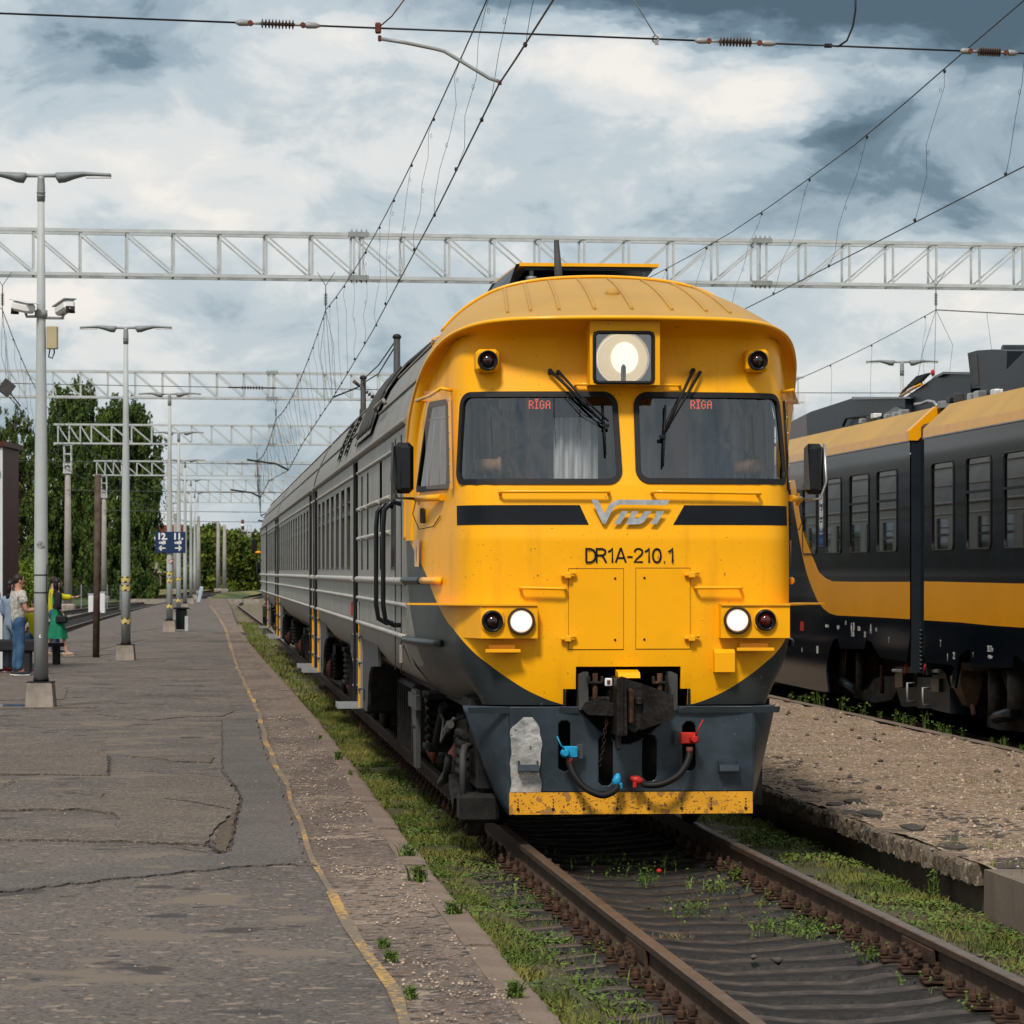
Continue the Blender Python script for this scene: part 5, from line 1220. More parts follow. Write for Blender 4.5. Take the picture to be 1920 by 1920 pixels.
    for (pts, r_) in (([(1716, 758), (1728, 757), (1740, 752), (1752, 754), (1757, 762)], Bc), ([(1581, 798), (1587, 784), (1600, 782), (1614, 781), (1622, 784)], A)):
        MB().tube([S2(px, py, -1.02) for px, py in pts], .022, 8).build('roof_cable', MAT['steel'] if r_ is Bc else MAT['rubber'], r_)
    for k in range(6):
        c = [S2(1686+4*k, 746-5*k, -.9), S2(1694+5*k, 732-5*k, -.9), S2(1712+5*k, 722-4*k, -.9), S2(1728+3*k, 716-3*k, -.9)]
        MB().tube(c, .016, 6).build('roof_cable', MAT['rubber'], Bc)
    MB().tube([S2(1690, 742, -.9), S2(1712, 728, -.9), S2(1728, 720, -.9)], .022, 6).build('yellow_sheathed_cable', Y2, Bc)
    rs = random.Random(3)
    for (px, py) in ((1633, 783), (1655, 783), (1666, 777), (1682, 774), (1695, 771), (1643, 776), (1769, 755), (1786, 746), (1798, 742), (1825, 741), (1838, 738), (1870, 733), (1880, 731), (1620, 786)):
        r_ = A if px < 1706 else Bc; p = S2(px, py, -1.05); w = rs.uniform(.10, .3); MB().box((-1.05, p.y, p.z-.03), (.12, w, rs.uniform(.06, .13)), bev=.01).build('roof_fitting', MAT[rs.choice(['galv', 'white', 'under_grey', 'steel', 'navy_matt'])], r_)
    # running gear
    def gear(r, nm, pts, x0, x1, m): P = [S2(px, py, x0) for px, py in pts]; return MB().prism([(p.y, p.z) for p in P], 'x', x0, x1).build(nm, MAT[m], r)
    gear(A, 'bogie_frame', [(1600, 1308), (1598, 1298), (1625, 1292), (1640, 1272), (1655, 1268), (1680, 1268), (1684, 1290), (1672, 1312), (1640, 1318)], -1.1, -.95, 'under_dust')
    gear(Bc, 'bogie_frame', [(1850, 1362), (1852, 1342), (1880, 1338), (1905, 1335), (1950, 1300), (1990, 1300), (1990, 1380), (1870, 1368)], -1.1, -.95, 'under_dust')
    def cyl(r, nm, a, b, ra, m, x=-1.22): MB().tube([S2(*a, x), S2(*b, x)], ra, 12).build(nm, MAT[m], r)
    cyl(A, 'vertical_damper', (1612, 1222), (1612, 1295), .055, 'under_dust'); cyl(A, 'slanted_damper', (1580, 1276), (1603, 1293), .065, 'dark_paint'); cyl(A, 'damper_rod', (1654, 1247), (1654, 1300), .03, 'rust')
    cyl(Bc, 'vertical_damper', (1866, 1256), (1866, 1340), .085, 'under_dust'); cyl(Bc, 'slanted_damper', (1868, 1345), (1906, 1336), .075, 'dark_paint')
    for k in range(3): cyl(A, 'brace_rod', (1577+5*k, 1220), (1575+4*k, 1272), .014, 'under_dust'); cyl(Bc, 'brace_rod', (1880+5*k, 1256), (1902+3*k, 1325), .022, 'under_grey')
    cyl(Bc, 'suspension_column', (1912, 1256), (1912, 1330), .14, 'under_grey')
    p = S2(1823, 1276, -1.15); MB().lathe([(.05, -.33), (.12, -.30), (.26, -.04), (.27, .04), (.19, .16), (.15, .17)], p, (0, 0, 1), 6, smooth=False).build('toilet_tank', MAT['tan_tank'], Bc)
    cyl(Bc, 'tank_drain', (1823, 1322), (1826, 1342), .03, 'rust')
    gear(Bc, 'tank_bracket', [(1802, 1242), (1824, 1242), (1822, 1258), (1802, 1256)], -1.3, -1.1, 'under_grey')
    # coupling boxes between the cars
    for (pts, m, x0, x1, nm, r_) in (([(1690, 1325), (1680, 1290), (1678, 1250), (1720, 1250), (1720, 1325)], 'navy_matt', -1.15, -.8, 'junction_cabinet', A), ([(1720, 1328), (1720, 1270), (1748, 1270), (1750, 1328)], 'navy_matt', -1.25, -.8, 'junction_cabinet', Bc),
                             ([(1678, 1290), (1678, 1264), (1692, 1262), (1692, 1288)], 'black', -1.35, -1.2, 'socket_housing', A), ([(1745, 1296), (1745, 1273), (1760, 1273), (1760, 1298)], 'black', -1.35, -1.2, 'socket_housing', Bc), ([(1748, 1330), (1748, 1252), (1770, 1255), (1781, 1290), (1781, 1338)], 'navy_matt', -1.3, -1.1, 'junction_cabinet', Bc)):
        gear(r_, nm, pts, x0, x1, m)
    for (a, b, r_) in (((1715, 1281), (1715, 1315), A), ((1744, 1290), (1744, 1322), Bc)):
        P = [S2(a[0], a[1], -1.3), S2(a[0]-14, a[1], -1.42), S2(b[0]-14, b[1], -1.42), S2(b[0], b[1], -1.3)]; MB().tube(P, .014, 8).build('coupling_handle', MAT['galv'], r_)
    for px, r_ in ((1699, A), (1735, Bc)): cyl(r_, 'red_lever', (px, 1246), (px-3, 1264), .012, 'red', -1.4)
    for px, r_ in ((1684, A), (1752, Bc)): cyl(r_, 'air_coupling', (px-9, 1257), (px+10, 1258), .025, 'steel', -1.35)
    for r_, ys in ((A, (yA+3.0, yA+5.6)), (Bc, (yB-3.2, yB-5.8))):
        for y in ys:
            for s in (-1, 1): MB().lathe([(.1, -.06), (.44, -.06), (.44, .02), (.40, .05), (.12, .05)], (s*.80, y, .44), (s, 0, 0), 28).build('wheel', MAT['under'], r_)
    for r_, a, b in ((A, yA, yF), (Bc, yN, yB)): MB().box((0.1, (a+b)/2, .70), (1.7, b-a, 1.0)).build('underframe_core', MAT['dark_gap'], r_)
MAT['yellow2'] = M('signal_yellow_paint', (.80, .33, .005), .2, var=.04, scale=1, coat=0, spec=.3, bump=.02, bscale=2)
MAT['yellow2'].node_tree.nodes['Principled BSDF'].inputs['IOR'].default_value = 1.25
MAT['seat_blue'] = M('seat_fabric', (.03, .05, .09), .9, var=.1)
MAT['lining'] = M('pale_interior_lining', (.30, .26, .17), .5, var=.06)
MAT['picto_blue'] = M('pictogram_blue', (.05, .12, .35), .5, var=.05)
MAT['under_dust'] = M('dusty_running_gear', (.055, .048, .042), .8, var=.5, scale=7, bump=.4)
MAT['tan_tank'] = M('dusty_tan_tank', (.11, .078, .052), .75, var=.25, scale=6)
# ------------------------------------------------------------------ ground plan
def smooth_fn(nodes, sig=5.0):
    xs = np.arange(0, 700, 1.0); ys = np.interp(xs, [p[0] for p in nodes], [p[1] for p in nodes])
    k = np.exp(-.5*(np.arange(-15, 16)/sig)**2); k /= k.sum(); yp = np.concatenate([ys[0]+(ys[0]-ys[1:16])[::-1], ys, ys[-1]+(ys[-1]-ys[-16:-1])[::-1]])
    ys2 = np.convolve(yp, k, 'valid'); return lambda d: float(np.interp(d, xs, ys2))
TC = smooth_fn([(0, 3.54), (10, 2.50), (15.77, 1.915), (20, 1.49), (26, .885), (35, .075), (60, -2.15), (100, -5.71), (132, -8.55), (218, -16.5), (261, -19.0), (290, -20.3), (340, -21.6), (420, -22.5), (700, -22.5)])
EDGE = smooth_fn([(0, 1.55), (8, .80), (14.18, .218), (16.3, 0), (21, -.446), (25.7, -.87), (33.1, -1.50), (44, -2.47), (61.4, -4.11), (90.4, -6.84), (177, -14.2), (235, -19.2), (700, -60)], 1.2)
YLN = [(790, 1990), (770, 1920), (745, 1860), (700, 1800), (665, 1740), (635, 1690), (610, 1650), (595, 1620), (575, 1565), (557, 1520), (543, 1475), (520, 1435), (502, 1390), (489, 1340), (475, 1310), (447, 1253), (424, 1180), (411, 1157)]
_yl = [(1.0, EDGE(1)-1.05), (8, EDGE(8)-1.0)]+[(p.y, p.x) for p in (G(a, b, .2) for a, b in YLN)]+[(200, EDGE(200)-1.3), (235, EDGE(235)-1.4)]
_yl.sort()
def YL(d): return interp(d, [p[0] for p in _yl], [p[1] for p in _yl])
TA = smooth_fn([(0, -7.2), (60, -11.8), (126, -17.1), (175, -20.6), (230, -24.0), (300, -27.6), (350, -29.6), (420, -31.5), (700, -32)])
TB = smooth_fn([(0, -14), (60, -17.3), (126, -21.6), (175, -24.1), (230, -26.1), (300, -27.8), (350, -29.8), (700, -33)])
def vnoise(x, y, s=1.0, seed=0):
    """cheap smooth value noise on numpy arrays"""
    x = np.asarray(x)*s+seed*17.3; y = np.asarray(y)*s+seed*9.1; xi = np.floor(x).astype(int); yi = np.floor(y).astype(int); fx = x-xi; fy = y-yi
    fx = fx*fx*(3-2*fx); fy = fy*fy*(3-2*fy)
    def h(a, b): n = (a*374761393+b*668265263+seed*1442695) & 0x7fffffff; n = (n ^ (n >> 13))*1274126177 & 0x7fffffff; return ((n ^ (n >> 16)) & 0xffff)/65535.0
    return (h(xi, yi)*(1-fx)+h(xi+1, yi)*fx)*(1-fy)+(h(xi, yi+1)*(1-fx)+h(xi+1, yi+1)*fx)*fy
def sheet(name, fL, fR, d0, d1, nl, nd, mat, zf, kind='structure', parent=None, geo=1.0):
    t = np.linspace(0, 1, nd+1); ds = d0+(d1-d0)*t**geo; V = []
    L = np.array([fL(d) for d in ds]); Rr = np.array([fR(d) for d in ds]); u = np.linspace(0, 1, nl+1)
    X = L[:, None]+(Rr-L)[:, None]*u[None, :]; D = np.repeat(ds[:, None], nl+1, 1); Z = zf(X, D, u[None, :]*np.ones_like(D))
    V = np.stack([X, D, Z], -1).reshape(-1, 3); i, j = np.meshgrid(np.arange(nl), np.arange(nd)); a = (j*(nl+1)+i).ravel()
    o = fast_mesh(name, V, np.stack([a, a+1, a+nl+2, a+nl+1], 1), mat, parent, kind); o.data.polygons.foreach_set('use_smooth', [True]*len(o.data.polygons)); return o
MAT['far_bed'] = M('dusty_far_track_bed', (.16, .125, .085), .95, scale=2, col2=(.075, .08, .03), thr=(.48, .60), bump=1, bscale=12)
MAT['asphalt'] = M('weathered_asphalt', (.082, .068, .061), .9, scale=.55, col2=(.136, .113, .097), bump=1, bscale=40, thr=(.35, .62), detail=9,
                   specks=[((.130, .112, .100), 38, .56), ((.052, .044, .043), 30, .56), ((.21, .165, .13), 9, .62), ((.25, .20, .155), 21, .655), ((.045, .038, .038), 5.0, .66), ((.150, .120, .092), 1.1, .60), ((.050, .042, .040), 1.7, .63)])
MAT['asphalt_new'] = M('grey_asphalt_lane', (.092, .080, .072), .9, scale=1.5, col2=(.122, .106, .094), bump=1, bscale=45, specks=[((.145, .125, .112), 40, .58), ((.050, .043, .042), 33, .57), ((.15, .12, .09), 1.6, .66)])
MAT['asphalt_pale'] = M('pale_sandy_patch', (.098, .081, .070), .92, scale=1.2, col2=(.132, .108, .087), bump=1, bscale=40, specks=[((.24, .195, .15), 38, .58), ((.055, .044, .036), 35, .57), ((.09, .075, .065), 4, .60)])
MAT['edge_concrete'] = M('dusty_platform_edge', (.19, .140, .108), .95, scale=.9, col2=(.105, .076, .062), bump=1.0, bscale=26, thr=(.40, .60), stretch=(1, .45, 1), detail=9,
                         specks=[((.26, .20, .155), 3.0, .62), ((.040, .033, .029), 11, .57), ((.27, .22, .18), 30, .60), ((.045, .038, .032), 36, .60)])
MAT['kerb'] = M('kerb_concrete', (.145, .105, .082), .95, scale=2, col2=(.20, .15, .115), bump=.8, bscale=40, specks=((.09, .07, .055), 30, .62))
MAT['crack'] = M('crack_shadow_grit', (.036, .029, .026), 1, var=.3)
MAT['grit'] = M('loose_grit', (.13, .095, .07), 1, scale=30, col2=(.05, .038, .03), bump=1, bscale=40)
MAT['dirt_black'] = M('oily_track_dirt', (.012, .009, .0075), 1.0, spec=0, scale=2.5, col2=(.030, .022, .017), bump=1, bscale=22, specks=((.09, .07, .055), 26, .70))
MAT['soil'] = M('verge_soil', (.075, .055, .036), .95, scale=3, col2=(.055, .068, .02), bump=1, bscale=30, specks=((.16, .12, .085), 22, .64))
MAT['sleeper'] = M('dirty_shaded_sleeper', (.040, .029, .023), .55, spec=.32, scale=3.5, col2=(.125, .095, .074), bump=.8, bscale=25, stretch=(.5, 3, 1), thr=(.4, .72))
MAT['gravel_pf'] = M('crumbled_gravel_surface', (.28, .20, .138), .95, scale=1.6, col2=(.19, .135, .090), bump=1.2, bscale=32, specks=[((.46, .37, .29), 22, .60), ((.07, .052, .040), 16, .58)], detail=9)
MAT['stone'] = M('crushed_stones', (.20, .145, .105), .9, scale=19, col2=(.55, .43, .33), thr=(.38, .62), detail=2)
MAT['stone_dark'] = M('dark_asphalt_crumbs', (.05, .042, .038), .9, scale=15, col2=(.11, .09, .075))
MAT['ballast'] = M('pale_ballast', (.22, .20, .18), .95, scale=6, col2=(.11, .095, .08), bump=1.5, bscale=9, specks=[((.42, .40, .37), 5, .60), ((.06, .05, .045), 4, .60)])
MAT['grass_ground'] = M('meadow_ground', (.035, .060, .014), .95, scale=.10, col2=(.20, .17, .062), bump=.4, bscale=4, thr=(.46, .60), detail=8, stretch=(1, .35, 1))
MAT['grass'] = M('verge_grass', (.070, .105, .018), .8, scale=1.3, col2=(.23, .21, .058), thr=(.42, .66), detail=9, spec=.2)
MAT['grass_dry'] = M('dry_straw', (.22, .17, .085), .8, scale=3, col2=(.13, .105, .05), spec=.2)
MAT['clover'] = M('clover_leaf', (.050, .100, .018), .8, scale=2.5, col2=(.14, .19, .040), spec=.15)
MAT['leaf_birch'] = M('birch_foliage', (.016, .036, .009), .8, scale=.9, col2=(.10, .14, .028), thr=(.36, .66), detail=6, spec=.15)
MAT['leaf_willow'] = M('pale_foliage', (.030, .055, .014), .8, scale=.8, col2=(.10, .125, .033), thr=(.36, .66), detail=6, spec=.15)
MAT['leaf_wood'] = M('wood_foliage', (.016, .038, .008), .8, scale=.5, col2=(.14, .175, .022), thr=(.36, .64), detail=6, spec=.15)
MAT['leaf_bright'] = M('bright_shrub_leaf', (.06, .11, .012), .7, scale=3, col2=(.17, .21, .02), spec=.2)
MAT['bark'] = M('birch_bark', (.32, .29, .25), .9, scale=3, col2=(.05, .04, .035), thr=(.5, .6), stretch=(1, 1, .5))
MAT['bark_dark'] = M('dark_bark', (.05, .04, .03), .9, var=.3)

def build_ground():
    V = [(-1500, -60, -.42), (1500, -60, -.42), (1500, 2600, -.42), (-1500, 2600, -.42)]
    fast_mesh('ground', V, [[0, 1, 2, 3]], MAT['grass_ground'], kind='structure')
    # gentle bank beyond the platform end and round the curve
    def zb(X, D, u): return -.38+.55*np.clip((D-238)/60, 0, 1)*np.clip((X+31)/6, 0, 1)*np.clip((-21.5-X)/3, 0, 1)+.10*vnoise(X, D, .15)
    sheet('grass_bank', lambda d: TA(d)+2.3, lambda d: TC(d)-2.3, 232, 520, 24, 60, MAT['grass_ground'], zb)
    def zf(X, D, u): return -.30+.25*np.clip((D-260)/120, 0, 1)+.3*vnoise(X, D, .05)
    sheet('meadow', lambda d: TA(d)-90, lambda d: TA(d)-2.6-(d < 200)*5.5, 90, 560, 30, 60, MAT['grass_ground'], zf)
    # ballast of the left tracks
    def zl(X, D, u): return -.22+.05*vnoise(X, D, .9, 3)-.10*np.abs(u-.5)
    sheet('ballast_bed', lambda d: TB(d)-2.2, lambda d: TA(d)+2.0, 5, 420, 26, 300, MAT['ballast'], zl)
    def zr(X, D, u): return -.30+.03*vnoise(X, D, 1.1, 4)
    sheet('track_bed', lambda d: TC(d)-2.0, lambda d: TC(d)+2.0, 62, 420, 10, 200, MAT['far_bed'], lambda X, D, u: -.20+.05*vnoise(X, D, 1.1, 4))
    # near bed: dark oily dirt between the rails, soil outside
    def z0(X, D, u): return -.42+.06*vnoise(X, D, 2.3, 5)+.05*vnoise(X, D, 6, 6)+.02*vnoise(X, D, 18, 6)
    sheet('track_dirt', lambda d: TC(d)-.76, lambda d: TC(d)+.76, 9, 62, 44, 900, MAT['dirt_black'], z0, geo=1.15)
    def zs(X, D, u): return -.245+.05*vnoise(X, D, 1.9, 8)+.04*vnoise(X, D, 6, 9)
    sheet('verge_soil', lambda d: EDGE(d)-.05, lambda d: TC(d)-.76, 9, 62, 18, 500, MAT['soil'], lambda X, D, u: zs(X, D, u)+.035*(1-u)-.15*np.clip((u-.52)*4, 0, 1)*(D < 26))
    sheet('verge_soil', lambda d: TC(d)+.76, lambda d: TC(d)+1.95, 9, 62, 18, 500, MAT['soil'], lambda X, D, u: zs(X, D, u)-.04*u-.15*np.clip((.42-u)*4, 0, 1)*(D < 26))
    sheet('gap_dirt', lambda d: TC(d)+5.4, lambda d: TC(d)+9.4, 20, 130, 10, 120, MAT['dirt_black'], lambda X, D, u: -.22+.05*vnoise(X, D, 2, 5))
def build_platform():
    def jag(d): return .018*math.sin(d*2.1)+.022*math.sin(d*.83+1)
    z = .2
    ez = lambda X, D, u: z-.004+.012*vnoise(X, D, 1.7, 2)-.02*np.clip((u-.93)*14, 0, 1)
    o = sheet('platform', lambda d: TA(d)+1.95, lambda d: YL(d), 2, 236, 30, 420, MAT['asphalt'], lambda X, D, u: z+0*X+.006*vnoise(X, D, .6, 3), geo=1.3)
    e = sheet('platform_edge', lambda d: YL(d), lambda d: EDGE(d)-.16, 2, 236, 14, 700, MAT['edge_concrete'], lambda X, D, u: z-.002+.016*vnoise(X, D, 1.7, 2)*u+.010*vnoise(X, D, 9, 2)*u-.01, geo=1.4)
    # side walls down to the ground
    V = []; Fc = []; ds = np.linspace(2, 236, 240)
    for fn, sg in ((lambda d: EDGE(d)-.10, 1), (lambda d: TA(d)+1.95, -1)):
        b = len(V)
        for d in ds: V += [(fn(d), d, z-.03 if sg > 0 else z), (fn(d), d, -.45)]
        for i in range(len(ds)-1): a = b+2*i; Fc.append([a, a+1, a+3, a+2])
    fast_mesh('platform_wall', V, Fc, MAT['concrete'], kind='structure')
    MB().box((-19.2-2.5, 236, -.1), (9, .1, .6)).build('platform_end', MAT['concrete'], None, 'structure')
    # kerb stones along the edge, each its own piece
    rs = random.Random(5); d = 6.0
    while d < 120:
        L = rs.choice([1.1, 1.4, 1.8, 2.2]) if d < 60 else 3.0; dm = d+L/2; a = math.atan2(EDGE(d+L)-EDGE(d), L)
        off = rs.uniform(-.010, .010); mb = MB(); w = .17; n = 10; zt = z+rs.uniform(-.012, .01)
        sec = [(-w/2, -.30), (-w/2, 0), (-w/2+.03, .004), (w/2-.04, .002), (w/2-.012, -.008), (w/2, -.03), (w/2, -.30)]
        vs = []; fs = []
        for i in range(n+1):
            y = -L/2+.008+(L-.016)*i/n; j1 = rs.uniform(-.007, .007); j2 = rs.uniform(-.004, .004)
            for k, (x, zz) in enumerate(sec): vs.append((x+(j1 if k > 2 else 0), y, zz+(j2 if 1 < k < 5 else 0)))
        m_ = len(sec)
        for i in range(n):
            for k in range(m_-1): fs.append((i*m_+k, (i+1)*m_+k, (i+1)*m_+k+1, i*m_+k+1))
        fs += [tuple(range(m_)), tuple(range(n*m_+m_-1, n*m_-1, -1))]
        q = mb.add(vs, fs, 0, False).build('kerb_stone', MAT['kerb'], e); q.location = (EDGE(dm)-.085+off, dm, zt); q.rotation_euler = (0, 0, -a); d += L
    # worn yellow line
    m, nt, b = nodes('worn_yellow_line'); Nn = nt.nodes.new; L_ = nt.links.new
    tc = Nn('ShaderNodeTexCoord'); n1 = Nn('ShaderNodeTexNoise'); n1.inputs['Scale'].default_value = 24; n1.inputs['Detail'].default_value = 8; L_(tc.outputs['Object'], n1.inputs[0])
    n2 = Nn('ShaderNodeTexNoise'); n2.inputs['Scale'].default_value = .9; n2.inputs['Detail'].default_value = 2; L_(tc.outputs['Object'], n2.inputs[0])
    ad = Nn('ShaderNodeMath'); ad.operation = 'MULTIPLY_ADD'; L_(n2.outputs[0], ad.inputs[0]); ad.inputs[1].default_value = .8; L_(n1.outputs[0], ad.inputs[2])
    mr = Nn('ShaderNodeMapRange'); mr.inputs[1].default_value = .76; mr.inputs[2].default_value = .86; L_(ad.outputs[0], mr.inputs[0])
    mx = Nn('ShaderNodeMix'); mx.data_type = 'RGBA'; mx.inputs[7].default_value = (.15, .115, .08, 1); mx.inputs[6].default_value = (.44, .25, .055, 1); L_(mr.outputs[0], mx.inputs[0]); L_(mx.outputs[2], b.inputs['Base Color']); b.inputs['Roughness'].default_value = .85
    V = []; Fc = []; i = 0; d = 6.0; rs = random.Random(9)
    while d < 190:
        w = .062 if d < 20 else (.036 if d < 30 else .055 if d < 80 else .09); w *= .75+.5*float(vnoise(d*1.1, 3.1, 1, 4)); c = YL(d)-.02+.008*math.sin(d*1.3)
        V += [(c-w/2, d, z+.010), (c+w/2, d, z+.010)]
        if i: Fc.append([2*i-2, 2*i-1, 2*i+1, 2*i])
        i += 1; d += .10 if d < 60 else .5
    o2 = fast_mesh('yellow_line', V, Fc, m, o); tag(o2, kind='structure')
    # repairs: thin slabs of newer or paler asphalt lying on the old surface
    def cp(x, y): p = G(x/2, 1300+y/2, z); return (p.x, p.y)
    rp = random.Random(77)
    def patch(pts, m_, t, nm='asphalt_patch'):
        P = []
        for k in range(len(pts)):
            a, b_ = pts[k], pts[(k+1) % len(pts)]; n = 7
            for j in range(n): t_ = j/n; P.append((a[0]+(b_[0]-a[0])*t_+rp.uniform(-.016, .016), a[1]+(b_[1]-a[1])*t_+rp.uniform(-.07, .07)))
        MB().prism(P, 'z', z+.002, z+.009+t).build(nm, MAT[m_], o)
    lane = [cp(x, y) for x, y in ((832, 105), (833, 300), (868, 340), (905, 400), (893, 470), (872, 560), (858, 605), (640, 625), (300, 655), (0, 690), (-200, 720), (-200, 770), (0, 752), (200, 727), (400, 706), (600, 686), (900, 656), (1080, 646), (1180, 655))]
    right = [(YL(d_)-.075, d_) for d_ in (G(590, 1625).y+.1, 22, 24, 26, 28, 30, 33, 36, 39, 42, G(415, 1352).y)]
    patch(lane+right, 'asphalt_new', .006)
    patch([cp(x, y) for x, y in ((500, 330), (560, 318), (800, 320), (866, 345), (898, 400), (880, 450), (790, 535), (770, 575), (600, 568), (440, 562), (0, 556), (-300, 556), (-300, 512), (0, 516), (425, 514), (452, 482), (440, 460), (300, 440), (0, 445), (-200, 440), (-200, 425), (60, 420), (330, 395), (420, 380))], 'asphalt_pale', .012)
    patch([cp(x, y) for x, y in ((-300, 172), (0, 175), (335, 182), (400, 238), (408, 312), (0, 308), (-300, 310))], 'asphalt_pale', .010)
    patch([cp(x, y) for x, y in ((470, 240), (640, 236), (800, 240), (790, 262), (650, 258), (600, 246))], 'asphalt_pale', .004)
    patch([cp(x, y) for x, y in ((520, 632), (640, 612), (745, 618), (700, 630), (610, 638))], 'asphalt_pale', .004)
    patch([cp(x, y) for x, y in ((800, 555), (838, 500), (888, 440), (884, 480), (868, 560), (845, 602), (812, 600))], 'grit', .010, 'pothole_grit')
    patch([cp(x, y) for x, y in ((610, 403), (700, 412), (800, 428), (860, 442), (835, 448), (760, 438), (690, 424))], 'grit', .011, 'pothole_grit')
    def fp(x, y): p = G(x, y, z); return (p.x, p.y)
    patch([fp(*q) for q in ((0, 1286), (125, 1290), (120, 1312), (0, 1314), (-60, 1314), (-60, 1286))], 'asphalt_pale', .003)
    patch([fp(*q) for q in ((50, 1326), (178, 1325), (180, 1328), (50, 1330), (-60, 1332), (-60, 1329))], 'asphalt_pale', .006)
    for q in (((150, 1212), (268, 1196), (270, 1200), (190, 1218)), ((204, 1236), (310, 1238), (308, 1241), (204, 1240)), ((270, 1192), (330, 1191), (380, 1194), (330, 1197)), ((210, 1180), (300, 1170), (350, 1160), (300, 1178), (220, 1190)), ((120, 1228), (200, 1222), (208, 1228), (120, 1234))):
        patch([fp(*k) for k in q], 'asphalt_pale', .003)
    patch([fp(*q) for q in ((350, 1290), (395, 1280), (420, 1296), (440, 1335), (415, 1345), (352, 1345), (280, 1352), (180, 1340), (200, 1318), (300, 1310))], 'asphalt', .003)
    def crack(pts, w, nm='crack'):
        V = []; Fc = []; rs = random.Random(len(pts)*7+int(pts[0][0]*10)); k = 0
        for i in range(len(pts)-1):
            a, b_ = pts[i], pts[i+1]; L = math.hypot(b_[0]-a[0], b_[1]-a[1]); n = max(2, int(L/.06))
            nx, ny = -(b_[1]-a[1])/L, (b_[0]-a[0])/L
            for j in range(n+(i == len(pts)-2)):
                t_ = j/n; jj = rs.uniform(-.016, .016); ww = w*rs.uniform(.12, .75); x = a[0]+(b_[0]-a[0])*t_+nx*jj; y = a[1]+(b_[1]-a[1])*t_+ny*jj
                V += [(x-nx*ww/2, y-ny*ww/2, z+.024), (x+nx*ww/2, y+ny*ww/2, z+.024)]
                if k: Fc.append([2*k-2, 2*k-1, 2*k+1, 2*k])
                k += 1
        q = fast_mesh(nm, V, Fc, MAT['crack'], o)
    for pts, w in ((((410, 292), (520, 290), (600, 300), (680, 310), (800, 312)), .05), (((0, 562), (300, 568), (500, 575), (640, 580), (760, 598), (830, 606)), .035), (((-200, 560), (0, 562)), .03), (((612, 404), (700, 414), (790, 430), (860, 444)), .05),
                   (((875, 345), (903, 395), (905, 420), (885, 470), (872, 560), (860, 600)), .022), (((775, 572), (812, 600), (838, 608)), .05), (((0, 752), (200, 727), (400, 706), (600, 686), (900, 656), (1080, 646), (1200, 655)), .018),
                   (((900, 695), (1060, 705), (1280, 720), (1430, 715)), .018), (((0, 360), (70, 325)), .03), (((-100, 903), (300, 905), (600, 910), (900, 912)), .010), (((832, 105), (834, 300), (866, 338)), .014), (((408, 240), (408, 312)), .03),
                   (((200, 362), (300, 378), (390, 386), (380, 400)), .03), (((600, 1120), (900, 1130), (1300, 1138), (1500, 1140)), .008), (((620, 244), (700, 238), (800, 242)), .03), (((1010, 240), (1060, 238), (1100, 246)), .04), (((1010, 205), (1130, 212), (1180, 205)), .06)):
        crack([cp(*q) for q in pts], w)
    for pts, w in ((((0, 1294), (52, 1295)), .10), (((360, 1297), (451, 1299)), .12), (((398, 1187), (430, 1188)), .5), (((433, 1187), (455, 1187), (470, 1192)), .4), (((340, 1334), (412, 1336)), .03), (((300, 1190), (380, 1192)), .25), (((20, 1310), (50, 1310)), .04)):
        crack([fp(*q) for q in pts], w)
    mb = MB(); P = [fp(*q) for q in ((-30, 1322), (46, 1322), (48, 1327), (20, 1330), (-30, 1331))]; mb.prism(P, 'z', z+.004, z+.012); mb.build('puddle', M('wet_blue_puddle', (.01, .02, .04), .08, var=.1), o)
def build_grit():
    zf = lambda X, D, u: .203+0*X
    P = scatter(5200, 12, 45, lambda d: YL(d)+.05, lambda d: EDGE(d)-.1, zf, lambda X, D, u: np.clip(vnoise(X, D, 2.5, 81)*1.6-.45, 0, 1), 1.5); tag(stones('edge_grit', P, RNG.uniform(.004, .013, len(P)), MAT['stone']), 'fine stones and grit strewn along the platform edge strip', 'grit')
    P = scatter(2600, 12, 60, lambda d: YL(d)-3.2, lambda d: YL(d), zf, lambda X, D, u: np.clip(vnoise(X, D, 1.5, 82)*1.8-.7, 0, 1), 1.4); tag(stones('platform_grit', P+np.array([0, 0, .014]), RNG.uniform(.003, .009, len(P)), MAT['stone']), 'fine loose grit scattered on the worn asphalt', 'grit')
def grass_patch(name, pts, h0, h1, mat, w=.006, lean=.5, kind='stuff', parent=None):
    """pts (n,3): one bent blade per point"""
    n = len(pts); h = RNG.uniform(h0, h1, n); a = RNG.uniform(0, 2*PI, n); l = RNG.uniform(.1, lean, n)*h; wd = w*RNG.uniform(.6, 1.5, n)
    dx, dy = np.cos(a), np.sin(a); b = RNG.uniform(0, 2*PI, n); ex, ey = np.cos(b)*wd, np.sin(b)*wd
    P = np.asarray(pts, float); z = np.zeros(n)
    v0 = P+np.stack([ex, ey, z], 1); v1 = P-np.stack([ex, ey, z], 1); m = P+np.stack([dx*l*.35, dy*l*.35, h*.6], 1)
    v2 = m-np.stack([ex*.7, ey*.7, z], 1); v3 = m+np.stack([ex*.7, ey*.7, z], 1); t = P+np.stack([dx*l, dy*l, h*(1-.15*l/h)], 1)
    V = np.stack([v0, v1, v2, v3, t, t], 1).reshape(-1, 3); i = np.arange(n)*6
    F4 = np.concatenate([np.stack([i, i+1, i+2, i+3], 1), np.stack([i+3, i+2, i+4, i+5], 1)])
    return fast_mesh(name, V, F4, mat, parent, kind)
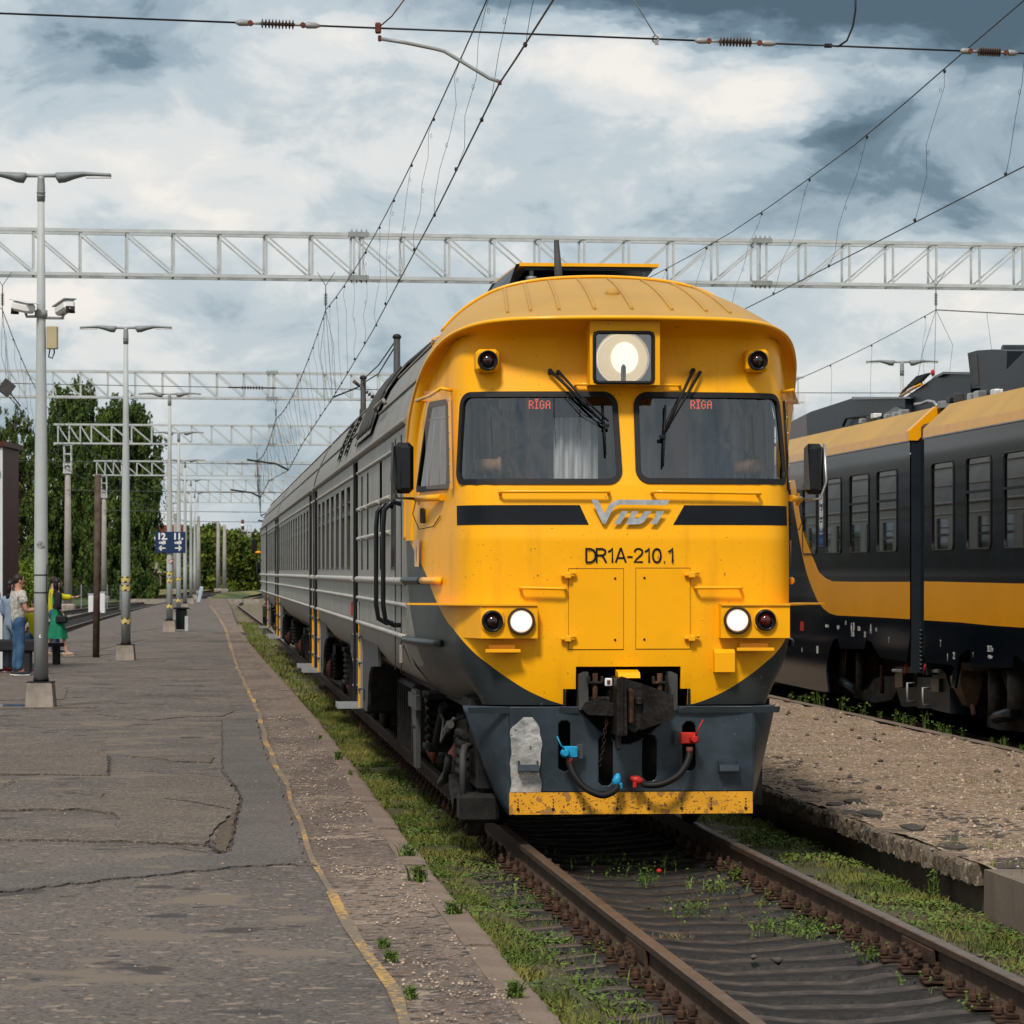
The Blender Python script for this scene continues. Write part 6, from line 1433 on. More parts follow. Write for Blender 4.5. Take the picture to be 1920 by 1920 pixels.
def leaf_patch(name, pts, s0, s1, mat, kind='stuff', parent=None, tilt=.6):
    n = len(pts); s = RNG.uniform(s0, s1, n); a = RNG.uniform(0, 2*PI, n); P = np.asarray(pts, float)
    u = np.stack([np.cos(a), np.sin(a), RNG.uniform(-tilt, tilt, n)], 1); w = np.stack([-np.sin(a), np.cos(a), RNG.uniform(-tilt, tilt, n)], 1)
    u *= s[:, None]; w *= s[:, None]*.6
    V = np.stack([P-u, P-w, P+u, P+w], 1).reshape(-1, 3); i = np.arange(n)*4
    return fast_mesh(name, V, np.stack([i, i+1, i+2, i+3], 1), mat, parent, kind)
def stones(name, P, s, mat, parent=None, kind='stuff', flat=.6):
    """irregular pebbles: 6 points, 8 faces each (as degenerate quads)"""
    n = len(P); P = np.asarray(P, float); dirs = np.array([[1, 0, 0], [0, 1, 0], [-1, 0, 0], [0, -1, 0], [0, 0, 1], [0, 0, -1]], float)
    r = RNG.uniform(.6, 1.3, (n, 6, 1))*np.asarray(s).reshape(-1, 1, 1); a = RNG.uniform(0, 2*PI, n); c, sn = np.cos(a), np.sin(a)
    D = dirs[None]*r; D = D+RNG.uniform(-.25, .25, D.shape)*np.asarray(s).reshape(-1, 1, 1); x = D[..., 0]*c[:, None]-D[..., 1]*sn[:, None]; y = D[..., 0]*sn[:, None]+D[..., 1]*c[:, None]; D = np.stack([x, y, D[..., 2]*flat], -1)
    V = (P[:, None, :]+D).reshape(-1, 3); i = (np.arange(n)*6)[:, None]
    T = np.array([[0, 1, 4], [1, 2, 4], [2, 3, 4], [3, 0, 4], [1, 0, 5], [2, 1, 5], [3, 2, 5], [0, 3, 5]]); Fc = (i[:, :, None]+T[None]).reshape(-1, 3)
    return fast_mesh(name, V, Fc, mat, parent, kind)
def scatter(n, d0, d1, fL, fR, zf, dens=None, power=1.0):
    d = d0+(d1-d0)*RNG.random(n)**power; u = RNG.random(n); L = np.array([fL(x) for x in d]); Rr = np.array([fR(x) for x in d]); X = L+(Rr-L)*u
    k = np.ones(n, bool) if dens is None else RNG.random(n) < dens(X, d, u)
    return np.stack([X[k], d[k], zf(X[k], d[k], u[k])], 1)
ORD = 'leftmost second third fourth fifth sixth seventh eighth ninth tenth eleventh twelfth thirteenth fourteenth fifteenth sixteenth seventeenth eighteenth rightmost'.split()
def build_verge():
    zg = lambda X, D, u: -.215+.04*vnoise(X, D, 1.9, 8)-.05*np.clip((u-.52)*4, 0, 1)*(D < 24)
    cl = lambda X, D, u: np.clip((vnoise(X, D, 2.2, 21)*.6+vnoise(X, D, 6.5, 22)*.5-.40)*3.4, 0, 1)
    L = scatter(150000, 12.5, 62, lambda d: EDGE(d)-.02, lambda d: TC(d)-.98, zg, lambda X, D, u: cl(X, D, u)*np.where(D < 27, np.clip(1-(u-.40)*3.2, .15, 1), 1)*np.clip(1.1-(D-34)/60, .3, 1), 1.25)
    tag(grass_patch('verge_grass', L, .025, .10, MAT['grass'], .0045, 1.1), 'green grass growing in the verge between platform edge and near rail', 'grass')
    L = scatter(26000, 12.5, 62, lambda d: EDGE(d), lambda d: TC(d)-.90, zg, lambda X, D, u: .5*cl(X, D, u+.3), 1.3)
    tag(grass_patch('dry_grass', L, .02, .06, MAT['grass_dry'], .003, 1.8), 'dry straw lying among the grass beside the near rail', 'dry grass')
    L = scatter(16000, 55, 150, lambda d: EDGE(d), lambda d: TC(d)-.9, lambda X, D, u: -.19+0*X, lambda X, D, u: np.clip(cl(X, D, u)*1.2, 0, 1)*(1-.5*u), 1.3)
    tag(grass_patch('far_verge_grass', L, .04, .14, MAT['grass'], .012, 1.0), 'grass strip running on toward the far end of the platform', 'grass')
    L = scatter(40000, 12.5, 40, lambda d: EDGE(d), lambda d: TC(d)-1.0, lambda X, D, u: zg(X, D, u)+.03+.03*vnoise(X, D, 30, 1), lambda X, D, u: np.clip((vnoise(X, D, 3.1, 31)-.42)*4, 0, 1)*(1-.6*u), 1.2)
    tag(leaf_patch('clover', L, .008, .020, MAT['clover']), 'leafy clover patches in the verge beside the platform edge', 'clover')
    zg2 = lambda X, D, u: -.205+.04*vnoise(X, D, 1.9, 8)-.05*u-.13*np.clip((.42-u)*3.5, 0, 1)
    L = scatter(60000, 12.5, 45, lambda d: TC(d)+1.0, lambda d: TC(d)+1.85, zg2, lambda X, D, u: np.clip(cl(X, D, u)*1.1-.12, 0, 1)*(.3+.6*u), 1.25)
    tag(grass_patch('verge_grass', L, .02, .075, MAT['grass'], .0045, 1.1), 'green grass growing between far rail and the gravel platform wall', 'grass')
    L = scatter(18000, 12.5, 40, lambda d: TC(d)+1.0, lambda d: TC(d)+1.85, lambda X, D, u: zg2(X, D, u)+.03+.03*vnoise(X, D, 30, 1), lambda X, D, u: np.clip((vnoise(X, D, 2.6, 33)-.42)*4, 0, 1), 1.2)
    tag(leaf_patch('clover', L, .008, .020, MAT['clover']), 'leafy clover patches beside the gravel platform wall', 'clover')
    L = scatter(14000, 12.5, 45, lambda d: TC(d)+.9, lambda d: TC(d)+1.8, zg2, lambda X, D, u: .5*cl(X, D, u+.2), 1.3)
    tag(grass_patch('dry_grass', L, .015, .05, MAT['grass_dry'], .003, 1.9), 'dry straw scattered beside the far rail', 'dry grass')
    # sprouts between the rails, in small colonies
    P = []; rs = random.Random(12)
    for (px, py, n, s) in ((1500, 1690, 120, .16), (1480, 1740, 150, .14), (1545, 1750, 90, .12), (1330, 1600, 60, .12), (1345, 1665, 60, .10), (1210, 1650, 50, .10), (1290, 1705, 70, .16), (1010, 1690, 120, .14), (1060, 1700, 60, .1), (1390, 1635, 50, .06), (1650, 1790, 60, .1), (1760, 1845, 60, .1), (1860, 1890, 60, .08), (960, 1600, 60, .2), (1120, 1790, 80, .1), (1240, 1850, 70, .1), (1080, 1850, 90, .12), (1150, 1620, 80, .3), (1700, 1760, 40, .1)):
        c = G(px, py, -.2)
        for _ in range(n*2//3): P.append((c.x+rs.gauss(0, s), c.y+rs.gauss(0, s*2.0), -.22))
    P = np.array(P); tag(grass_patch('track_sprouts', P, .02, .10, MAT['clover'], .006, .7), 'small green sprouts in colonies between the sleepers', 'sprouts')
    Q = np.repeat(P, 4, 0)+RNG.normal(0, .025, (len(P)*4, 3))+np.array([0, 0, .05]); Q[:, 2] = np.maximum(Q[:, 2], -.20)
    tag(leaf_patch('sprout_leaves', Q, .006, .016, MAT['clover']), 'tiny leaves of sprouts between the sleepers', 'sprouts')
    # white clover heads near the bottom edge
    W_ = scatter(170, 13.6, 16.5, lambda d: EDGE(d)+.05, lambda d: TC(d)-1.05, lambda X, D, u: -.12+0*X); stones('clover_flowers', W_, np.full(len(W_), .008), MAT['white'], flat=1); tag(bpy.data.objects['clover_flowers'], 'tiny white clover flowers in the nearest verge grass', 'flowers')
    d_ = G(1236, 1633, -.2); tag(MB().ell((d_.x, d_.y, -.20), (.022, .03, .018), 10).build('red_scrap', MAT['red']), 'small red scrap of litter lying between the rails', 'litter')
    c = G(1265, 1755, -.2); P = np.array([(c.x+RNG.normal(0, .06), c.y+RNG.normal(0, .04), -.215) for _ in range(90)]); tag(grass_patch('straw_wisp', P, .02, .05, MAT['grass_dry'], .002, 3), 'wisp of pale straw lying on the black dirt between the rails', 'straw')
    for (px, py, s, lb) in ((1458, 1800, .045, 'dark stone lying mid track near the straw wisp'), (1412, 1794, .030, 'smaller dark clod beside the dark stone mid track'), (1258, 1705, .028, 'pale stone lying among sprouts between the rails')):
        c = G(px, py, -.2); stones('track_stone', np.array([(c.x, c.y, -.20)]), np.array([s]), MAT['stone_dark'] if 'pale' not in lb else MAT['stone'], kind=None, flat=.7); tag(bpy.data.objects[-1] if False else [o for o in COL.objects if o.name.startswith('track_stone')][-1], lb, 'stone')
    # single weeds on the platform edge
    def weed(px, py, z, s, n, label, grp=None, tall=False):
        c = G(px, py, z); P = np.array([(RNG.normal(0, s*(.10 if tall else .16)), RNG.normal(0, s*.2), 0) for _ in range(n)]); o = grass_patch('weed', P, s*.45, s, MAT['clover'], .005 if not tall else .004, .9 if not tall else .25, kind=None); o.location = (c.x, c.y, z-.005); tag(o, label, 'weed', grp)
        P2 = np.array([(RNG.normal(0, s*.20), RNG.normal(0, s*.25), RNG.uniform(.2, 1)*s*.75) for _ in range(n*3)]); l = leaf_patch('leaves', P2, s*.05, s*.12, MAT['clover'], None, o)
    weed(785, 1652, .2, .13, 70, 'bushy green weed rooted in the platform edge, upper one'); weed(848, 1718, .2, .12, 60, 'bushy green weed at the kerb below the upper one'); weed(965, 1872, .2, .11, 40, 'sparse weed on the edge slab near the bottom of the photo')
    weed(765, 1608, .2, .14, 30, 'tall thin weed at the kerb above the bushy weed'); weed(735, 1800, .2, .07, 60, 'low weed beside the yellow line, middle of three'); weed(720, 1775, .2, .06, 50, 'low weed beside the yellow line, topmost of three'); weed(770, 1870, .2, .07, 50, 'low weed beside the yellow line, lowest of three')
    weed(635, 1425, .2, .12, 60, 'weed clump spreading on the kerb beside the step bracket'); weed(657, 1452, .2, .06, 25, 'small weed on the kerb just below the spreading clump'); weed(600, 1385, .2, .06, 30, 'small weed on the kerb above the spreading clump')
    weed(1755, 1680, -.2, .26, 14, 'tall weed standing against the broken platform wall', tall=True); weed(1380, 1650, -.2, .13, 30, 'leafy weed beside the far rail near the plough'); weed(1790, 1715, -.2, .10, 30, 'low broad weed at the foot of the platform wall')
    weed(1330, 1915, -.2, .10, 24, 'pale grass tuft against the near rail at the bottom')
    g = 'weeds along the kerb beside the parked train'
    for k, (px, py, s) in enumerate(((1485, 1316, .35), (1500, 1318, .25), (1512, 1320, .3), (1527, 1323, .45), (1540, 1326, .4), (1580, 1334, .45), (1595, 1338, .25), (1620, 1342, .42), (1650, 1346, .2), (1682, 1352, .35), (1697, 1357, .3), (1712, 1360, .25), (1735, 1366, .42), (1762, 1372, .28), (1778, 1378, .25), (1802, 1385, .28), (1858, 1394, .2), (1885, 1402, .25), (1915, 1412, .2))):
        weed(px, py, .1, s*.62, 9, ORD[k]+' weed from the left in the row along the kerb beside the parked train', g, True)
def build_track(name, fn, d0, d1, label, near=None):
    r = empty(name, (0, 0, 0), 0, label, 'railway track', kind='structure')
    prof = [(-.0375, 0), (-.030, .004), (.030, .004), (.0375, 0), (.0375, -.035), (.012, -.048), (.009, -.13), (.035, -.150), (.072, -.165), (.072, -.180), (-.072, -.180), (-.072, -.165), (-.035, -.150), (-.009, -.13), (-.012, -.048), (-.0375, -.035)]
    ds = list(np.arange(d0, min(d1, 70), .5))+list(np.arange(max(d0, min(d1, 70)), d1, 3.0))
    for s in (-1, 1):
        vs = []; fs = []; mi = []; n = len(prof)
        for i, d in enumerate(ds):
            t = fn(d+.5)-fn(d-.5); nx, ny = 1/math.hypot(1, t), -t/math.hypot(1, t); c = Vector((fn(d)+nx*s*.797, d+ny*s*.797, 0))
            for (x, z) in prof: vs.append((c.x+nx*x, c.y+ny*x, z-.004))
        mb = MB()
        for i in range(len(ds)-1):
            for k in range(n):
                k2 = (k+1) % n; f = (i*n+k, i*n+k2, (i+1)*n+k2, (i+1)*n+k); fs.append(f)
        b = mb; b.v = vs; b.f = fs; b.m = [1 if (j % n) in (0, 1, 2) else 0 for j in range(len(fs))]; b.s = [False]*len(fs)
        b.build('rail', [MAT['rail_side'], MAT['rail_top']], r, fix=False)
    return r
def dirty_middle_shaded_sides(m):
    """oily dirt ground into the middle of each sleeper, between the rails; shade painted on its sides"""
    nt = m.node_tree; b = nt.nodes['Principled BSDF']; src = b.inputs['Base Color'].links[0].from_socket; N = nt.nodes.new; L = nt.links.new
    tc = N('ShaderNodeTexCoord'); sp = N('ShaderNodeSeparateXYZ'); L(tc.outputs['Object'], sp.inputs[0]); ab = N('ShaderNodeMath'); ab.operation = 'ABSOLUTE'; L(sp.outputs[0], ab.inputs[0])
    n = N('ShaderNodeTexNoise'); n.inputs['Scale'].default_value = 4; L(tc.outputs['Object'], n.inputs[0]); ad = N('ShaderNodeMath'); ad.operation = 'MULTIPLY_ADD'; L(n.outputs[0], ad.inputs[0]); ad.inputs[1].default_value = -.5; L(ab.outputs[0], ad.inputs[2])
    r = N('ShaderNodeMapRange'); r.inputs[1].default_value = .22; r.inputs[2].default_value = .42; L(ad.outputs[0], r.inputs[0]); mx = N('ShaderNodeMix'); mx.data_type = 'RGBA'; n2 = N('ShaderNodeTexNoise'); n2.inputs['Scale'].default_value = 11; n2.inputs['Detail'].default_value = 6; L(tc.outputs['Object'], n2.inputs[0]); r2 = N('ShaderNodeMapRange'); r2.inputs[1].default_value = .45; r2.inputs[2].default_value = .68; L(n2.outputs[0], r2.inputs[0]); m2 = N('ShaderNodeMix'); m2.data_type = 'RGBA'; m2.inputs[6].default_value = (.030, .022, .018, 1); m2.inputs[7].default_value = (.085, .064, .050, 1); L(r2.outputs[0], m2.inputs[0]); L(m2.outputs[2], mx.inputs[6])
    ay = N('ShaderNodeMath'); ay.operation = 'ABSOLUTE'; L(sp.outputs[1], ay.inputs[0]); a3 = N('ShaderNodeMath'); a3.operation = 'MULTIPLY_ADD'; L(n2.outputs[0], a3.inputs[0]); a3.inputs[1].default_value = .06; L(ay.outputs[0], a3.inputs[2]); r3 = N('ShaderNodeMapRange'); r3.inputs[1].default_value = .108; r3.inputs[2].default_value = .128; L(a3.outputs[0], r3.inputs[0]); m3 = N('ShaderNodeMix'); m3.data_type = 'RGBA'; m3.inputs[7].default_value = (.008, .006, .005, 1); L(r3.outputs[0], m3.inputs[0]); L(mx.outputs[2], m3.inputs[6]); L(src, mx.inputs[7]); L(r.outputs[0], mx.inputs[0]); L(m3.outputs[2], b.inputs['Base Color'])  # shade painted into the colour of each sleeper's long sides, top left lighter
dirty_middle_shaded_sides(MAT['sleeper'])
def build_main_track():
    r = build_track('railway_track', TC, 7, 430, 'railway track with rusty rails on dirt covered sleepers, train standing on it')
    rs = random.Random(2)
    # sleeper: waisted concrete beam
    def sl(seed):
        q = random.Random(seed); xs = [-1.35, -1.33, -1.12, -.95, -.66, -.52, -.30, 0, .30, .52, .66, .95, 1.12, 1.33, 1.35]; zt = [-.24, -.215, -.195, -.185, -.185, -.205, -.232, -.238, -.232, -.205, -.185, -.185, -.195, -.215, -.24]
        vs = []; fs = []
        for x, z in zip(xs, zt):
            w = .125+q.uniform(-.018, .018); zz = z+q.uniform(-.012, .012)
            for (y, dz) in ((-w-.02, -.16), (-w, -.03), (-w*.72, -.004), (0, 0), (w*.72, -.004), (w, -.03), (w+.02, -.16)): vs.append((x, y, zz+dz))
        for i in range(len(xs)-1):
            for k in range(6): fs.append((i*7+k, (i+1)*7+k, (i+1)*7+k+1, i*7+k+1))
        fs += [tuple(range(7)), tuple(range(len(xs)*7-1, len(xs)*7-8, -1))]
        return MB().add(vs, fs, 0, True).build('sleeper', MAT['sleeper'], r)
    protos = [sl(k) for k in range(7)]
    mb = MB(); mb.box((0, 0, -.178), (.37, .17, .016), bev=.004)
    for s in (-1, 1):
        mb.box((s*.095, 0, -.155), (.06, .10, .03), bev=.006); mb.lathe([(.012, -.02), (.012, .075)], (s*.098, 0, -.15), (0, 0, 1), 6); mb.lathe([(.024, 0), (.024, .028), (.018, .032)], (s*.098, 0, -.132), (0, 0, 1), 6, smooth=False)
        mb.lathe([(.014, 0), (.014, .085)], (s*.155, .02, -.17), (0, 0, 1), 6); mb.lathe([(.026, 0), (.026, .03), (.02, .034)], (s*.155, .02, -.145), (0, 0, 1), 6, smooth=False); mb.box((s*.155, .02, -.163), (.07, .07, .012), bev=.003)
    fast0 = mb.build('rail_fastening', MAT['rust'], protos[0]); fast0.location = (-.797, 0, 0)
    def place(sp, d):
        t = fn_t(d); sp.location = (TC(d), d, rs.uniform(-.006, .004)); sp.rotation_euler = (0, 0, math.atan2(-t, 1)*1.0+rs.uniform(-.012, .012))
    fn_t = lambda d: TC(d+.5)-TC(d-.5)
    first = True; d = 9.5; k = 0; used = set()
    while d < 66:
        j = k*3 % 7
        if j not in used: o = protos[j]; used.add(j)
        else: o = protos[j].copy(); COL.objects.link(o); o.parent = r
        t = fn_t(d); o.location = (TC(d), d, rs.uniform(-.006, .004)); o.rotation_euler = (0, 0, math.atan(-t)+rs.uniform(-.01, .01))
        for s in (-1, 1):
            if k == 0 and s == -1: f = fast0
            else: f = fast0.copy(); COL.objects.link(f); f.parent = o
            f.location = (s*.797, rs.uniform(-.01, .01), 0)
        d += .545; k += 1
    for s in (-1, 1):       # fishplates over the rail joint
        dj = 19.6; t = fn_t(dj); c = Vector((TC(dj)+s*.797, dj, -.09)); mb = MB()
        for e in (-1, 1): mb.box(c+Vector((e*.032, 0, 0)), (.022, .80, .085), rz=math.atan(-t), bev=.004)
        for y in (-.3, -.1, .1, .3): mb.lathe([(.022, 0), (.022, .03)], c+Vector((-.045-t*-y*0, y, 0)), (-1, 0, 0), 6); mb.lathe([(.014, 0), (.014, .05)], c+Vector((-.045, y, 0)), (-1, 0, 0), 6)
        mb.build('fishplate', MAT['rust'], r)
    l = build_track('railway_track', TA, 8, 430, 'railway track curving past on the far side of the island platform')
    l2 = build_track('railway_track', TB, 10, 300, 'outer railway track joining the curve beside the birch trees')
    l3 = build_track('railway_track', lambda d: T2O.x-.089*(d-26), 20, 130, 'railway track under the parked navy and yellow train')
    for lt, fn in ((l, TA), (l2, TB)):
        mb = MB(); d = 12
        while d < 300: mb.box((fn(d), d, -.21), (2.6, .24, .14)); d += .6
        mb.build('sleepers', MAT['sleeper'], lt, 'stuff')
def build_right_platform():
    fL = lambda d: TC(d)+1.90; fR = lambda d: TC(d)+5.52; z = .1
    zf = lambda X, D, u: z-.02+.035*vnoise(X, D, 1.3, 41)+.02*vnoise(X, D, 5, 42)+.01*vnoise(X, D, 17, 43)
    o = sheet('gravel_platform', fL, fR, 16, 130, 60, 520, MAT['gravel_pf'], zf, geo=1.5)
    # front wall: irregular coping over a recessed lower wall
    rs = random.Random(8); d = 23.0
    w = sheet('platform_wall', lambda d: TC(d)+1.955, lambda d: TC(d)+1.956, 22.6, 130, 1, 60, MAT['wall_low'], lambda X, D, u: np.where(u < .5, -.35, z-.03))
    V = w.data
    while d < 75:
        L = rs.choice([.9, 1.2, 1.5, 2.0]); dm = d+L/2; t = TC(d+L)-TC(d); mb = MB(); n = 40; sec = [(.20, .0), (.02, .0), (-.035, -.006), (-.045, -.025), (-.045, -.07), (-.045, -.125), (-.04, -.14), (.05, -.145), (.20, -.145)]; vs = []; fs = []
        for i in range(n+1):
            y = -L/2+.006+(L-.012)*i/n
            for k, (x, zz) in enumerate(sec):
                a = .016 if 1 < k < 7 else .002; vs.append((x+rs.uniform(-a, a)+.006*math.sin(y*5+d), y, zz+rs.uniform(-.012, .012)*(1 if 0 < k < 8 else .2)))
        m_ = len(sec)
        for i in range(n):
            for k in range(m_-1): fs.append((i*m_+k, (i+1)*m_+k, (i+1)*m_+k+1, i*m_+k+1))
        fs += [tuple(range(m_)), tuple(range(n*m_+m_-1, n*m_-1, -1))]
        q = mb.add(vs, fs, 0, False).build('coping_block', MAT['wall_top'], w); q.location = (TC(dm)+1.90, dm, z+rs.uniform(-.01, .012)); q.rotation_euler = (0, 0, math.atan(-t/L)); d += L
    # smooth-faced end block nearest the camera
    d0, d1 = 14.0, 22.55; t = (TC(d1)-TC(d0)); vs = []
    c0, c1 = TC(d0)+1.83, TC(d1)+1.83
    for (x, y) in ((c0, d0), (c0+.30, d0), (c1+.30, d1), (c1, d1)): vs += [(x, y, -.4), (x, y, z+.015)]
    MB().add(vs, [(0, 2, 3, 1), (2, 4, 5, 3), (4, 6, 7, 5), (6, 0, 1, 7), (1, 3, 5, 7)]).build('wall_end_block', MAT['wall_end'], w)
    # second kerb beside the parked train
    k = sheet('far_kerb', lambda d: fR(d), lambda d: fR(d)+.16, 18, 130, 2, 120, MAT['kerb'], lambda X, D, u: z+.02+.008*vnoise(X, D, 2, 3)); sheet('far_kerb_face', lambda d: fR(d)+.16, lambda d: fR(d)+.161, 18, 130, 1, 60, MAT['kerb'], lambda X, D, u: np.where(u < .5, z+.02, -.4))
    P = scatter(15000, 19, 60, lambda d: fL(d)+.15, fR, zf, lambda X, D, u: .35+.65*vnoise(X, D, 2.4, 51), 1.6); tag(stones('gravel', P, RNG.uniform(.006, .020, len(P))*np.where(RNG.random(len(P)) < .06, 1.8, 1), MAT['stone']), 'loose pinkish gravel scattered over the crumbling platform', 'gravel')
    P = scatter(2600, 19, 45, lambda d: fL(d)+.02, lambda d: fL(d)+1.1, zf, lambda X, D, u: np.clip(vnoise(X, D, 1.6, 61)*2-.8, 0, 1), 1.5); tag(stones('asphalt_crumbs', P, RNG.uniform(.015, .06, len(P)), MAT['stone_dark'], flat=.22), 'dark broken asphalt crumbs along the gravel platform edge', 'rubble')
    P = scatter(60, 24, 50, lambda d: fL(d)+.8, fR, zf, None, 1.4); tag(stones('dark_stones', P+np.array([0, 0, .01]), RNG.uniform(.02, .045, len(P)), MAT['stone_dark'], flat=.8), 'scattered dark stones on the gravel platform', 'stones')
    for pts in (((1560, 1490), (1600, 1500), (1680, 1520), (1660, 1545), (1600, 1530), (1540, 1510)), ((1690, 1548), (1760, 1552), (1840, 1580), (1850, 1600), (1780, 1592), (1720, 1578)), ((1850, 1600), (1930, 1612), (1930, 1632), (1870, 1628), (1830, 1612)), ((1500, 1465), (1540, 1478), (1530, 1490), (1490, 1475))):
        c = [sum(q[0] for q in pts)/len(pts), sum(q[1] for q in pts)/len(pts)]
        for _ in range(4):
            t = rs.random(); a = rs.choice(pts); g = G(c[0]+(a[0]-c[0])*t, c[1]+(a[1]-c[1])*t, z); Q = []; n = rs.randint(6, 9)
            for i in range(n): w = 2*PI*i/n; r_ = rs.uniform(.5, 1.3); Q.append((g.x+.10*r_*math.cos(w), g.y+.34*r_*math.sin(w)))
            MB().prism(Q, 'z', z-.03, z+.012+rs.uniform(0, .018)).build('asphalt_remnant', MAT['asphalt_dark'], o)
    P = scatter(30000, 22, 62, fL, fR, zf, lambda X, D, u: np.clip((vnoise(X, D, 1.1, 71)*.65+vnoise(X, D, 4.5, 72)*.45-.72)*5, 0, .8), 1.4)
    tag(grass_patch('platform_grass', P, .015, .05, MAT['grass'], .003, 1.2), 'thin green grass patches on the gravel platform', 'grass')
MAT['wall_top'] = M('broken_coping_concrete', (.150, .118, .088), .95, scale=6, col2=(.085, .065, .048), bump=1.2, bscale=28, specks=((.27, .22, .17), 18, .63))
MAT['wall_low'] = M('dark_lower_wall', (.045, .036, .028), .95, scale=3, col2=(.075, .058, .042), bump=.8, bscale=20)  # lower wall coloured darker than the coping above it
MAT['wall_end'] = M('smooth_wall_block', (.18, .145, .11), .9, scale=2, col2=(.12, .095, .074), bump=.6, bscale=30, stretch=(1, 1, .35), specks=((.20, .17, .14), 30, .70))
MAT['asphalt_dark'] = M('dark_asphalt_remnant', (.075, .062, .052), .95, scale=8, col2=(.045, .038, .034), bump=1.2, bscale=30)
# ------------------------------------------------------------------ gantries, wires, masts
GD = [83.0, 142.0, 194.0, 258.0, 310.0, 360.0]
GX = {83.0: -15.6, 142.0: -21.8, 194.0: -25.4, 258.0: -30.9, 310.0: -33.5, 360.0: -35.5}
GA = .16
def build_gantries():
    T = MAT['truss']; zb, zt = 9.25, 10.31; dp = .75; Lg = 34.4
    st = [0, .62, 1.24, 1.86]; 
    while st[-1]+1.125 < Lg-1.9: st.append(st[-1]+1.125)
    st += [Lg-1.24, Lg-.62, Lg]; mid = Lg/2
    r = empty('overhead_line_gantry', (GX[83.0], 83.0, 0), math.atan(GA), 'nearest pale lattice gantry crossing the sky behind the railcar roof', 'gantry', 'lattice gantries spanning the tracks')
    for y in (0, dp):
        for z in (zb, zt): MB().box((Lg/2, y, z), (Lg+.5, .09, .08)).build('chord', T, r)
    for i, x in enumerate(st):
        for dx in ((0,) if i not in (12, 21) else (-.10, .12)):
            for y in (0, dp): MB().box((x+dx, y, (zb+zt)/2), (.052, .045, zt-zb-.08)).build('upright', T, r)
            for z in (zb, zt): MB().box((x+dx, dp/2, z), (.05, dp-.12, .05)).build('cross_tie', T, r)
        if i in (12, 21):
            for z, s in ((zb, -1), (zt, 1)):
                mb = MB(); mb.box((x, 0, z), (.5, .13, .12))
                for dx in (-.16, -.04, .08, .2): mb.lathe([(.02, -.05), (.02, .05)], (x+dx, 0, z+s*.08), (0, 0, 1), 6)
                mb.build('splice_plate', MAT['galv'], r)
    for i in range(len(st)-1):
        a, b = st[i], st[i+1]; za, zc = (zt-.05, zb+.05) if (a+b)/2 < mid else (zb+.05, zt-.05); L = math.hypot(b-a, zc-za)
        for y in (0, dp): MB().box(((a+b)/2, y+.0, (zb+zt)/2), (L-.05, .036, .038), ry=math.atan2(za-zc, b-a)).build('diagonal_brace', T, r)
    # bottom hangers for line suspension are things of the lines
    lab = {142.0: 'second lattice gantry, passing behind the two nearer lamp posts', 194.0: 'third lattice gantry, ending on a concrete mast in front of the birches', 258.0: 'fourth lattice gantry, ending just right of the rusty pole', 310.0: 'fifth lattice gantry, small and pale above the blue sign', 360.0: 'farthest lattice gantry, faint above the distant chimney'}
    for d in GD[1:]:
        c = copy_tree(r, None, (GX[d], d, 0)); c['label'] = lab[d]
    # masts
    def mast(x, d, h, label, cap=True, grp='tapered concrete masts of the overhead line', r0=.24, r1=.15):
        e = empty('concrete_mast', (x, d, 0), 0, label, 'mast', grp)
        MB().lathe([(r0, -.45), (r1, h)], (0, 0, 0), (0, 0, 1), 12).build('shaft', MAT['concrete_mast'], e)
        MB().box((0, 0, -.1), (.8, .8, .7), bev=.08).build('footing', MAT['concrete'], e)
        if cap:
            mb = MB()
            for sx in (-1, 1):
                for sy in (-1, 1): mb.box((sx*.20, sy*.20, h+.25), (.06, .06, 1.7))
            for z in (h-.55, h-.1, h+.5, h+1.0): mb.box((0, -.2, z), (.5, .05, .07)); mb.box((0, .2, z), (.5, .05, .07)); mb.box((-.2, 0, z), (.05, .45, .07)); mb.box((.2, 0, z), (.05, .45, .07))
            mb.build('head_cage', MAT['truss'], e)
        return e
    names = {83.0: 'mast under the left end of the nearest gantry, out to the left', 142.0: 'mast under the left end of the second gantry', 194.0: 'concrete mast with white cage under the third gantry', 258.0: 'slim concrete mast directly behind the rusty pole', 310.0: 'mast under the left end of the fifth gantry', 360.0: 'mast under the left end of the farthest gantry'}
    for d in GD: mast(GX[d]+.5, d+.35, 8.15, names[d])
    for d, nn in zip(GD[:3], ('nearest', 'second', 'third')): mast(GX[d]+Lg*math.cos(math.atan(GA))-.4, d+Lg*math.sin(math.atan(GA))+.3, 7.95, 'mast carrying the right end of the %s gantry, beyond the parked train' % nn, grp='masts beyond the parked train')
    for px, yt, yb, d, lb, cap in ((372, 968, 1113, 330, 'grey mast just right of the lamp posts, tallest of the distant ones', False), (409, 978, 1106, 372, 'distant mast left of a close pair before the wood', False), (421, 984, 1107, 368, 'distant mast right of a close pair before the wood', False), (467, 985, 1104, 400, 'distant mast with white head standing near the rear railcar mirror', True)):
        p = W(px, yb, d); t = W(px, yt, d); mast(p.x, d, t.z-(1.0 if cap else 0), lb, cap, 'distant concrete masts', .25, .16)
def insulator(mb, a, b, n=9, r=.045):
    a, b = Vector(a), Vector(b); ax = (b-a).normalized(); L = (b-a).length; pr = [(.012, 0)]
    for i in range(n): h = L*(i+.5)/n; w = L/n; pr += [(.014, h-w*.35), (r, h-w*.05), (r, h+w*.05), (.014, h+w*.35)]
    pr.append((.012, L)); mb.lathe(pr, a, ax, 10, smooth=False)
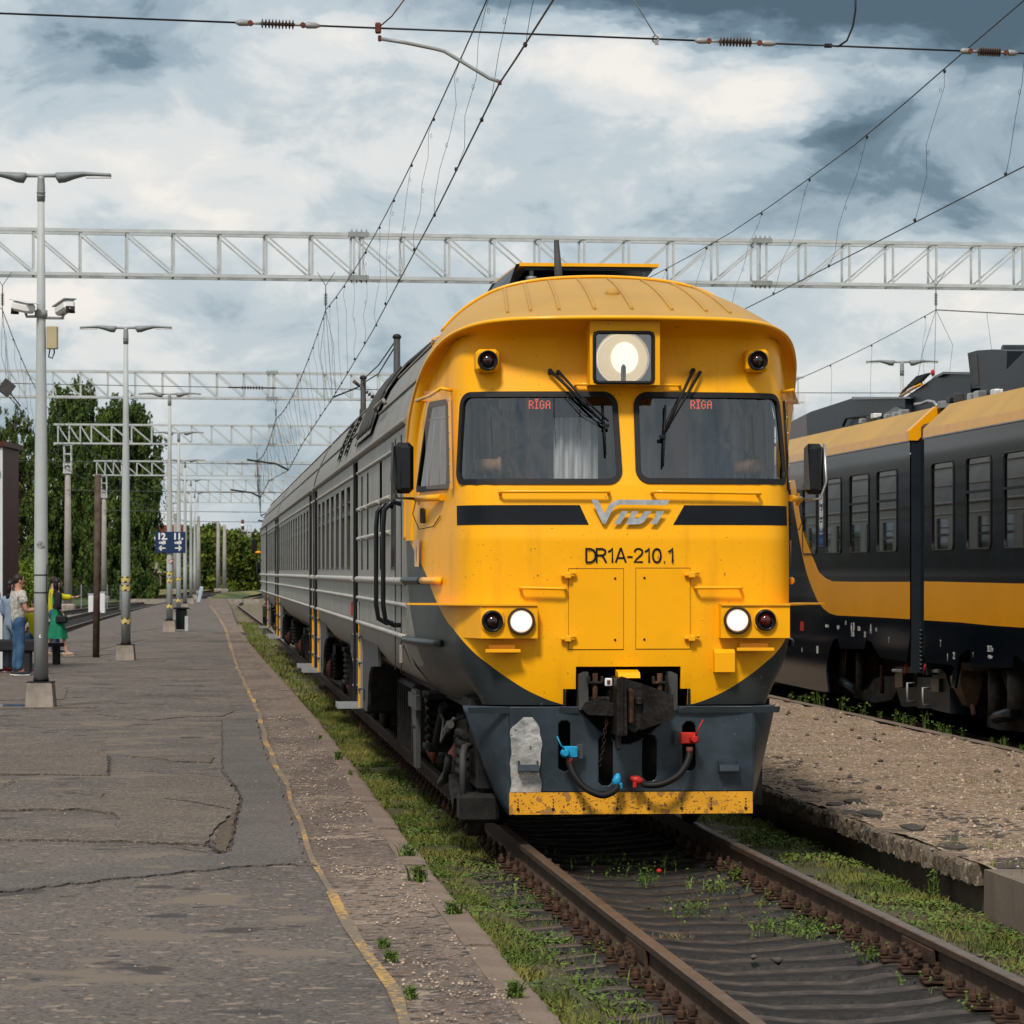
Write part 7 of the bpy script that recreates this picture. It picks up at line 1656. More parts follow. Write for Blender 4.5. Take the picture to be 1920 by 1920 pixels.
def clevis(mb, a, b, r=.03):
    mb.tube([a, Vector(a).lerp(Vector(b), .25), Vector(a).lerp(Vector(b), .75), b], [r*.35, r, r*.9, r*.4], 6)
def build_line(label, cpts, mpts, msup, sag, r=.008, drop=4.4, d_lo=12, d_hi=350):
    """cpts: (d,x) of the contact wire; mpts: (d,x) of the messenger; supports at msup"""
    mp = lambda d: float(np.interp(d, [-60, 83, 138, 189, 251, 301, 350], [-60, 83, 142, 194, 258, 310, 360])); cpts = [(mp(a), b*mp(a)/a) for a, b in cpts]; mpts = [(mp(a), b*mp(a)/a) for a, b in mpts]; msup = [mp(a) for a in msup]; d_hi = mp(d_hi)
    e = empty('overhead_line', (0, 0, 0), 0, label, 'overhead wires', 'overhead contact lines')
    cx = lambda d: interp(d, [p[0] for p in cpts], [p[1] for p in cpts]); mx = lambda d: interp(d, [p[0] for p in mpts], [p[1] for p in mpts])
    def mz(d):
        for a, b in zip(msup[:-1], msup[1:]):
            if a <= d <= b: t = (d-a)/(b-a); return 8.32-sag*4*t*(1-t)
        return 8.32
    dd = [d_lo]+[x for x in np.arange(math.ceil(d_lo/4)*4, d_hi, 4)]+[d_hi]; dd = sorted(set(dd+[m for m in msup if d_lo < m < d_hi]))
    g = lambda d: r*(1 if d < 60 else 1+min(1.5, (d-60)/90))
    MB().tube([(cx(d), d, 6.2) for d in dd], [g(d) for d in dd], 6).build('contact_wire', MAT['wire'], e)
    MB().tube([(mx(d), d, mz(d)) for d in dd], [g(d) for d in dd], 6).build('messenger_wire', MAT['wire'], e)
    k = 0; d = d_lo+1.3; rs = random.Random(int(cpts[0][1]*100)); n = 0
    while d < min(d_hi, 250):
        a, b = Vector((mx(d), d, mz(d))), Vector((cx(d), d+rs.uniform(-.3, .3), 6.2)); L = (a-b).length; pts = [a]
        for t in (.12, .3, .5, .7, .88): w = rs.uniform(-.045, .045); pts.append(a.lerp(b, t)+Vector((w, rs.uniform(-.03, .03), 0)))
        pts.append(b); mb = MB(); rr = g(d)*.42; mb.tube(pts, rr, 4)
        for p in (a, b): mb.ell(p+Vector((0, 0, -.03 if p is a else .02)), (.019*(1 if d < 60 else 1.3), .03, .025), 6)
        if d < 70:
            for t in (.14, .55): c = pts[0].lerp(pts[-1], t); mb.tube([c+Vector((.012*math.cos(q), 0, .03*math.sin(q))) for q in np.linspace(0, 6.28, 8)], rr*.8, 4)
        mb.build('dropper', MAT['wire'], e); d += drop*rs.uniform(.85, 1.15)
    # suspension strings under the gantries
    for s in msup:
        if s < 50 or s > 320: continue
        x = mx(s); p = Vector((x, s, 8.32)); mb = MB(); mb.tube([(x-.20, s, 9.22), (x, s, 8.90)], .008, 5); mb.tube([(x+.22, s, 9.22), (x, s, 8.90)], .008, 5); mb.tube([(x, s, 8.90), (x, s, 8.72)], .012, 5); mb.tube([(x, s, 8.42), p], .012, 5); insulator(mb, (x, s, 8.72), (x, s, 8.42), 8, .05)
        mb.tube([p, (x+.25, s-1.2, 7.4), (cx(s-2.5), s-2.5, 6.2)], .006, 4); mb.tube([p, (x-.2, s+1.2, 7.3), (cx(s+2.5), s+2.5, 6.2)], .006, 4); mb.tube([p, (cx(s), s, 6.25)], .008, 4)
        mb.build('suspension_string', MAT['wire_green'], e)
    return e, cx
def build_wires():
    sup = [29.5-54, 29.5, 83, 138, 189, 251, 301, 350]
    e, cx = build_line('overhead line zigzagging away above the railcar', [(8, 1.7), (25.2, .31), (29.5, -.11), (40, -.88), (61, -2.5), (83, -4.3), (110, -6.64), (138, -8.9), (154, -10.8), (189, -13.7), (251, -18.2), (301, -20.4), (350, -21.4)], [(8, 2.3), (29.5, .39), (83, -4.46), (138, -9.4), (189, -13.9), (251, -18.4), (350, -21.5)], sup, .45, d_lo=14)
    build_line('overhead line crossing the sky at the upper right', [(15, 7.0), (35.5, 5.24), (45.4, 4.45), (55.7, 3.6), (83, 1.3), (138, -3.6)], [(15, 7.6), (36.8, 5.43), (47.5, 4.78), (59.5, 3.85), (83, 1.6), (138, -3.5)], [29.5-54, 29.5, 83, 138], .40, drop=5.6, d_lo=18, d_hi=138)
    build_line('overhead line above the parked train', [(83, 10.1), (138, 5.4), (189, 1.5)], [(83, 10.15), (138, 5.2), (189, 1.2)], [83, 138, 189], .6, drop=7, d_lo=83, d_hi=189)
    build_line('overhead line at the far left, behind the first lamp post', [(60, -9.7), (88, -12.5), (126, -16.8), (175, -20.4), (230, -23.7), (300, -27.2)], [(60, -9.9), (83, -12.2), (138, -18), (189, -21.5), (251, -25.2), (300, -27.2)], [29.5, 83, 138, 189, 251, 300], .5, drop=7, d_lo=60, d_hi=300)
    # cross span nearest the camera, with insulators, clamps and steady arm
    e = empty('cross_span_wire', (0, 0, 0), 0, 'long cross wire with three insulators running across the top of the sky', 'overhead wires')
    A, B = W(0, 25, 28.3), W(1920, 100, 30.4); q = lambda px: A+(B-A)*((px)/1920.0*(1))+Vector((0, 0, 0))
    def at(px):       # point of the span seen at column px
        lo, hi = -1.5, 2.5
        for _ in range(40):
            m = (lo+hi)/2; p = A+(B-A)*m
            if CX+FPX*p.x/p.y < px: lo = m
            else: hi = m
        return A+(B-A)*lo
    segs = [(-900, 445), (600, 1302), (1455, 1800), (1908, 2700)]
    for a, b in segs: MB().tube([at(a), at(b)], .0085, 6).build('span_wire', MAT['wire'], e)
    for a, b in ((441, 600), (1302, 1455), (1800, 1908)):
        w = b-a; mb = MB(); clevis(mb, at(a), at(a+w*.20), .028); mb.tube([at(a+w*.18), at(a+w*.32)], .012, 8); mb.build('end_fitting', MAT['galv'], e); mb = MB(); clevis(mb, at(a+w*.80), at(b), .028); mb.tube([at(a+w*.68), at(a+w*.82)], .012, 8); mb.build('end_fitting', MAT['galv'], e)
        mb = MB(); insulator(mb, at(a+w*.30), at(a+w*.70), 10, .042); mb.build('insulator', MAT['insul'], e)
        mb = MB(); mb.lathe([(.022, -.03), (.022, .03)], at(a+w*.18), (0, 1, 0), 10); mb.lathe([(.022, -.03), (.022, .03)], at(a+w*.80), (0, 1, 0), 10); mb.build('clevis_pin', MAT['rust_red'], e)
    p = at(709); mb = MB(); mb.box(p, (.05, .06, .09), bev=.01); mb.tube([p, W(735, 30, 28.9), W(765, -10, 28.7)], .006, 5); mb.build('hanger_clamp', MAT['rust_red'], e)
    p = at(1229); mb = MB(); mb.tube([p+Vector((.025*math.cos(t), 0, .03*math.sin(t))) for t in np.linspace(0, 6.28, 12)], .008, 6); mb.tube([p+Vector((0, 0, .03)), W(1185, -5, 29.2)], .005, 5); mb.box(p+Vector((.01, 0, -.03)), (.03, .03, .04)); mb.build('ring_hanger', MAT['galv'], e)
    p = at(1553); mb = MB(); mb.box(p, (.07, .04, .035), bev=.006); pts = [p, W(1572, 87, 29.6), W(1588, 76, 29.6), W(1599, 50, 29.6), W(1604, 20, 29.6), W(1604, -10, 29.6)]; mb.tube(pts, .009, 8); mb.build('jumper_cable', MAT['rubber'], e)
    s = empty('steady_arm', (0, 0, 0), 0, 'bent grey tube arm holding the contact wire, upper middle of the sky', 'steady arm')
    MB().tube([W(716, 73, 29.4), W(760, 80, 29.4), W(818, 92, 29.5), W(833, 96, 29.5), W(870, 118, 29.5), W(918, 147, 29.5), W(940, 154, 29.5)], .016, 10).build('arm_tube', MAT['galv'], s)
    mb = MB(); mb.box(W(937, 156, 29.5), (.035, .05, .03), bev=.006); mb.box(W(712, 72, 29.4), (.03, .04, .05), bev=.006); mb.build('arm_clip', MAT['rust_red'], s)
    # cross spans at the farther gantries
    lab = {83.0: 'cross wire with insulator hanging just below the second gantry line', 142.0: 'cross wire behind the third gantry', 194.0: 'cross wire behind the fourth gantry', 258.0: 'cross wire above the blue sign', 310.0: 'farthest cross wire, faint above the distant wood'}
    for d in GD[:5]:
        e = empty('cross_span_wire', (0, 0, 0), 0, lab[d], 'overhead wires', 'cross wires under the gantries'); x0 = GX[d]+.5; k = 1+(d-83)/150; tA = cx(d)
        P = lambda x: Vector((x, d+(x-x0)*GA, 6.62-.12*math.sin(PI*(x-x0)/33)))
        for a, b in ((x0, tA-2.6), (tA-1.5, tA+1.9), (tA+3.0, x0+20), (x0+21.2, x0+33)): MB().tube([P(a+(b-a)*i/6) for i in range(7)], .010*k, 5).build('span_wire', MAT['wire_green'], e)
        for a in (tA-2.6, tA+1.9, x0+20):
            mb = MB(); insulator(mb, P(a+.3), P(a+.85), 8, .05); mb.tube([P(a), P(a+.3)], .02, 6); mb.tube([P(a+.85), P(a+1.15)], .02, 6); mb.build('insulator', MAT['insul'], e)
        s = empty('steady_arm', (0, 0, 0), 0, {83.0: 'steady arm with brown insulator beside the roof aerial posts', 142.0: 'steady arm on the contact wire at the second farther gantry', 194.0: 'steady arm at the third gantry, left of the train roof', 258.0: 'steady arm at the fourth gantry, above the rear railcar'}.get(d, 'farthest steady arm, barely visible above the rear railcar'), 'steady arm', 'steady arms on the overhead line')
        c = Vector((cx(d), d, 6.22)); sg = 1 if d in (83.0, 258.0) else -1
        if sg > 0:
            mb = MB(); mb.tube([c, c+Vector((.6, 0, .24))], .02*k, 6); mb.build('arm_tube', MAT['wire'], s)
            mb = MB(); mb.tube([c+Vector((.50, 0, .40)), c+Vector((.62, 0, .30))], .04, 6); insulator(mb, c+Vector((.6, 0, .30)), c+Vector((.98, 0, -.0)), 6, .07); mb.tube([c+Vector((.96, 0, .02)), c+Vector((1.9, 0, -.25))], .045, 8); mb.build('insulator', MAT['insul'], s)
        else: mb = MB(); mb.tube([c, c+Vector((-.5, 0, .25)), c+Vector((-1.7, 0, .42))], .028*k, 6); mb.build('arm_tube', MAT['wire'], s)
    mb = MB(); mb.tube([(10.15, 83, 8.32), (12.4, 82, 8.12), (15, 78.5, 8.25)], .014, 5)
    for x, y, z in ((11.3, 82.5, 8.2), (13.3, 80.8, 8.13)): mb.tube([(x, y, z), (x+.25, y, 6.3)], .006, 4)
    tag(mb.build('anchor_wire', MAT['wire_green']), 'nearly level wire leading right from the suspension point above the parked train', 'overhead wire')
# ------------------------------------------------------------------ platform furniture
def build_lamps():
    P, Hd = MAT['lamp_pole'], MAT['lamp_head']
    spec = [(77, 1327, 47.0, 325, 'nearest lamp post, carrying two cameras and a box', 88), (236, 1239, 72, 612, 'second lamp post, with hazard bands and no sign', 232), (318, 1185, 106.4, 737, 'lamp post carrying the navy direction sign', 322), (335, 1163, 132, 810, 'lamp post directly behind the signposted one, banded', None), (347, 1145, 165, 862, 'fifth lamp post from the camera in the row', None), (358, 1132, 200, 899, 'sixth lamp post from the camera in the row', None), (365, 1124, 233, 923, 'last lamp post of the row at the platform end', None)]
    roots = []
    for k, (px, yb, d, yt, lb, pxt) in enumerate(spec):
        d = 1.85*FPX/(yb-HY) if k < 3 else d; x = (px-CX)/FPX*d; h = H+(HY-yt)/FPX*d-.2
        if k == 0:
            r = empty('lamp_post', (x, d, .2), 0, lb, 'lamp post', 'lamp posts along the island platform'); hh = h
            MB().add([(-.196, -.196, -.03), (.196, -.196, -.03), (.196, .196, -.03), (-.196, .196, -.03), (-.165, -.165, .35), (.165, -.165, .35), (.165, .165, .35), (-.165, .165, .35)], [(0, 3, 2, 1), (4, 5, 6, 7), (0, 1, 5, 4), (1, 2, 6, 5), (2, 3, 7, 6), (3, 0, 4, 7)]).build('footing', MAT['concrete'], r)
            mb = MB(); mb.box((0, 0, .355), (.345, .345, .012)); mb.lathe([(.108, 0), (.106, .05)], (0, 0, .36), (0, 0, 1), 16); mb.build('collar', MAT['rubber'], r)
            MB().lathe([(.098, 0), (.094, 1.6), (.083, 3.2), (.060, 5.0), (.046, hh-.42-.33)], (0, 0, .40), (0, 0, 1), 20).build('pole', P, r)
            mb = MB(); mb.lathe([(.055, 0), (.055, .16), (.048, .30), (.05, .34)], (0, 0, hh-.38), (0, 0, 1), 12); mb.tube([(-.33, 0, hh-.03), (.33, 0, hh-.03)], .028, 8)
            for z in (-.32, -.27): mb.lathe([(.06, 0), (.06, .018)], (0, 0, hh+z), (0, 0, 1), 10)
            mb.build('spigot', MAT['galv'], r)
            for s in (-1, 1):
                mb = MB(); sec = [(.20, .02, .05, .04), (.24, .05, .075, .075), (.33, .045, .075, .07), (.45, .02, .06, .05), (.58, .0, .048, .035), (.70, .005, .043, .030), (.95, .02, .043, .028), (1.0-.11, .016, .043, .028)]; sec = sorted(sec); vs = []; fs = []; n = 10
                for (xx, dz, wy, wz) in sec:
                    for j in range(n): a = 2*PI*j/n; vs.append((s*xx, wy*math.cos(a)*1.5, hh-.03-dz+.02+wz*math.sin(a)))
                for i in range(len(sec)-1):
                    for j in range(n): fs.append((i*n+j, i*n+(j+1) % n, (i+1)*n+(j+1) % n, (i+1)*n+j))
                fs += [tuple(range(n)), tuple(range(len(sec)*n-1, len(sec)*n-n-1, -1))]; mb.add(vs, fs, 0, True); l = mb.build('lamp_head', Hd, r)
                MB().box((s*.78, 0, hh-.055), (.34, .09, .02)).build('diffuser', MAT['white'], l)
            proto = r
        else:
            r = copy_tree(proto, None, (x, d, .2)); r['label'] = lb; f = h/hh; r.scale = (1, 1, f)
        roots.append((r, x, d, h))
        if k == 3: pass
    # hazard bands: yellow sleeve with black slanted bars
    def band(r, z, rad, hgt=.13):
        o = MB().lathe([(rad+.003, 0), (rad+.003, hgt)], (0, 0, z), (0, 0, 1), 20, cap=False).build('hazard_band', MAT['haz'], r)
        mb = MB()
        for q in range(5):
            a0 = q*2*PI/5-1.9
            vs = []
            for t in range(5):
                a = a0+t*.15; b_ = a+.55; vs += [((rad+.006)*math.cos(a), (rad+.006)*math.sin(a), z), ((rad+.006)*math.cos(b_), (rad+.006)*math.sin(b_), z+hgt)]
            mb.add(vs, [(2*i, 2*i+2, 2*i+3, 2*i+1) for i in range(4)])
        mb.build('band_bars', MAT['black'], o)
    for k, zs in ((1, (.70, 1.42, 1.60)), (2, (.62, 1.40, 1.62)), (3, (.60, 1.42))):
        r, x, d, h = roots[k]
        for z in zs: band(r, z+.1, .097)
    r, x, d, h = roots[0]
    for z in (1.42, 1.66): MB().lathe([(.101, 0), (.101, .014)], (0, 0, z+.14), (0, 0, 1), 20).build('cable_tie', MAT['rubber'], r)
    MB().tube([(.09, -.045, 1.95), (.085, -.06, 1.85), (.085, -.06, 1.55), (.095, -.04, 1.42)], .006, 6).build('loose_cable', MAT['rubber'], r)
    MB().lathe([(.0, 0), (.050, 0), (.050, .004)], (.005, -.094, 2.22), (0, -1, 0), 20).build('number_disc', MAT['sticker'], r)
    MB().prism([(-.01, 0), (.02, .01), (.0, .02), (.012, .05), (-.012, .04)], 'y', -.1, -.097).build('torn_sticker', MAT['white'], r)
    bpy.context.view_layer.update(); [c for c in r.children if c.name.startswith('torn_sticker')][0].location = (.0, 0, .95)
    r3 = roots[2][0]; MB().lathe([(0, 0), (.07, 0), (.07, .004)], (.04, -.088, 2.15), (0, -1, 0), 18).build('prohibition_sign', MAT['white'], r3)
    o = MB().tube([(.04+.058*math.cos(t), -.096, 2.15+.058*math.sin(t)) for t in np.linspace(0, 6.4, 20)], .009, 5).build('prohibition_ring', MAT['red'], r3); MB().tube([(0, -.096, 2.19), (.08, -.096, 2.11)], .009, 5).build('prohibition_bar', MAT['red'], r3)
    # cameras and box
    def camera_unit(p, yaw, label, arm):
        e = empty('security_camera', p, yaw, label, 'security camera', 'security cameras on the nearest lamp post')
        MB().box((0, -.02, .0), (.135, .34, .115), rx=R(-10), bev=.03).build('housing', MAT['white'], e)
        MB().box((0, .0, .062), (.155, .40, .012), rx=R(-10), bev=.004).build('sun_shield', MAT['lamp_head_white'], e)
        MB().box((0, -.195, -.03), (.10, .012, .08), rx=R(-10)).build('front_glass', MAT['cab_dark'], e)
        MB().lathe([(.03, 0), (.026, .02), (.0, .02)], (0, -.20, -.03), (0, -1, -.15), 12).build('lens', MAT['lens_dark'], e)
        e.scale = (1.22, 1.22, 1.22); c, s_ = math.cos(-yaw), math.sin(-yaw); ax, ay, az = arm; MB().tube([(0, .03, -.07), (0, .05, -.11), (c*ax-s_*ay, s_*ax+c*ay, az)], .018, 8).build('bracket', MAT['galv'], e)
    zc = H+(HY-580)/FPX*47; b = Vector((x, d, 0))
    camera_unit(b+Vector((.33, -.12, zc+.02)), R(28), 'white security camera facing the lens, right of the post', (-.28, .10, -.10))
    camera_unit(b+Vector((-.22, -.05, zc+.04)), R(-140), 'white security camera turned away, left of the post', (.20, .05, -.10))
    MB_ = MB(); MB_.lathe([(.088, 0), (.088, .10)], (0, 0, 0), (0, 0, 1), 16); o = MB_.build('mount_collar', MAT['galv'], r); o.location = (0, 0, zc-.30)
    e = empty('junction_box', b+Vector((.155, -.02, H+(HY-632)/FPX*47)), 0, 'beige junction box with looped cable on the nearest lamp post', 'junction box'); MB().box((0, 0, 0), (.15, .12, .31), bev=.01).build('box_body', MAT['beige'], e); MB().box((0, -.062, 0), (.13, .006, .29)).build('box_lid', MAT['beige'], e)
    MB().tube([(-.03, 0, -.15), (-.05, 0, -.26), (0, 0, -.28), (.03, 0, -.2), (.02, 0, -.15)], .010, 6).build('cable_loop', MAT['rubber'], e)
    # direction sign
    sx, sd = roots[2][1], roots[2][2]; d_ = sd-.12; a, c = W(291, 997, d_), W(348, 1037, d_); cx_, cz = (a.x+c.x)/2, (a.z+c.z)/2
    e = empty('direction_sign', (cx_, d_, cz), 0, 'navy sign reading 12. and 11. with arrows, on a lamp post', 'sign'); w, h_ = c.x-a.x, a.z-c.z
    MB().box((0, 0, 0), (w, .025, h_), bev=.004).build('sign_panel', MAT['navy_sign'], e)
    MB().box((.0, .06, 0), (.24, .09, .06)).build('sign_clamp', MAT['galv'], e)
    up = Matrix(((1, 0, 0, 0), (0, 0, -1, 0), (0, 1, 0, 0), (0, 0, 0, 1)))
    for s, n1 in ((-1, '12.'), (1, '11.')):
        X = s*w*.26-.005
        text_obj('track_number', n1, .27, MAT['white'], e, Matrix.Translation((X, -.016, h_*.27)) @ up, .001, .95, bold=.012); text_obj('track_word', 'ceļš', .135, MAT['white'], e, Matrix.Translation((X, -.016, .0)) @ up, .001, 1.0, bold=.006)
        z = -h_*.27; mb = MB(); mb.box((X, -.017, z), (.19, .003, .034)); 
        for q in (-1, 1): mb.box((X+s*.06, -.017, z+q*.036), (.115, .003, .034), ry=q*s*R(42))
        mb.build('arrow', MAT['white'], e)
    # bin and small post
    e = empty('litter_bin', (sx+.33, sd+.9, .2), 0, 'dark litter bin with pale side behind the signposted lamp post', 'litter bin'); MB().box((-.05, 0, .38), (.34, .3, .62), bev=.03).build('bin_body', MAT['black'], e); MB().box((.12, -.19, .25), (.10, .01, .46)).build('bin_plate', MAT['lamp_pole'], e); MB().box((-.05, 0, .72), (.5, .42, .07), bev=.03).build('bin_lid', MAT['black'], e)
    p = W(375, 1133, 212); e = MB().box((0, 0, .4), (.22, .14, 1.1), ry=R(12), bev=.03).build('marker_post', MAT['pale_blue']); e.location = (p.x, 212, .2); tag(e, 'short pale blue leaning post at the platform end', 'marker post')
    # rusty pole
    p = G(180, 1233, .2); h = (1233-890)/FPX*p.y; e = MB().lathe([(.075, -.05), (.072, h*.5), (.070, h)], (0, 0, 0), (0, 0, 1), 12).build('rusty_pole', MAT['pole_rust']); e.location = p; e.rotation_euler = (0, R(.6), 0); tag(e, 'bare rusty steel pole between the woman in green and second lamp post', 'pole')
    # lamp over the far platform
    c = copy_tree(proto, None, (10.35, 92, .1)); c['label'] = 'lamp post rising behind the parked train at right'; c['group'] = 'lamp posts beyond the parked train'; c.scale = (1, 1, 7.55/hh)
    # tilted panel hanging on the wires
    p = W(12, 727, 62); e = MB().box((0, 0, 0), (.24, .10, .26), ry=R(38), rz=R(10), bev=.01).build('hanging_panel', MAT['under_grey']); e.location = p; tag(e, 'dark square panel hanging tilted on a cable at the left edge', 'panel')
    MB().tube([(-1.2, 0, -.35), (0, 0, 0), (.25, 0, -.33)], .012, 5).build('panel_cable', MAT['wire'], e)
MAT['haz'] = M('hazard_yellow', (.55, .45, .16), .6, var=.1)
MAT['sticker'] = M('grey_disc_sticker', (.30, .30, .29), .6, scale=30, col2=(.14, .14, .13), thr=(.5, .55))
MAT['lamp_head_white'] = M('camera_cover', (.60, .61, .62), .4, var=.05)
MAT['beige'] = M('beige_box', (.42, .35, .22), .6, var=.08)
MAT['pale_blue'] = M('pale_blue_paint', (.34, .44, .52), .6, var=.1)
def build_shelter():
    p = W(34, 1100, 66); X = p.x; z1 = H+(HY-842)/FPX*66.4; X = -9.45
    e = empty('shelter', (X-1.15, 64.3, .2), 0, 'tall brown clad shelter at the left edge behind the waiting people', 'shelter')
    zt = z1-.2; MB().box((.0, 1.05, zt/2), (2.3, 2.1, zt-.02)).build('shelter_wall', MAT['brown_clad'], e)
    MB().box((.02, 1.05, zt+.02), (2.42, 2.3, .10), rx=0).build('shelter_roof', MAT['brown_clad'], e)
    MB().box((.93, -.05, zt/2), (.07, .10, zt)).build('corner_post', MAT['galv'], e)
    MB().box((1.13, -.02, zt/2), (.05, .06, zt-.1)).build('corner_trim', MAT['lamp_head_white'], e)
    for z in (1.45, zt-.5): MB().box((1.0, -.09, z), (.22, .05, .09)).build('wall_bracket', MAT['galv'], e)
    b = empty('bench', (W(12, 1200, 63.5).x, 63.5, .2), 0, 'dark bench the people stand by at the left edge', 'bench')
    MB().box((0, 0, .50), (1.1, .5, .22), bev=.03).build('seat', MAT['cab_dark'], b)
    for s in (-1, 1): MB().box((s*.4, 0, .23), (.10, .4, .46)).build('leg', MAT['cab_dark'], b)
    for k, (px, h, w_) in enumerate(((172, 1.0, .32), (190, 1.1, .40))):
        q = W(px, 1145, 185); e = MB().box((0, 0, h/2-.1), (w_, .35, h), bev=.03).build('relay_cabinet', MAT['white']); e.location = (q.x, 185, -.1); MB().box((0, 0, h-.05), (w_+.06, .40, .06), bev=.01).build('cabinet_lid', MAT['lamp_pole'], e); MB().box((0, -.18, h/2-.05), (w_*.75, .01, h*.75)).build('cabinet_door', MAT['lamp_head_white'], e); tag(e, ['narrow white relay cabinet left of the rusty pole', 'wider white relay cabinet right of the rusty pole'][k], 'relay cabinet')
    f = empty('mesh_fence', (W(128, 1140, 200).x, 200, -.2), 0, 'green mesh fence on thin posts behind the left tracks', 'fence')
    for k in range(5): MB().box((k*.75, 0, .75), (.05, .05, 1.5)).build('fence_post', MAT['galv'], f)
    mb = MB()
    for k in range(34): mb.box((k*.09, 0, .75), (.012, .01, 1.4))
    for k in range(8): mb.box((1.5, 0, .1+k*.19), (3.0, .01, .012))
    mb.build('fence_wires', MAT['dark_green'], f)
    # distant buildings
    e = empty('chimney_building', W(455, 1010, 520), 0, 'distant dark roofed building with a banded chimney on the wooded hill', 'building'); s = 520/FPX
    MB().prism([(-36*s, -60*s), (-36*s, -14*s), (-12*s, 10*s), (-12*s, 14*s), (6*s, 14*s), (6*s, 12*s), (40*s, 6*s), (40*s, -60*s)], 'y', 0, 12).build('roof', MAT['roof_brown'], e)
    o = MB().lathe([(3.4*s, 10*s), (2.7*s, 32*s), (3.2*s, 36*s)], (-2*s, 2, 0), (0, 0, 1), 12).build('chimney', MAT['brick_red'], e)
    MB().lathe([(3.4*s, 0), (3.2*s, 5*s)], (-2*s, 2, 23*s), (0, 0, 1), 12).build('chimney_band', MAT['white'], o)
    for k in range(6): MB().box(((-12+3.6*k)*s, -.1, 15*s), (2*s, .3, 4*s)).build('parapet_block', MAT['lamp_pole'], e)
    for k in range(9): MB().box(((12+3.2*k)*s, -.1, 9*s), (1.6*s, .3, 3*s)).build('skylight', MAT['white'], e)
    e = empty('red_roofed_house', W(318, 1010, 430), 0, 'distant house with red tile roof and brick chimney behind the sign', 'house'); s = 430/FPX
    MB().prism([(-30*s, 5*s), (-22*s, 25*s), (20*s, 27*s), (34*s, 5*s)], 'y', 0, 10).build('roof', MAT['tile_red'], e); MB().box((0, 5, -8*s), (56*s, 9, 28*s)).build('wall', MAT['beige'], e); MB().box((11*s, 1, 30*s), (5*s, 2, 16*s)).build('chimney', MAT['brick_red'], e)
    e = empty('white_gabled_house', W(288, 1080, 360), 0, 'small pale gabled house glimpsed between the trees left of the sign', 'house'); s = 360/FPX
    MB().prism([(-5*s, -18*s), (-5*s, 8*s), (0, 26*s), (5*s, 8*s), (5*s, -18*s)], 'y', 0, 5).build('gable_wall', MAT['cream'], e); MB().prism([(4*s, 9*s), (14*s, 9*s), (14*s, 6*s), (4*s, 6*s)], 'y', -.2, 5).build('roof', MAT['cream'], e)
MAT['dark_green'] = M('dark_green_wire', (.02, .035, .025), .7, var=.2); MAT['roof_brown'] = M('brown_far_roof', (.09, .07, .058), .9, scale=.3, var=.25); MAT['brick_red'] = M('far_brick', (.12, .045, .035), .9, var=.2)
MAT['tile_red'] = M('far_tile', (.20, .045, .028), .85, scale=.6, var=.25); MAT['cream'] = M('cream_wall', (.55, .47, .36), .8, var=.1)
# ------------------------------------------------------------------ trees
def foliage(name, blobs, n, s0, s1, mat, parent, droop=0.0, gap=.0, seed=1):
    """blobs: (x, y, z, rx, ry, rz) ellipsoids; leaves gather in clumps near their surfaces"""
    rg = np.random.default_rng(seed); vol = np.array([b[3]*b[5] for b in blobs]); vol = vol/vol.sum(); out = []; nc = n//26
    for i in range(nc):
        b = blobs[rg.choice(len(blobs), p=vol)]; v = rg.normal(size=3); v /= np.linalg.norm(v); r = rg.uniform(.55, 1.3) if droop else rg.uniform(.6, 1.15)
        if rg.random() < .25: r *= rg.uniform(1.0, 1.35)
        c = np.array([b[0]+v[0]*b[3]*r, b[1]+v[1]*b[4]*r, b[2]+v[2]*b[5]*r]); m = 26; cs = rg.uniform(.45, 1.1)*s1*2.2
        p = rg.normal(size=(m, 3))*cs*.42; 
        if droop: k = rg.random(m); p[:, 2] = -k*cs*droop+rg.normal(size=m)*.12; p[:, 0] *= .55; p[:, 1] *= .55
        out.append(c+p)
    P = np.concatenate(out); m = len(P); s = rg.uniform(s0, s1, m); u = rg.normal(size=(m, 3)); u /= np.linalg.norm(u, axis=1)[:, None]; w = np.cross(u, rg.normal(size=(m, 3))); w /= np.linalg.norm(w, axis=1)[:, None]
    if droop: u = u*np.array([.5, .5, 1.3])
    u *= s[:, None]; w *= s[:, None]*.55; V = np.stack([P-u, P-w, P+u*.8, P+w], 1).reshape(-1, 3); i = np.arange(m)*4
    return fast_mesh(name, V, np.stack([i, i+1, i+2, i+3], 1), mat, parent)
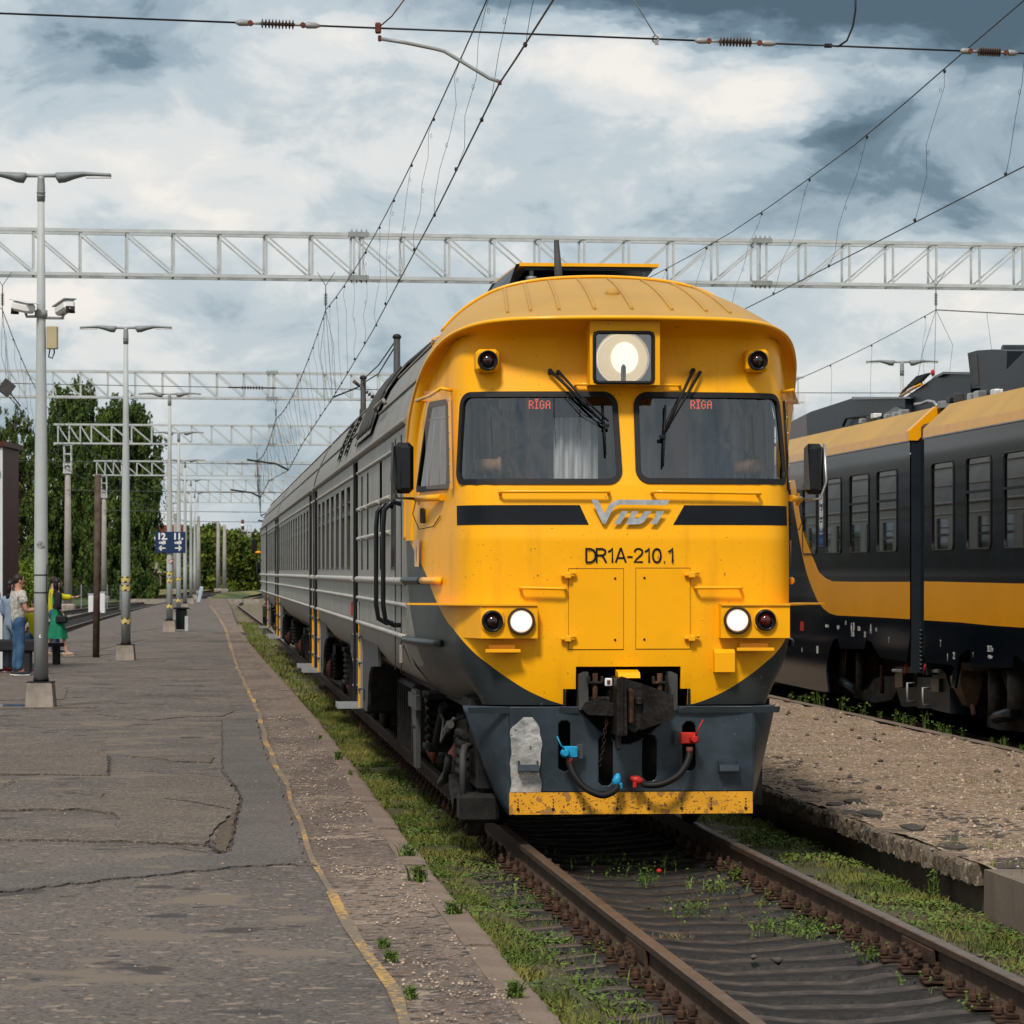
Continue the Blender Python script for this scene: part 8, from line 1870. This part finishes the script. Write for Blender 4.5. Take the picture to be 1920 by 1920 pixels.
def build_trees():
    def px_(px, py, d): return W(px, py, d)
    def tree(nm, d, base, blobs, n, s0, s1, m, bark, label, cat='tree', grp=None, droop=0, trunks=(), seed=1):
        b = W(base, 1100, d); e = empty(nm, (b.x, d, -.3), 0, label, cat, grp); k = d/FPX; B = []
        for (px, py, rx, ry) in blobs: p = W(px, py, d); B.append((p.x-b.x, (hash((px, py)) % 100)/100*ry*k-.5*ry*k, p.z+.3, rx*k, min(rx, 60)*k, ry*k))
        foliage('crown', B, n, s0, s1, m, e, droop, seed=seed)
        for (pts, r0) in trunks:
            P = [W(a, c, d)-Vector((b.x, d, -.3)) for a, c in pts]; rr = [r0*(1-.75*i/(len(P)-1)) for i in range(len(P))]; MB().tube(P, rr, 8).build('trunk' if r0 > .12 else 'limb', bark, e)
        return e
    g = 'tall birches beside the left tracks'
    tree('birch_tree', 285, 140, [(150, 745, 22, 32), (112, 752, 18, 30), (135, 800, 45, 45), (110, 850, 40, 60), (160, 870, 50, 70), (120, 930, 50, 70), (165, 960, 55, 70), (130, 1010, 60, 60), (140, 1060, 75, 45), (95, 1000, 30, 60), (175, 800, 25, 45)], 56000, .09, .24, MAT['leaf_birch'], MAT['bark'], 'tallest birch, with thin pointed top left of the second lamp post', 'tree', g, 1.6, [(((150, 1140), (148, 1000), (152, 860), (165, 760), (170, 720)), .30), (((150, 950), (120, 850), (112, 760)), .12), (((170, 800), (172, 740), (168, 716)), .08), (((135, 870), (110, 800), (100, 740)), .08)], 3)
    tree('birch_tree', 280, 235, [(225, 790, 38, 42), (252, 790, 26, 40), (205, 840, 45, 55), (255, 850, 38, 60), (230, 900, 60, 60), (270, 930, 30, 50), (215, 970, 60, 65), (262, 990, 36, 60), (230, 1050, 60, 60), (285, 915, 14, 22), (245, 1095, 50, 30), (200, 1090, 45, 35)], 60000, .09, .24, MAT['leaf_birch'], MAT['bark'], 'broad drooping birch directly behind the second lamp post', 'tree', g, 1.9, [(((240, 1140), (238, 1000), (228, 880), (232, 770)), .34), (((205, 1120), (207, 1020), (203, 960), (212, 900)), .14), (((238, 950), (262, 870), (258, 780)), .12)], 5)
    tree('birch_tree', 300, 40, [(20, 830, 35, 50), (60, 850, 30, 45), (5, 880, 40, 60), (60, 920, 45, 60), (20, 960, 50, 60), (60, 1000, 50, 60), (20, 1060, 60, 60), (-30, 870, 40, 70), (-30, 980, 50, 90), (80, 1070, 40, 45), (35, 790, 18, 22)], 44000, .09, .24, MAT['leaf_willow'], MAT['bark_dark'], 'paler loose tree at the left edge behind the shelter', 'tree', g, 1.2, [(((40, 1140), (38, 980), (30, 850), (28, 790)), .34), (((40, 960), (70, 860), (62, 800)), .14)], 7)
    tree('shrub', 210, 58, [(55, 1100, 22, 34), (68, 1080, 12, 26), (45, 1070, 12, 16)], 5200, .06, .15, MAT['leaf_bright'], MAT['bark_dark'], 'bright yellow green shrub between the man and the nearest lamp post', 'shrub', None, 0, [(((58, 1140), (58, 1080)), .05)], 8)
    tree('bush', 262, 268, [(272, 1100, 16, 26), (255, 1095, 16, 30), (285, 1108, 10, 16), (240, 1110, 14, 16)], 9000, .08, .2, MAT['leaf_birch'], MAT['bark_dark'], 'dark bush at the foot of the broad birch, right side', 'bush', None, .4, (), 9)
    tree('bush', 290, 150, [(120, 1120, 40, 16), (180, 1115, 50, 20), (60, 1120, 50, 18), (230, 1118, 30, 16), (10, 1118, 50, 20)], 15000, .08, .2, MAT['leaf_birch'], MAT['bark_dark'], 'low dark thicket along the foot of the birches', 'thicket', None, .3, (), 10)
    specs = [(352, 400, [(350, 1055, 24, 42), (342, 1080, 22, 28), (360, 1020, 14, 20)], 'dark round tree right of the lamp row'), (390, 385, [(388, 1060, 22, 42), (395, 1030, 18, 22), (380, 1085, 24, 24)], 'olive tree left of the close mast pair'), (378, 430, [(376, 1020, 26, 24), (395, 1006, 20, 14)], 'tree crown rising behind the olive tree'), (428, 395, [(426, 1050, 26, 44), (436, 1032, 18, 20), (420, 1085, 26, 24)], 'full green tree behind the close mast pair'), (456, 390, [(458, 1055, 26, 42), (452, 1036, 20, 20), (466, 1085, 24, 22)], 'full green tree left of the white headed mast'), (486, 400, [(486, 1050, 22, 44), (492, 1030, 16, 20), (480, 1086, 22, 22)], 'tree half hidden by the rear end of the train'), (430, 450, [(425, 1026, 34, 12), (462, 1026, 30, 12)], 'low ridge of crowns under the chimney building'), (318, 390, [(310, 1065, 28, 40), (330, 1085, 22, 26), (300, 1095, 22, 20)], 'tree behind the navy sign'), (520, 420, [(530, 1050, 40, 44)], 'tree hidden behind the train end')]
    for k, (bx, d, bl, lb) in enumerate(specs):
        tree('broadleaf_tree', d, bx, bl, 9000, .14, .38, MAT['leaf_wood'], MAT['bark_dark'], lb, 'tree', 'round trees of the distant wood', 0, [(((bx, 1112), (bx, 1060)), .2)], 20+k)
    tree('bush', 372, 436, [(437, 1100, 7, 6)], 500, .1, .2, MAT['leaf_bright'], MAT['bark_dark'], 'small bright bush on the bank before the distant wood', 'bush', None, 0, (), 33)
    # far wood closing the horizon
    B = [(x, 520+40*math.sin(x*.13), 1.0, 9, 6, 4.5+1.5*math.sin(x*.7)) for x in range(-70, 220, 9)]
    o = foliage('far_wood', [(b[0], b[1], b[2], b[3], b[4], b[5]) for b in B], 52000, .35, .8, MAT['leaf_wood'], None, seed=44); tag(o, 'dark belt of far woodland closing the horizon', 'woodland', kind='stuff')
    # hill carrying the chimney building
    MB().ell((W(455, 1060, 560).x, 560, -4), (60, 40, 9.5), 32).build('hill', MAT['grass_ground'], None, 'structure')
# ------------------------------------------------------------------ people
MAT['skin'] = M('skin', (.42, .22, .15), .6, var=.06); MAT['skin_pale'] = M('pale_skin', (.50, .30, .22), .6, var=.06)
MAT['hair'] = M('dark_brown_hair', (.022, .012, .009), .55, var=.3); MAT['hair_black'] = M('black_hair', (.008, .006, .007), .45, var=.3)
MAT['tshirt'] = M('white_print_shirt', (.52, .50, .46), .9, scale=22, col2=(.28, .26, .24), thr=(.46, .58)); MAT['jeans'] = M('blue_jeans', (.022, .06, .13), .9, scale=5, col2=(.06, .13, .22), thr=(.4, .65)); MAT['jeans_pale'] = M('pale_jeans', (.16, .21, .26), .9, var=.2, scale=6)
MAT['shirt_blue'] = M('pale_blue_shirt', (.19, .25, .34), .9, var=.15, scale=8); MAT['dress'] = M('emerald_dress', (.004, .165, .085), .75, var=.25, scale=7); MAT['cardigan'] = M('black_cardigan', (.012, .012, .016), .9, var=.2); MAT['vest'] = M('yellow_top', (.48, .44, .01), .8, var=.12)
MAT['shoe_dark'] = M('navy_shoe', (.02, .022, .03), .7, var=.2); MAT['shoe_red'] = M('red_shoe', (.35, .015, .02), .7, var=.2); MAT['shoe_beige'] = M('beige_shoe', (.36, .25, .19), .7, var=.15); MAT['bag'] = M('black_bag', (.01, .01, .012), .5, var=.2)
def skin_obj(name, V, E, mat, parent, lvl=2):
    me = bpy.data.meshes.new(name); me.from_pydata([v[0] for v in V], E, []); me.materials.append(mat)
    o = bpy.data.objects.new(name, me); COL.objects.link(o); o.parent = parent
    s = o.modifiers.new('skin', 'SKIN'); 
    if not me.skin_vertices: 
        bm = bmesh.new(); bm.from_mesh(me); bm.verts.layers.skin.verify(); bm.to_mesh(me); bm.free()
    for i, v in enumerate(V):
        r = v[1]; me.skin_vertices[0].data[i].radius = (r, r) if isinstance(r, (int, float)) else r
        me.skin_vertices[0].data[i].use_root = (i == 0)
    sb = o.modifiers.new('smooth', 'SUBSURF'); sb.levels = lvl; sb.render_levels = lvl; s.use_smooth_shade = True
    return o
def hand(parent, wrist, dirv, up, mat, point=False, s=1.0):
    d = Vector(dirv).normalized(); u = Vector(up).normalized(); sd = d.cross(u).normalized(); w = Vector(wrist); mb = MB()
    rot = Matrix((sd, d, u)).transposed(); mb.ell(w+d*.045*s, (.040*s, .052*s, .018*s), 10, rot=rot)
    for k, (o, L) in enumerate(((-.030, .062), (-.010, .074), (.010, .078), (.030, .068))):
        b = w+d*.085*s+sd*o*s; curl = .9 if not (point and k == 3) else .05; m = b+d*L*.5*s-u*L*.2*curl*s; t = m+d*L*.45*(1-.6*curl)*s-u*L*.45*curl*s; mb.tube([b-d*.015*s, b, m, t], [.010*s, .0095*s, .009*s, .007*s], 6)
    b = w+d*.03*s+sd*.036*s; mb.tube([b, b+d*.03*s+sd*.022*s-u*.01*s, b+d*.06*s+sd*.026*s-u*.02*s], [.012*s, .011*s, .008*s], 6)
    return mb.build('hand', mat, parent)
def person(loc, rz, h, label, pose, top, legs, shoe, skin='skin', hair='hair', longhair=False, dress=False, sleeve=.5, hidden_arm=None, female=False, point=False, sleeve_mat=None):
    e = empty('person', loc, rz, label, 'person'); k = h/1.78; S_ = lambda v: Vector(v)*k
    J = dict(pelvis=(0, 0, .95), waist=(0, .0, 1.10), chest=(0, .01, 1.32), neck=(0, .0, 1.50), head0=(0, .015, 1.58), head1=(0, .02, 1.67), head2=(0, .02, 1.74),
             hipL=(-.09, 0, .92), hipR=(.09, 0, .92), kneeL=(-.10, .01, .50), kneeR=(.10, .01, .50), ankL=(-.10, -.02, .09), ankR=(.10, -.02, .09), toeL=(-.12, .12, .035), toeR=(.12, .12, .035),
             shL=(-.18, 0, 1.44), shR=(.18, 0, 1.44), elL=(-.22, 0, 1.15), elR=(.22, 0, 1.15), wrL=(-.22, .05, .90), wrR=(.22, .05, .90))
    J.update(pose); J = {a: S_(b) for a, b in J.items()}; f = .90 if female else 1.14
    names = ['pelvis', 'waist', 'chest', 'neck', 'head0', 'head1', 'head2', 'hipL', 'kneeL', 'ankL', 'hipR', 'kneeR', 'ankR', 'shL', 'elL', 'wrL', 'shR', 'elR', 'wrR', 'toeL', 'toeR']
    rad = dict(pelvis=(.125, .095), waist=(.112*f, .085*f), chest=(.135*f, .095*f), neck=.052*f, head0=.068, head1=.082, head2=.066, hipL=.080, kneeL=.052, ankL=.036, hipR=.080, kneeR=.052, ankR=.036, shL=.050*f, elL=.037*f, wrL=.026*f, shR=.050*f, elR=.037*f, wrR=.026*f, toeL=.03, toeR=.03)
    ix = {n: i for i, n in enumerate(names)}
    ed = [('pelvis', 'waist'), ('waist', 'chest'), ('chest', 'neck'), ('neck', 'head0'), ('head0', 'head1'), ('head1', 'head2'), ('pelvis', 'hipL'), ('hipL', 'kneeL'), ('kneeL', 'ankL'), ('pelvis', 'hipR'), ('hipR', 'kneeR'), ('kneeR', 'ankR'), ('chest', 'shL'), ('shL', 'elL'), ('elL', 'wrL'), ('chest', 'shR'), ('shR', 'elR'), ('elR', 'wrR'), ('ankL', 'toeL'), ('ankR', 'toeR')]
    V = [(tuple(J[n]), tuple(x*k for x in rad[n]) if isinstance(rad[n], tuple) else rad[n]*k) for n in names]
    skin_obj('body', V, [(ix[a], ix[b]) for a, b in ed], MAT[skin], e)
    def garment(nm, items, edges, mat, g=.016):
        V2 = [(tuple(J[n]) if isinstance(n, str) else tuple(n), (tuple((x+g)*k for x in r) if isinstance(r, tuple) else (r+g)*k)) for n, r in items]; return skin_obj(nm, V2, edges, MAT[mat], e)
    mL = J['shL'].lerp(J['elL'], sleeve) if sleeve <= 1 else J['elL'].lerp(J['wrL'], sleeve-1); mR = J['shR'].lerp(J['elR'], sleeve) if sleeve <= 1 else J['elR'].lerp(J['wrR'], sleeve-1)
    nk = J['chest'].lerp(J['neck'], .62); hem = J['pelvis']+Vector((0, 0, -.03*k))
    it = [(J['pelvis']+(J['pelvis']-J['waist'])*.75, (.118, .092)), ('waist', rad['waist']), ('chest', rad['chest']), (nk, .06), ('shL', rad['shL']), ('shR', rad['shR'])]; eg = [(0, 1), (1, 2), (2, 3), (2, 4), (2, 5)]
    if sleeve <= 1: it += [(mL, .046), (mR, .046)]; eg += [(4, 6), (5, 7)]
    else: it += [('elL', .042), ('elR', .042), (mL, .034), (mR, .034)]; eg += [(4, 6), (5, 7), (6, 8), (7, 9)]
    garment('cardigan' if dress else 'shirt', it, eg, sleeve_mat if dress else top, .034)
    if dress:
        mb = MB(); n = 28; rows = [(1.36, .135, .105, 0), (1.12, .118, .095, 0), (.96, .150, .125, 0), (.75, .185, .165, .01), (.55, .215, .20, .025), (.40, .235, .225, .03)]
        def P(i, j):
            z, rx, ry, w = rows[j]; a = 2*PI*i/n; q = 1+w*math.sin(a*7)*3; return Vector((rx*math.cos(a)*q, ry*math.sin(a)*q+.05*(1.0-z)*.6, z))*k
        mb.grid(P, n, len(rows)-1); mb.build('dress', MAT[top], e)
    else:
        garment('trousers', [('waist', rad['waist']), ('pelvis', rad['pelvis']), ('hipL', .085), ('kneeL', .062), (J['ankL']+Vector((0, 0, -.015)), .055), ('hipR', .085), ('kneeR', .062), (J['ankR']+Vector((0, 0, -.015)), .055)], [(0, 1), (1, 2), (2, 3), (3, 4), (1, 5), (5, 6), (6, 7)], legs, .018)
    for s in 'LR':
        a, t = J['ank'+s], J['toe'+s]; d = (t-a); d.z = 0; d = d.normalized() if d.length > 1e-4 else Vector((0, 1, 0)); c = Vector((a.x, a.y, a.z-.045*k))+d*.05*k; rot = Matrix((d.cross(Vector((0, 0, 1))), d, Vector((0, 0, 1)))).transposed()
        o = MB().ell(c, (.048*k, .14*k, .045*k), 14, rot=rot).build('shoe', MAT[shoe], e); MB().box(c+Vector((0, 0, -.030*k)), (.085*k, .27*k, .02*k), rz=math.atan2(-d.x, d.y), bev=.008).build('sole', MAT['white'] if shoe != 'shoe_beige' else MAT['shoe_beige'], o)
    hd = J['head1']; fw = Vector((0, 1, 0)); yaw = pose.get('yaw', 0) if isinstance(pose.get('yaw', 0), (int, float)) else 0
    return e, J, k
def head_parts(e, J, k, yaw, skin, hair, longhair):
    """face features and hair on the head, turned by yaw"""
    c = J['head1']; Rz = Matrix.Rotation(yaw, 3, 'Z'); q = lambda v: c+Rz @ (Vector(v)*k)
    mb = MB(); mb.ell(q((0, .0, .0)), (.074*k, .092*k, .108*k), 16, rot=Rz); mb.ell(q((0, .095, -.012)), (.012*k, .020*k, .020*k), 8, rot=Rz); mb.ell(q((0, .07, -.085)), (.032*k, .028*k, .025*k), 8, rot=Rz)
    for s in (-1, 1): mb.ell(q((s*.077, .0, -.01)), (.010*k, .022*k, .032*k), 8, rot=Rz)
    mb.build('face', MAT[skin], e)
    mb = MB()
    for s in (-1, 1): mb.ell(q((s*.030, .083, .012)), (.013*k, .008*k, .007*k), 8, rot=Rz); mb.box(q((s*.030, .088, .032)), (.032*k, .006*k, .007*k), rz=yaw)
    mb.build('eyes', MAT['hair_black'], e)
    MB().box(q((0, .086, -.052)), (.045*k, .008*k, .010*k), rz=yaw).build('mouth', MAT['rust_red'], e)
    mb = MB(); mb.ell(q((0, -.018, .026)), (.086*k, .096*k, .100*k), 16, rot=Rz)
    if longhair: mb.ell(q((0, -.05, -.06)), (.085*k, .065*k, .15*k), 14, rot=Rz); mb.ell(q((.0, -.06, -.20)), (.075*k, .05*k, .14*k), 12, rot=Rz); mb.tube([q((.07, .02, .0)), q((.085, .03, -.12)), q((.08, .05, -.28))], [.03*k, .028*k, .012*k], 8); mb.tube([q((-.07, .02, .0)), q((-.085, .03, -.12)), q((-.08, .05, -.24))], [.03*k, .028*k, .012*k], 8)
    mb.build('hair', MAT[hair], e)
def build_people():
    def at(px, yb): p = G(px, yb, .2); return p
    # man in printed T-shirt: back to the camera, looking right, forearms raised in front
    p = at(34, 1267); e, J, k = person(p, R(-62), 1.80, 'man in white printed T-shirt and blue jeans, seen from behind', dict(elR=(.24, .06, 1.14), wrR=(.14, .34, 1.16), elL=(-.23, .10, 1.14), wrL=(-.10, .34, 1.17), kneeL=(-.13, .03, .50), ankL=(-.15, .0, .09), toeL=(-.17, .15, .035), kneeR=(.11, .01, .5), ankR=(.12, -.03, .09), toeR=(.15, .11, .035)), 'tshirt', 'jeans', 'shoe_dark', sleeve=.62)
    head_parts(e, J, k, R(-12), 'skin', 'hair', False); hand(e, J['wrR'], (-.3, 1, .1), (0, 0, 1), MAT['skin']); hand(e, J['wrL'], (.3, 1, .1), (0, 0, 1), MAT['skin'])
    MB().box(J['wrR']+Vector((-.08, .12, .03)), (.07, .13, .012), bev=.004).build('phone', MAT['black'], e)
    p = at(20, 1261); e, J, k = person(p, R(-40), 1.70, 'woman in pale blue shirt and light jeans half hidden behind the man', dict(elL=(-.24, .02, 1.16), wrL=(-.20, .16, .95), elR=(.24, .02, 1.16), wrR=(.20, .14, .92), ankR=(.26, .10, .09), kneeR=(.16, .08, .5), toeR=(.34, .20, .035)), 'shirt_blue', 'jeans_pale', 'shoe_red', 'skin', 'hair_black', sleeve=1.4, female=True)
    head_parts(e, J, k, R(-30), 'skin', 'hair_black', True); hand(e, J['wrL'], (0, .4, -1), (0, 1, 0), MAT['skin']); hand(e, J['wrR'], (0, .4, -1), (0, 1, 0), MAT['skin'])
    # seated person in yellow
    p = at(60, 1246); e, J, k = person(p, R(25), 1.72, 'seated person in yellow top and jeans partly behind the nearest lamp post', dict(pelvis=(0, -.35, .56), waist=(0, -.37, .70), chest=(0, -.33, .92), neck=(0, -.28, 1.08), head0=(0, -.25, 1.16), head1=(0, -.24, 1.25), head2=(0, -.24, 1.32), hipL=(-.10, -.32, .54), hipR=(.10, -.32, .54), kneeL=(-.14, .12, .52), kneeR=(.14, .12, .52), ankL=(-.15, .08, .09), ankR=(.17, .14, .09), toeL=(-.17, .22, .035), toeR=(.2, .28, .035), shL=(-.18, -.31, 1.03), shR=(.18, -.31, 1.03), elL=(-.24, -.15, .80), elR=(.24, -.15, .80), wrL=(-.12, .08, .72), wrR=(.12, .08, .72)), 'vest', 'jeans', 'shoe_dark', sleeve=.6)
    head_parts(e, J, k, R(40), 'skin', 'hair', False); hand(e, J['wrL'], (.3, 1, -.2), (0, 0, 1), MAT['skin']); hand(e, J['wrR'], (-.3, 1, -.2), (0, 0, 1), MAT['skin'])
    s = empty('bench', (p.x-.35*0+.15, p.y-.36, .2), R(25), 'low dark bench under the seated person', 'bench'); MB().box((0, 0, .40), (1.0, .40, .08), bev=.01).build('seat', MAT['cab_dark'], s)
    for q in (-1, 1): MB().box((q*.4, 0, .19), (.06, .34, .36)).build('leg', MAT['cab_dark'], s)
    # woman in the green dress, walking to the right
    p = at(107, 1230); e, J, k = person(p, R(-72), 1.70, 'woman in emerald green dress with black cardigan and handbag, walking', dict(kneeL=(-.09, -.05, .50), ankL=(-.09, -.26, .10), toeL=(-.10, -.14, .04), kneeR=(.09, .12, .50), ankR=(.09, .20, .09), toeR=(.11, .34, .035), elR=(.23, -.03, 1.16), wrR=(.19, .10, .98), elL=(-.22, .03, 1.14), wrL=(-.20, .20, .92)), 'dress', None, 'shoe_beige', 'skin_pale', 'hair_black', sleeve=1.5, dress=True, female=True, sleeve_mat='cardigan')
    head_parts(e, J, k, R(12), 'skin_pale', 'hair_black', True); hand(e, J['wrR'], (0, .5, -1), (0, 1, 0), MAT['skin_pale']); hand(e, J['wrL'], (0, .5, -1), (0, 1, 0), MAT['skin_pale'])
    w = Matrix.Rotation(R(-72), 3, 'Z') @ J['wrR']; b = empty('handbag', p+w+Vector((-.02, -.06, -.13)), R(-10), 'black handbag held by the woman in green', 'handbag'); MB().box((0, 0, 0), (.28, .10, .18), bev=.04).build('bag_body', MAT['bag'], b); MB().tube([(-.10, 0, .08), (-.04, 0, .17), (.04, 0, .17), (.10, 0, .08)], .008, 6).build('bag_handle', MAT['bag'], b)
    # person behind her, arm stretched out
    p = at(100, 1226); e, J, k = person(p, R(-75), 1.74, 'person in yellow sleeves behind the woman in green, pointing right', dict(elL=(-.22, .26, 1.30), wrL=(-.20, .52, 1.30), elR=(.22, -.02, 1.16), wrR=(.2, .1, .95), ankL=(-.1, .10, .09), kneeL=(-.10, .08, .5), toeL=(-.12, .24, .035)), 'vest', 'jeans', 'shoe_dark', sleeve=1.75)
    head_parts(e, J, k, 0, 'skin', 'hair', False); hand(e, J['wrL'], (0, 1, .35), (0, -.3, 1), MAT['skin'], True); hand(e, J['wrR'], (0, .5, -1), (0, 1, 0), MAT['skin'])
# ------------------------------------------------------------------ build everything
build_ground(); build_platform(); build_right_platform(); build_main_track()
build_lead_car()
build_coach('passenger_coach', 26.9, 52.4, 'middle grey coach with a long row of windows, behind the leading railcar', False)
build_coach('rear_railcar', 52.9, 77.4, 'rear grey railcar at the far end of the train, with yellow cab end', True)
build_emu()
build_gantries(); build_wires(); build_lamps(); build_shelter(); build_trees(); build_verge(); build_grit(); build_people()
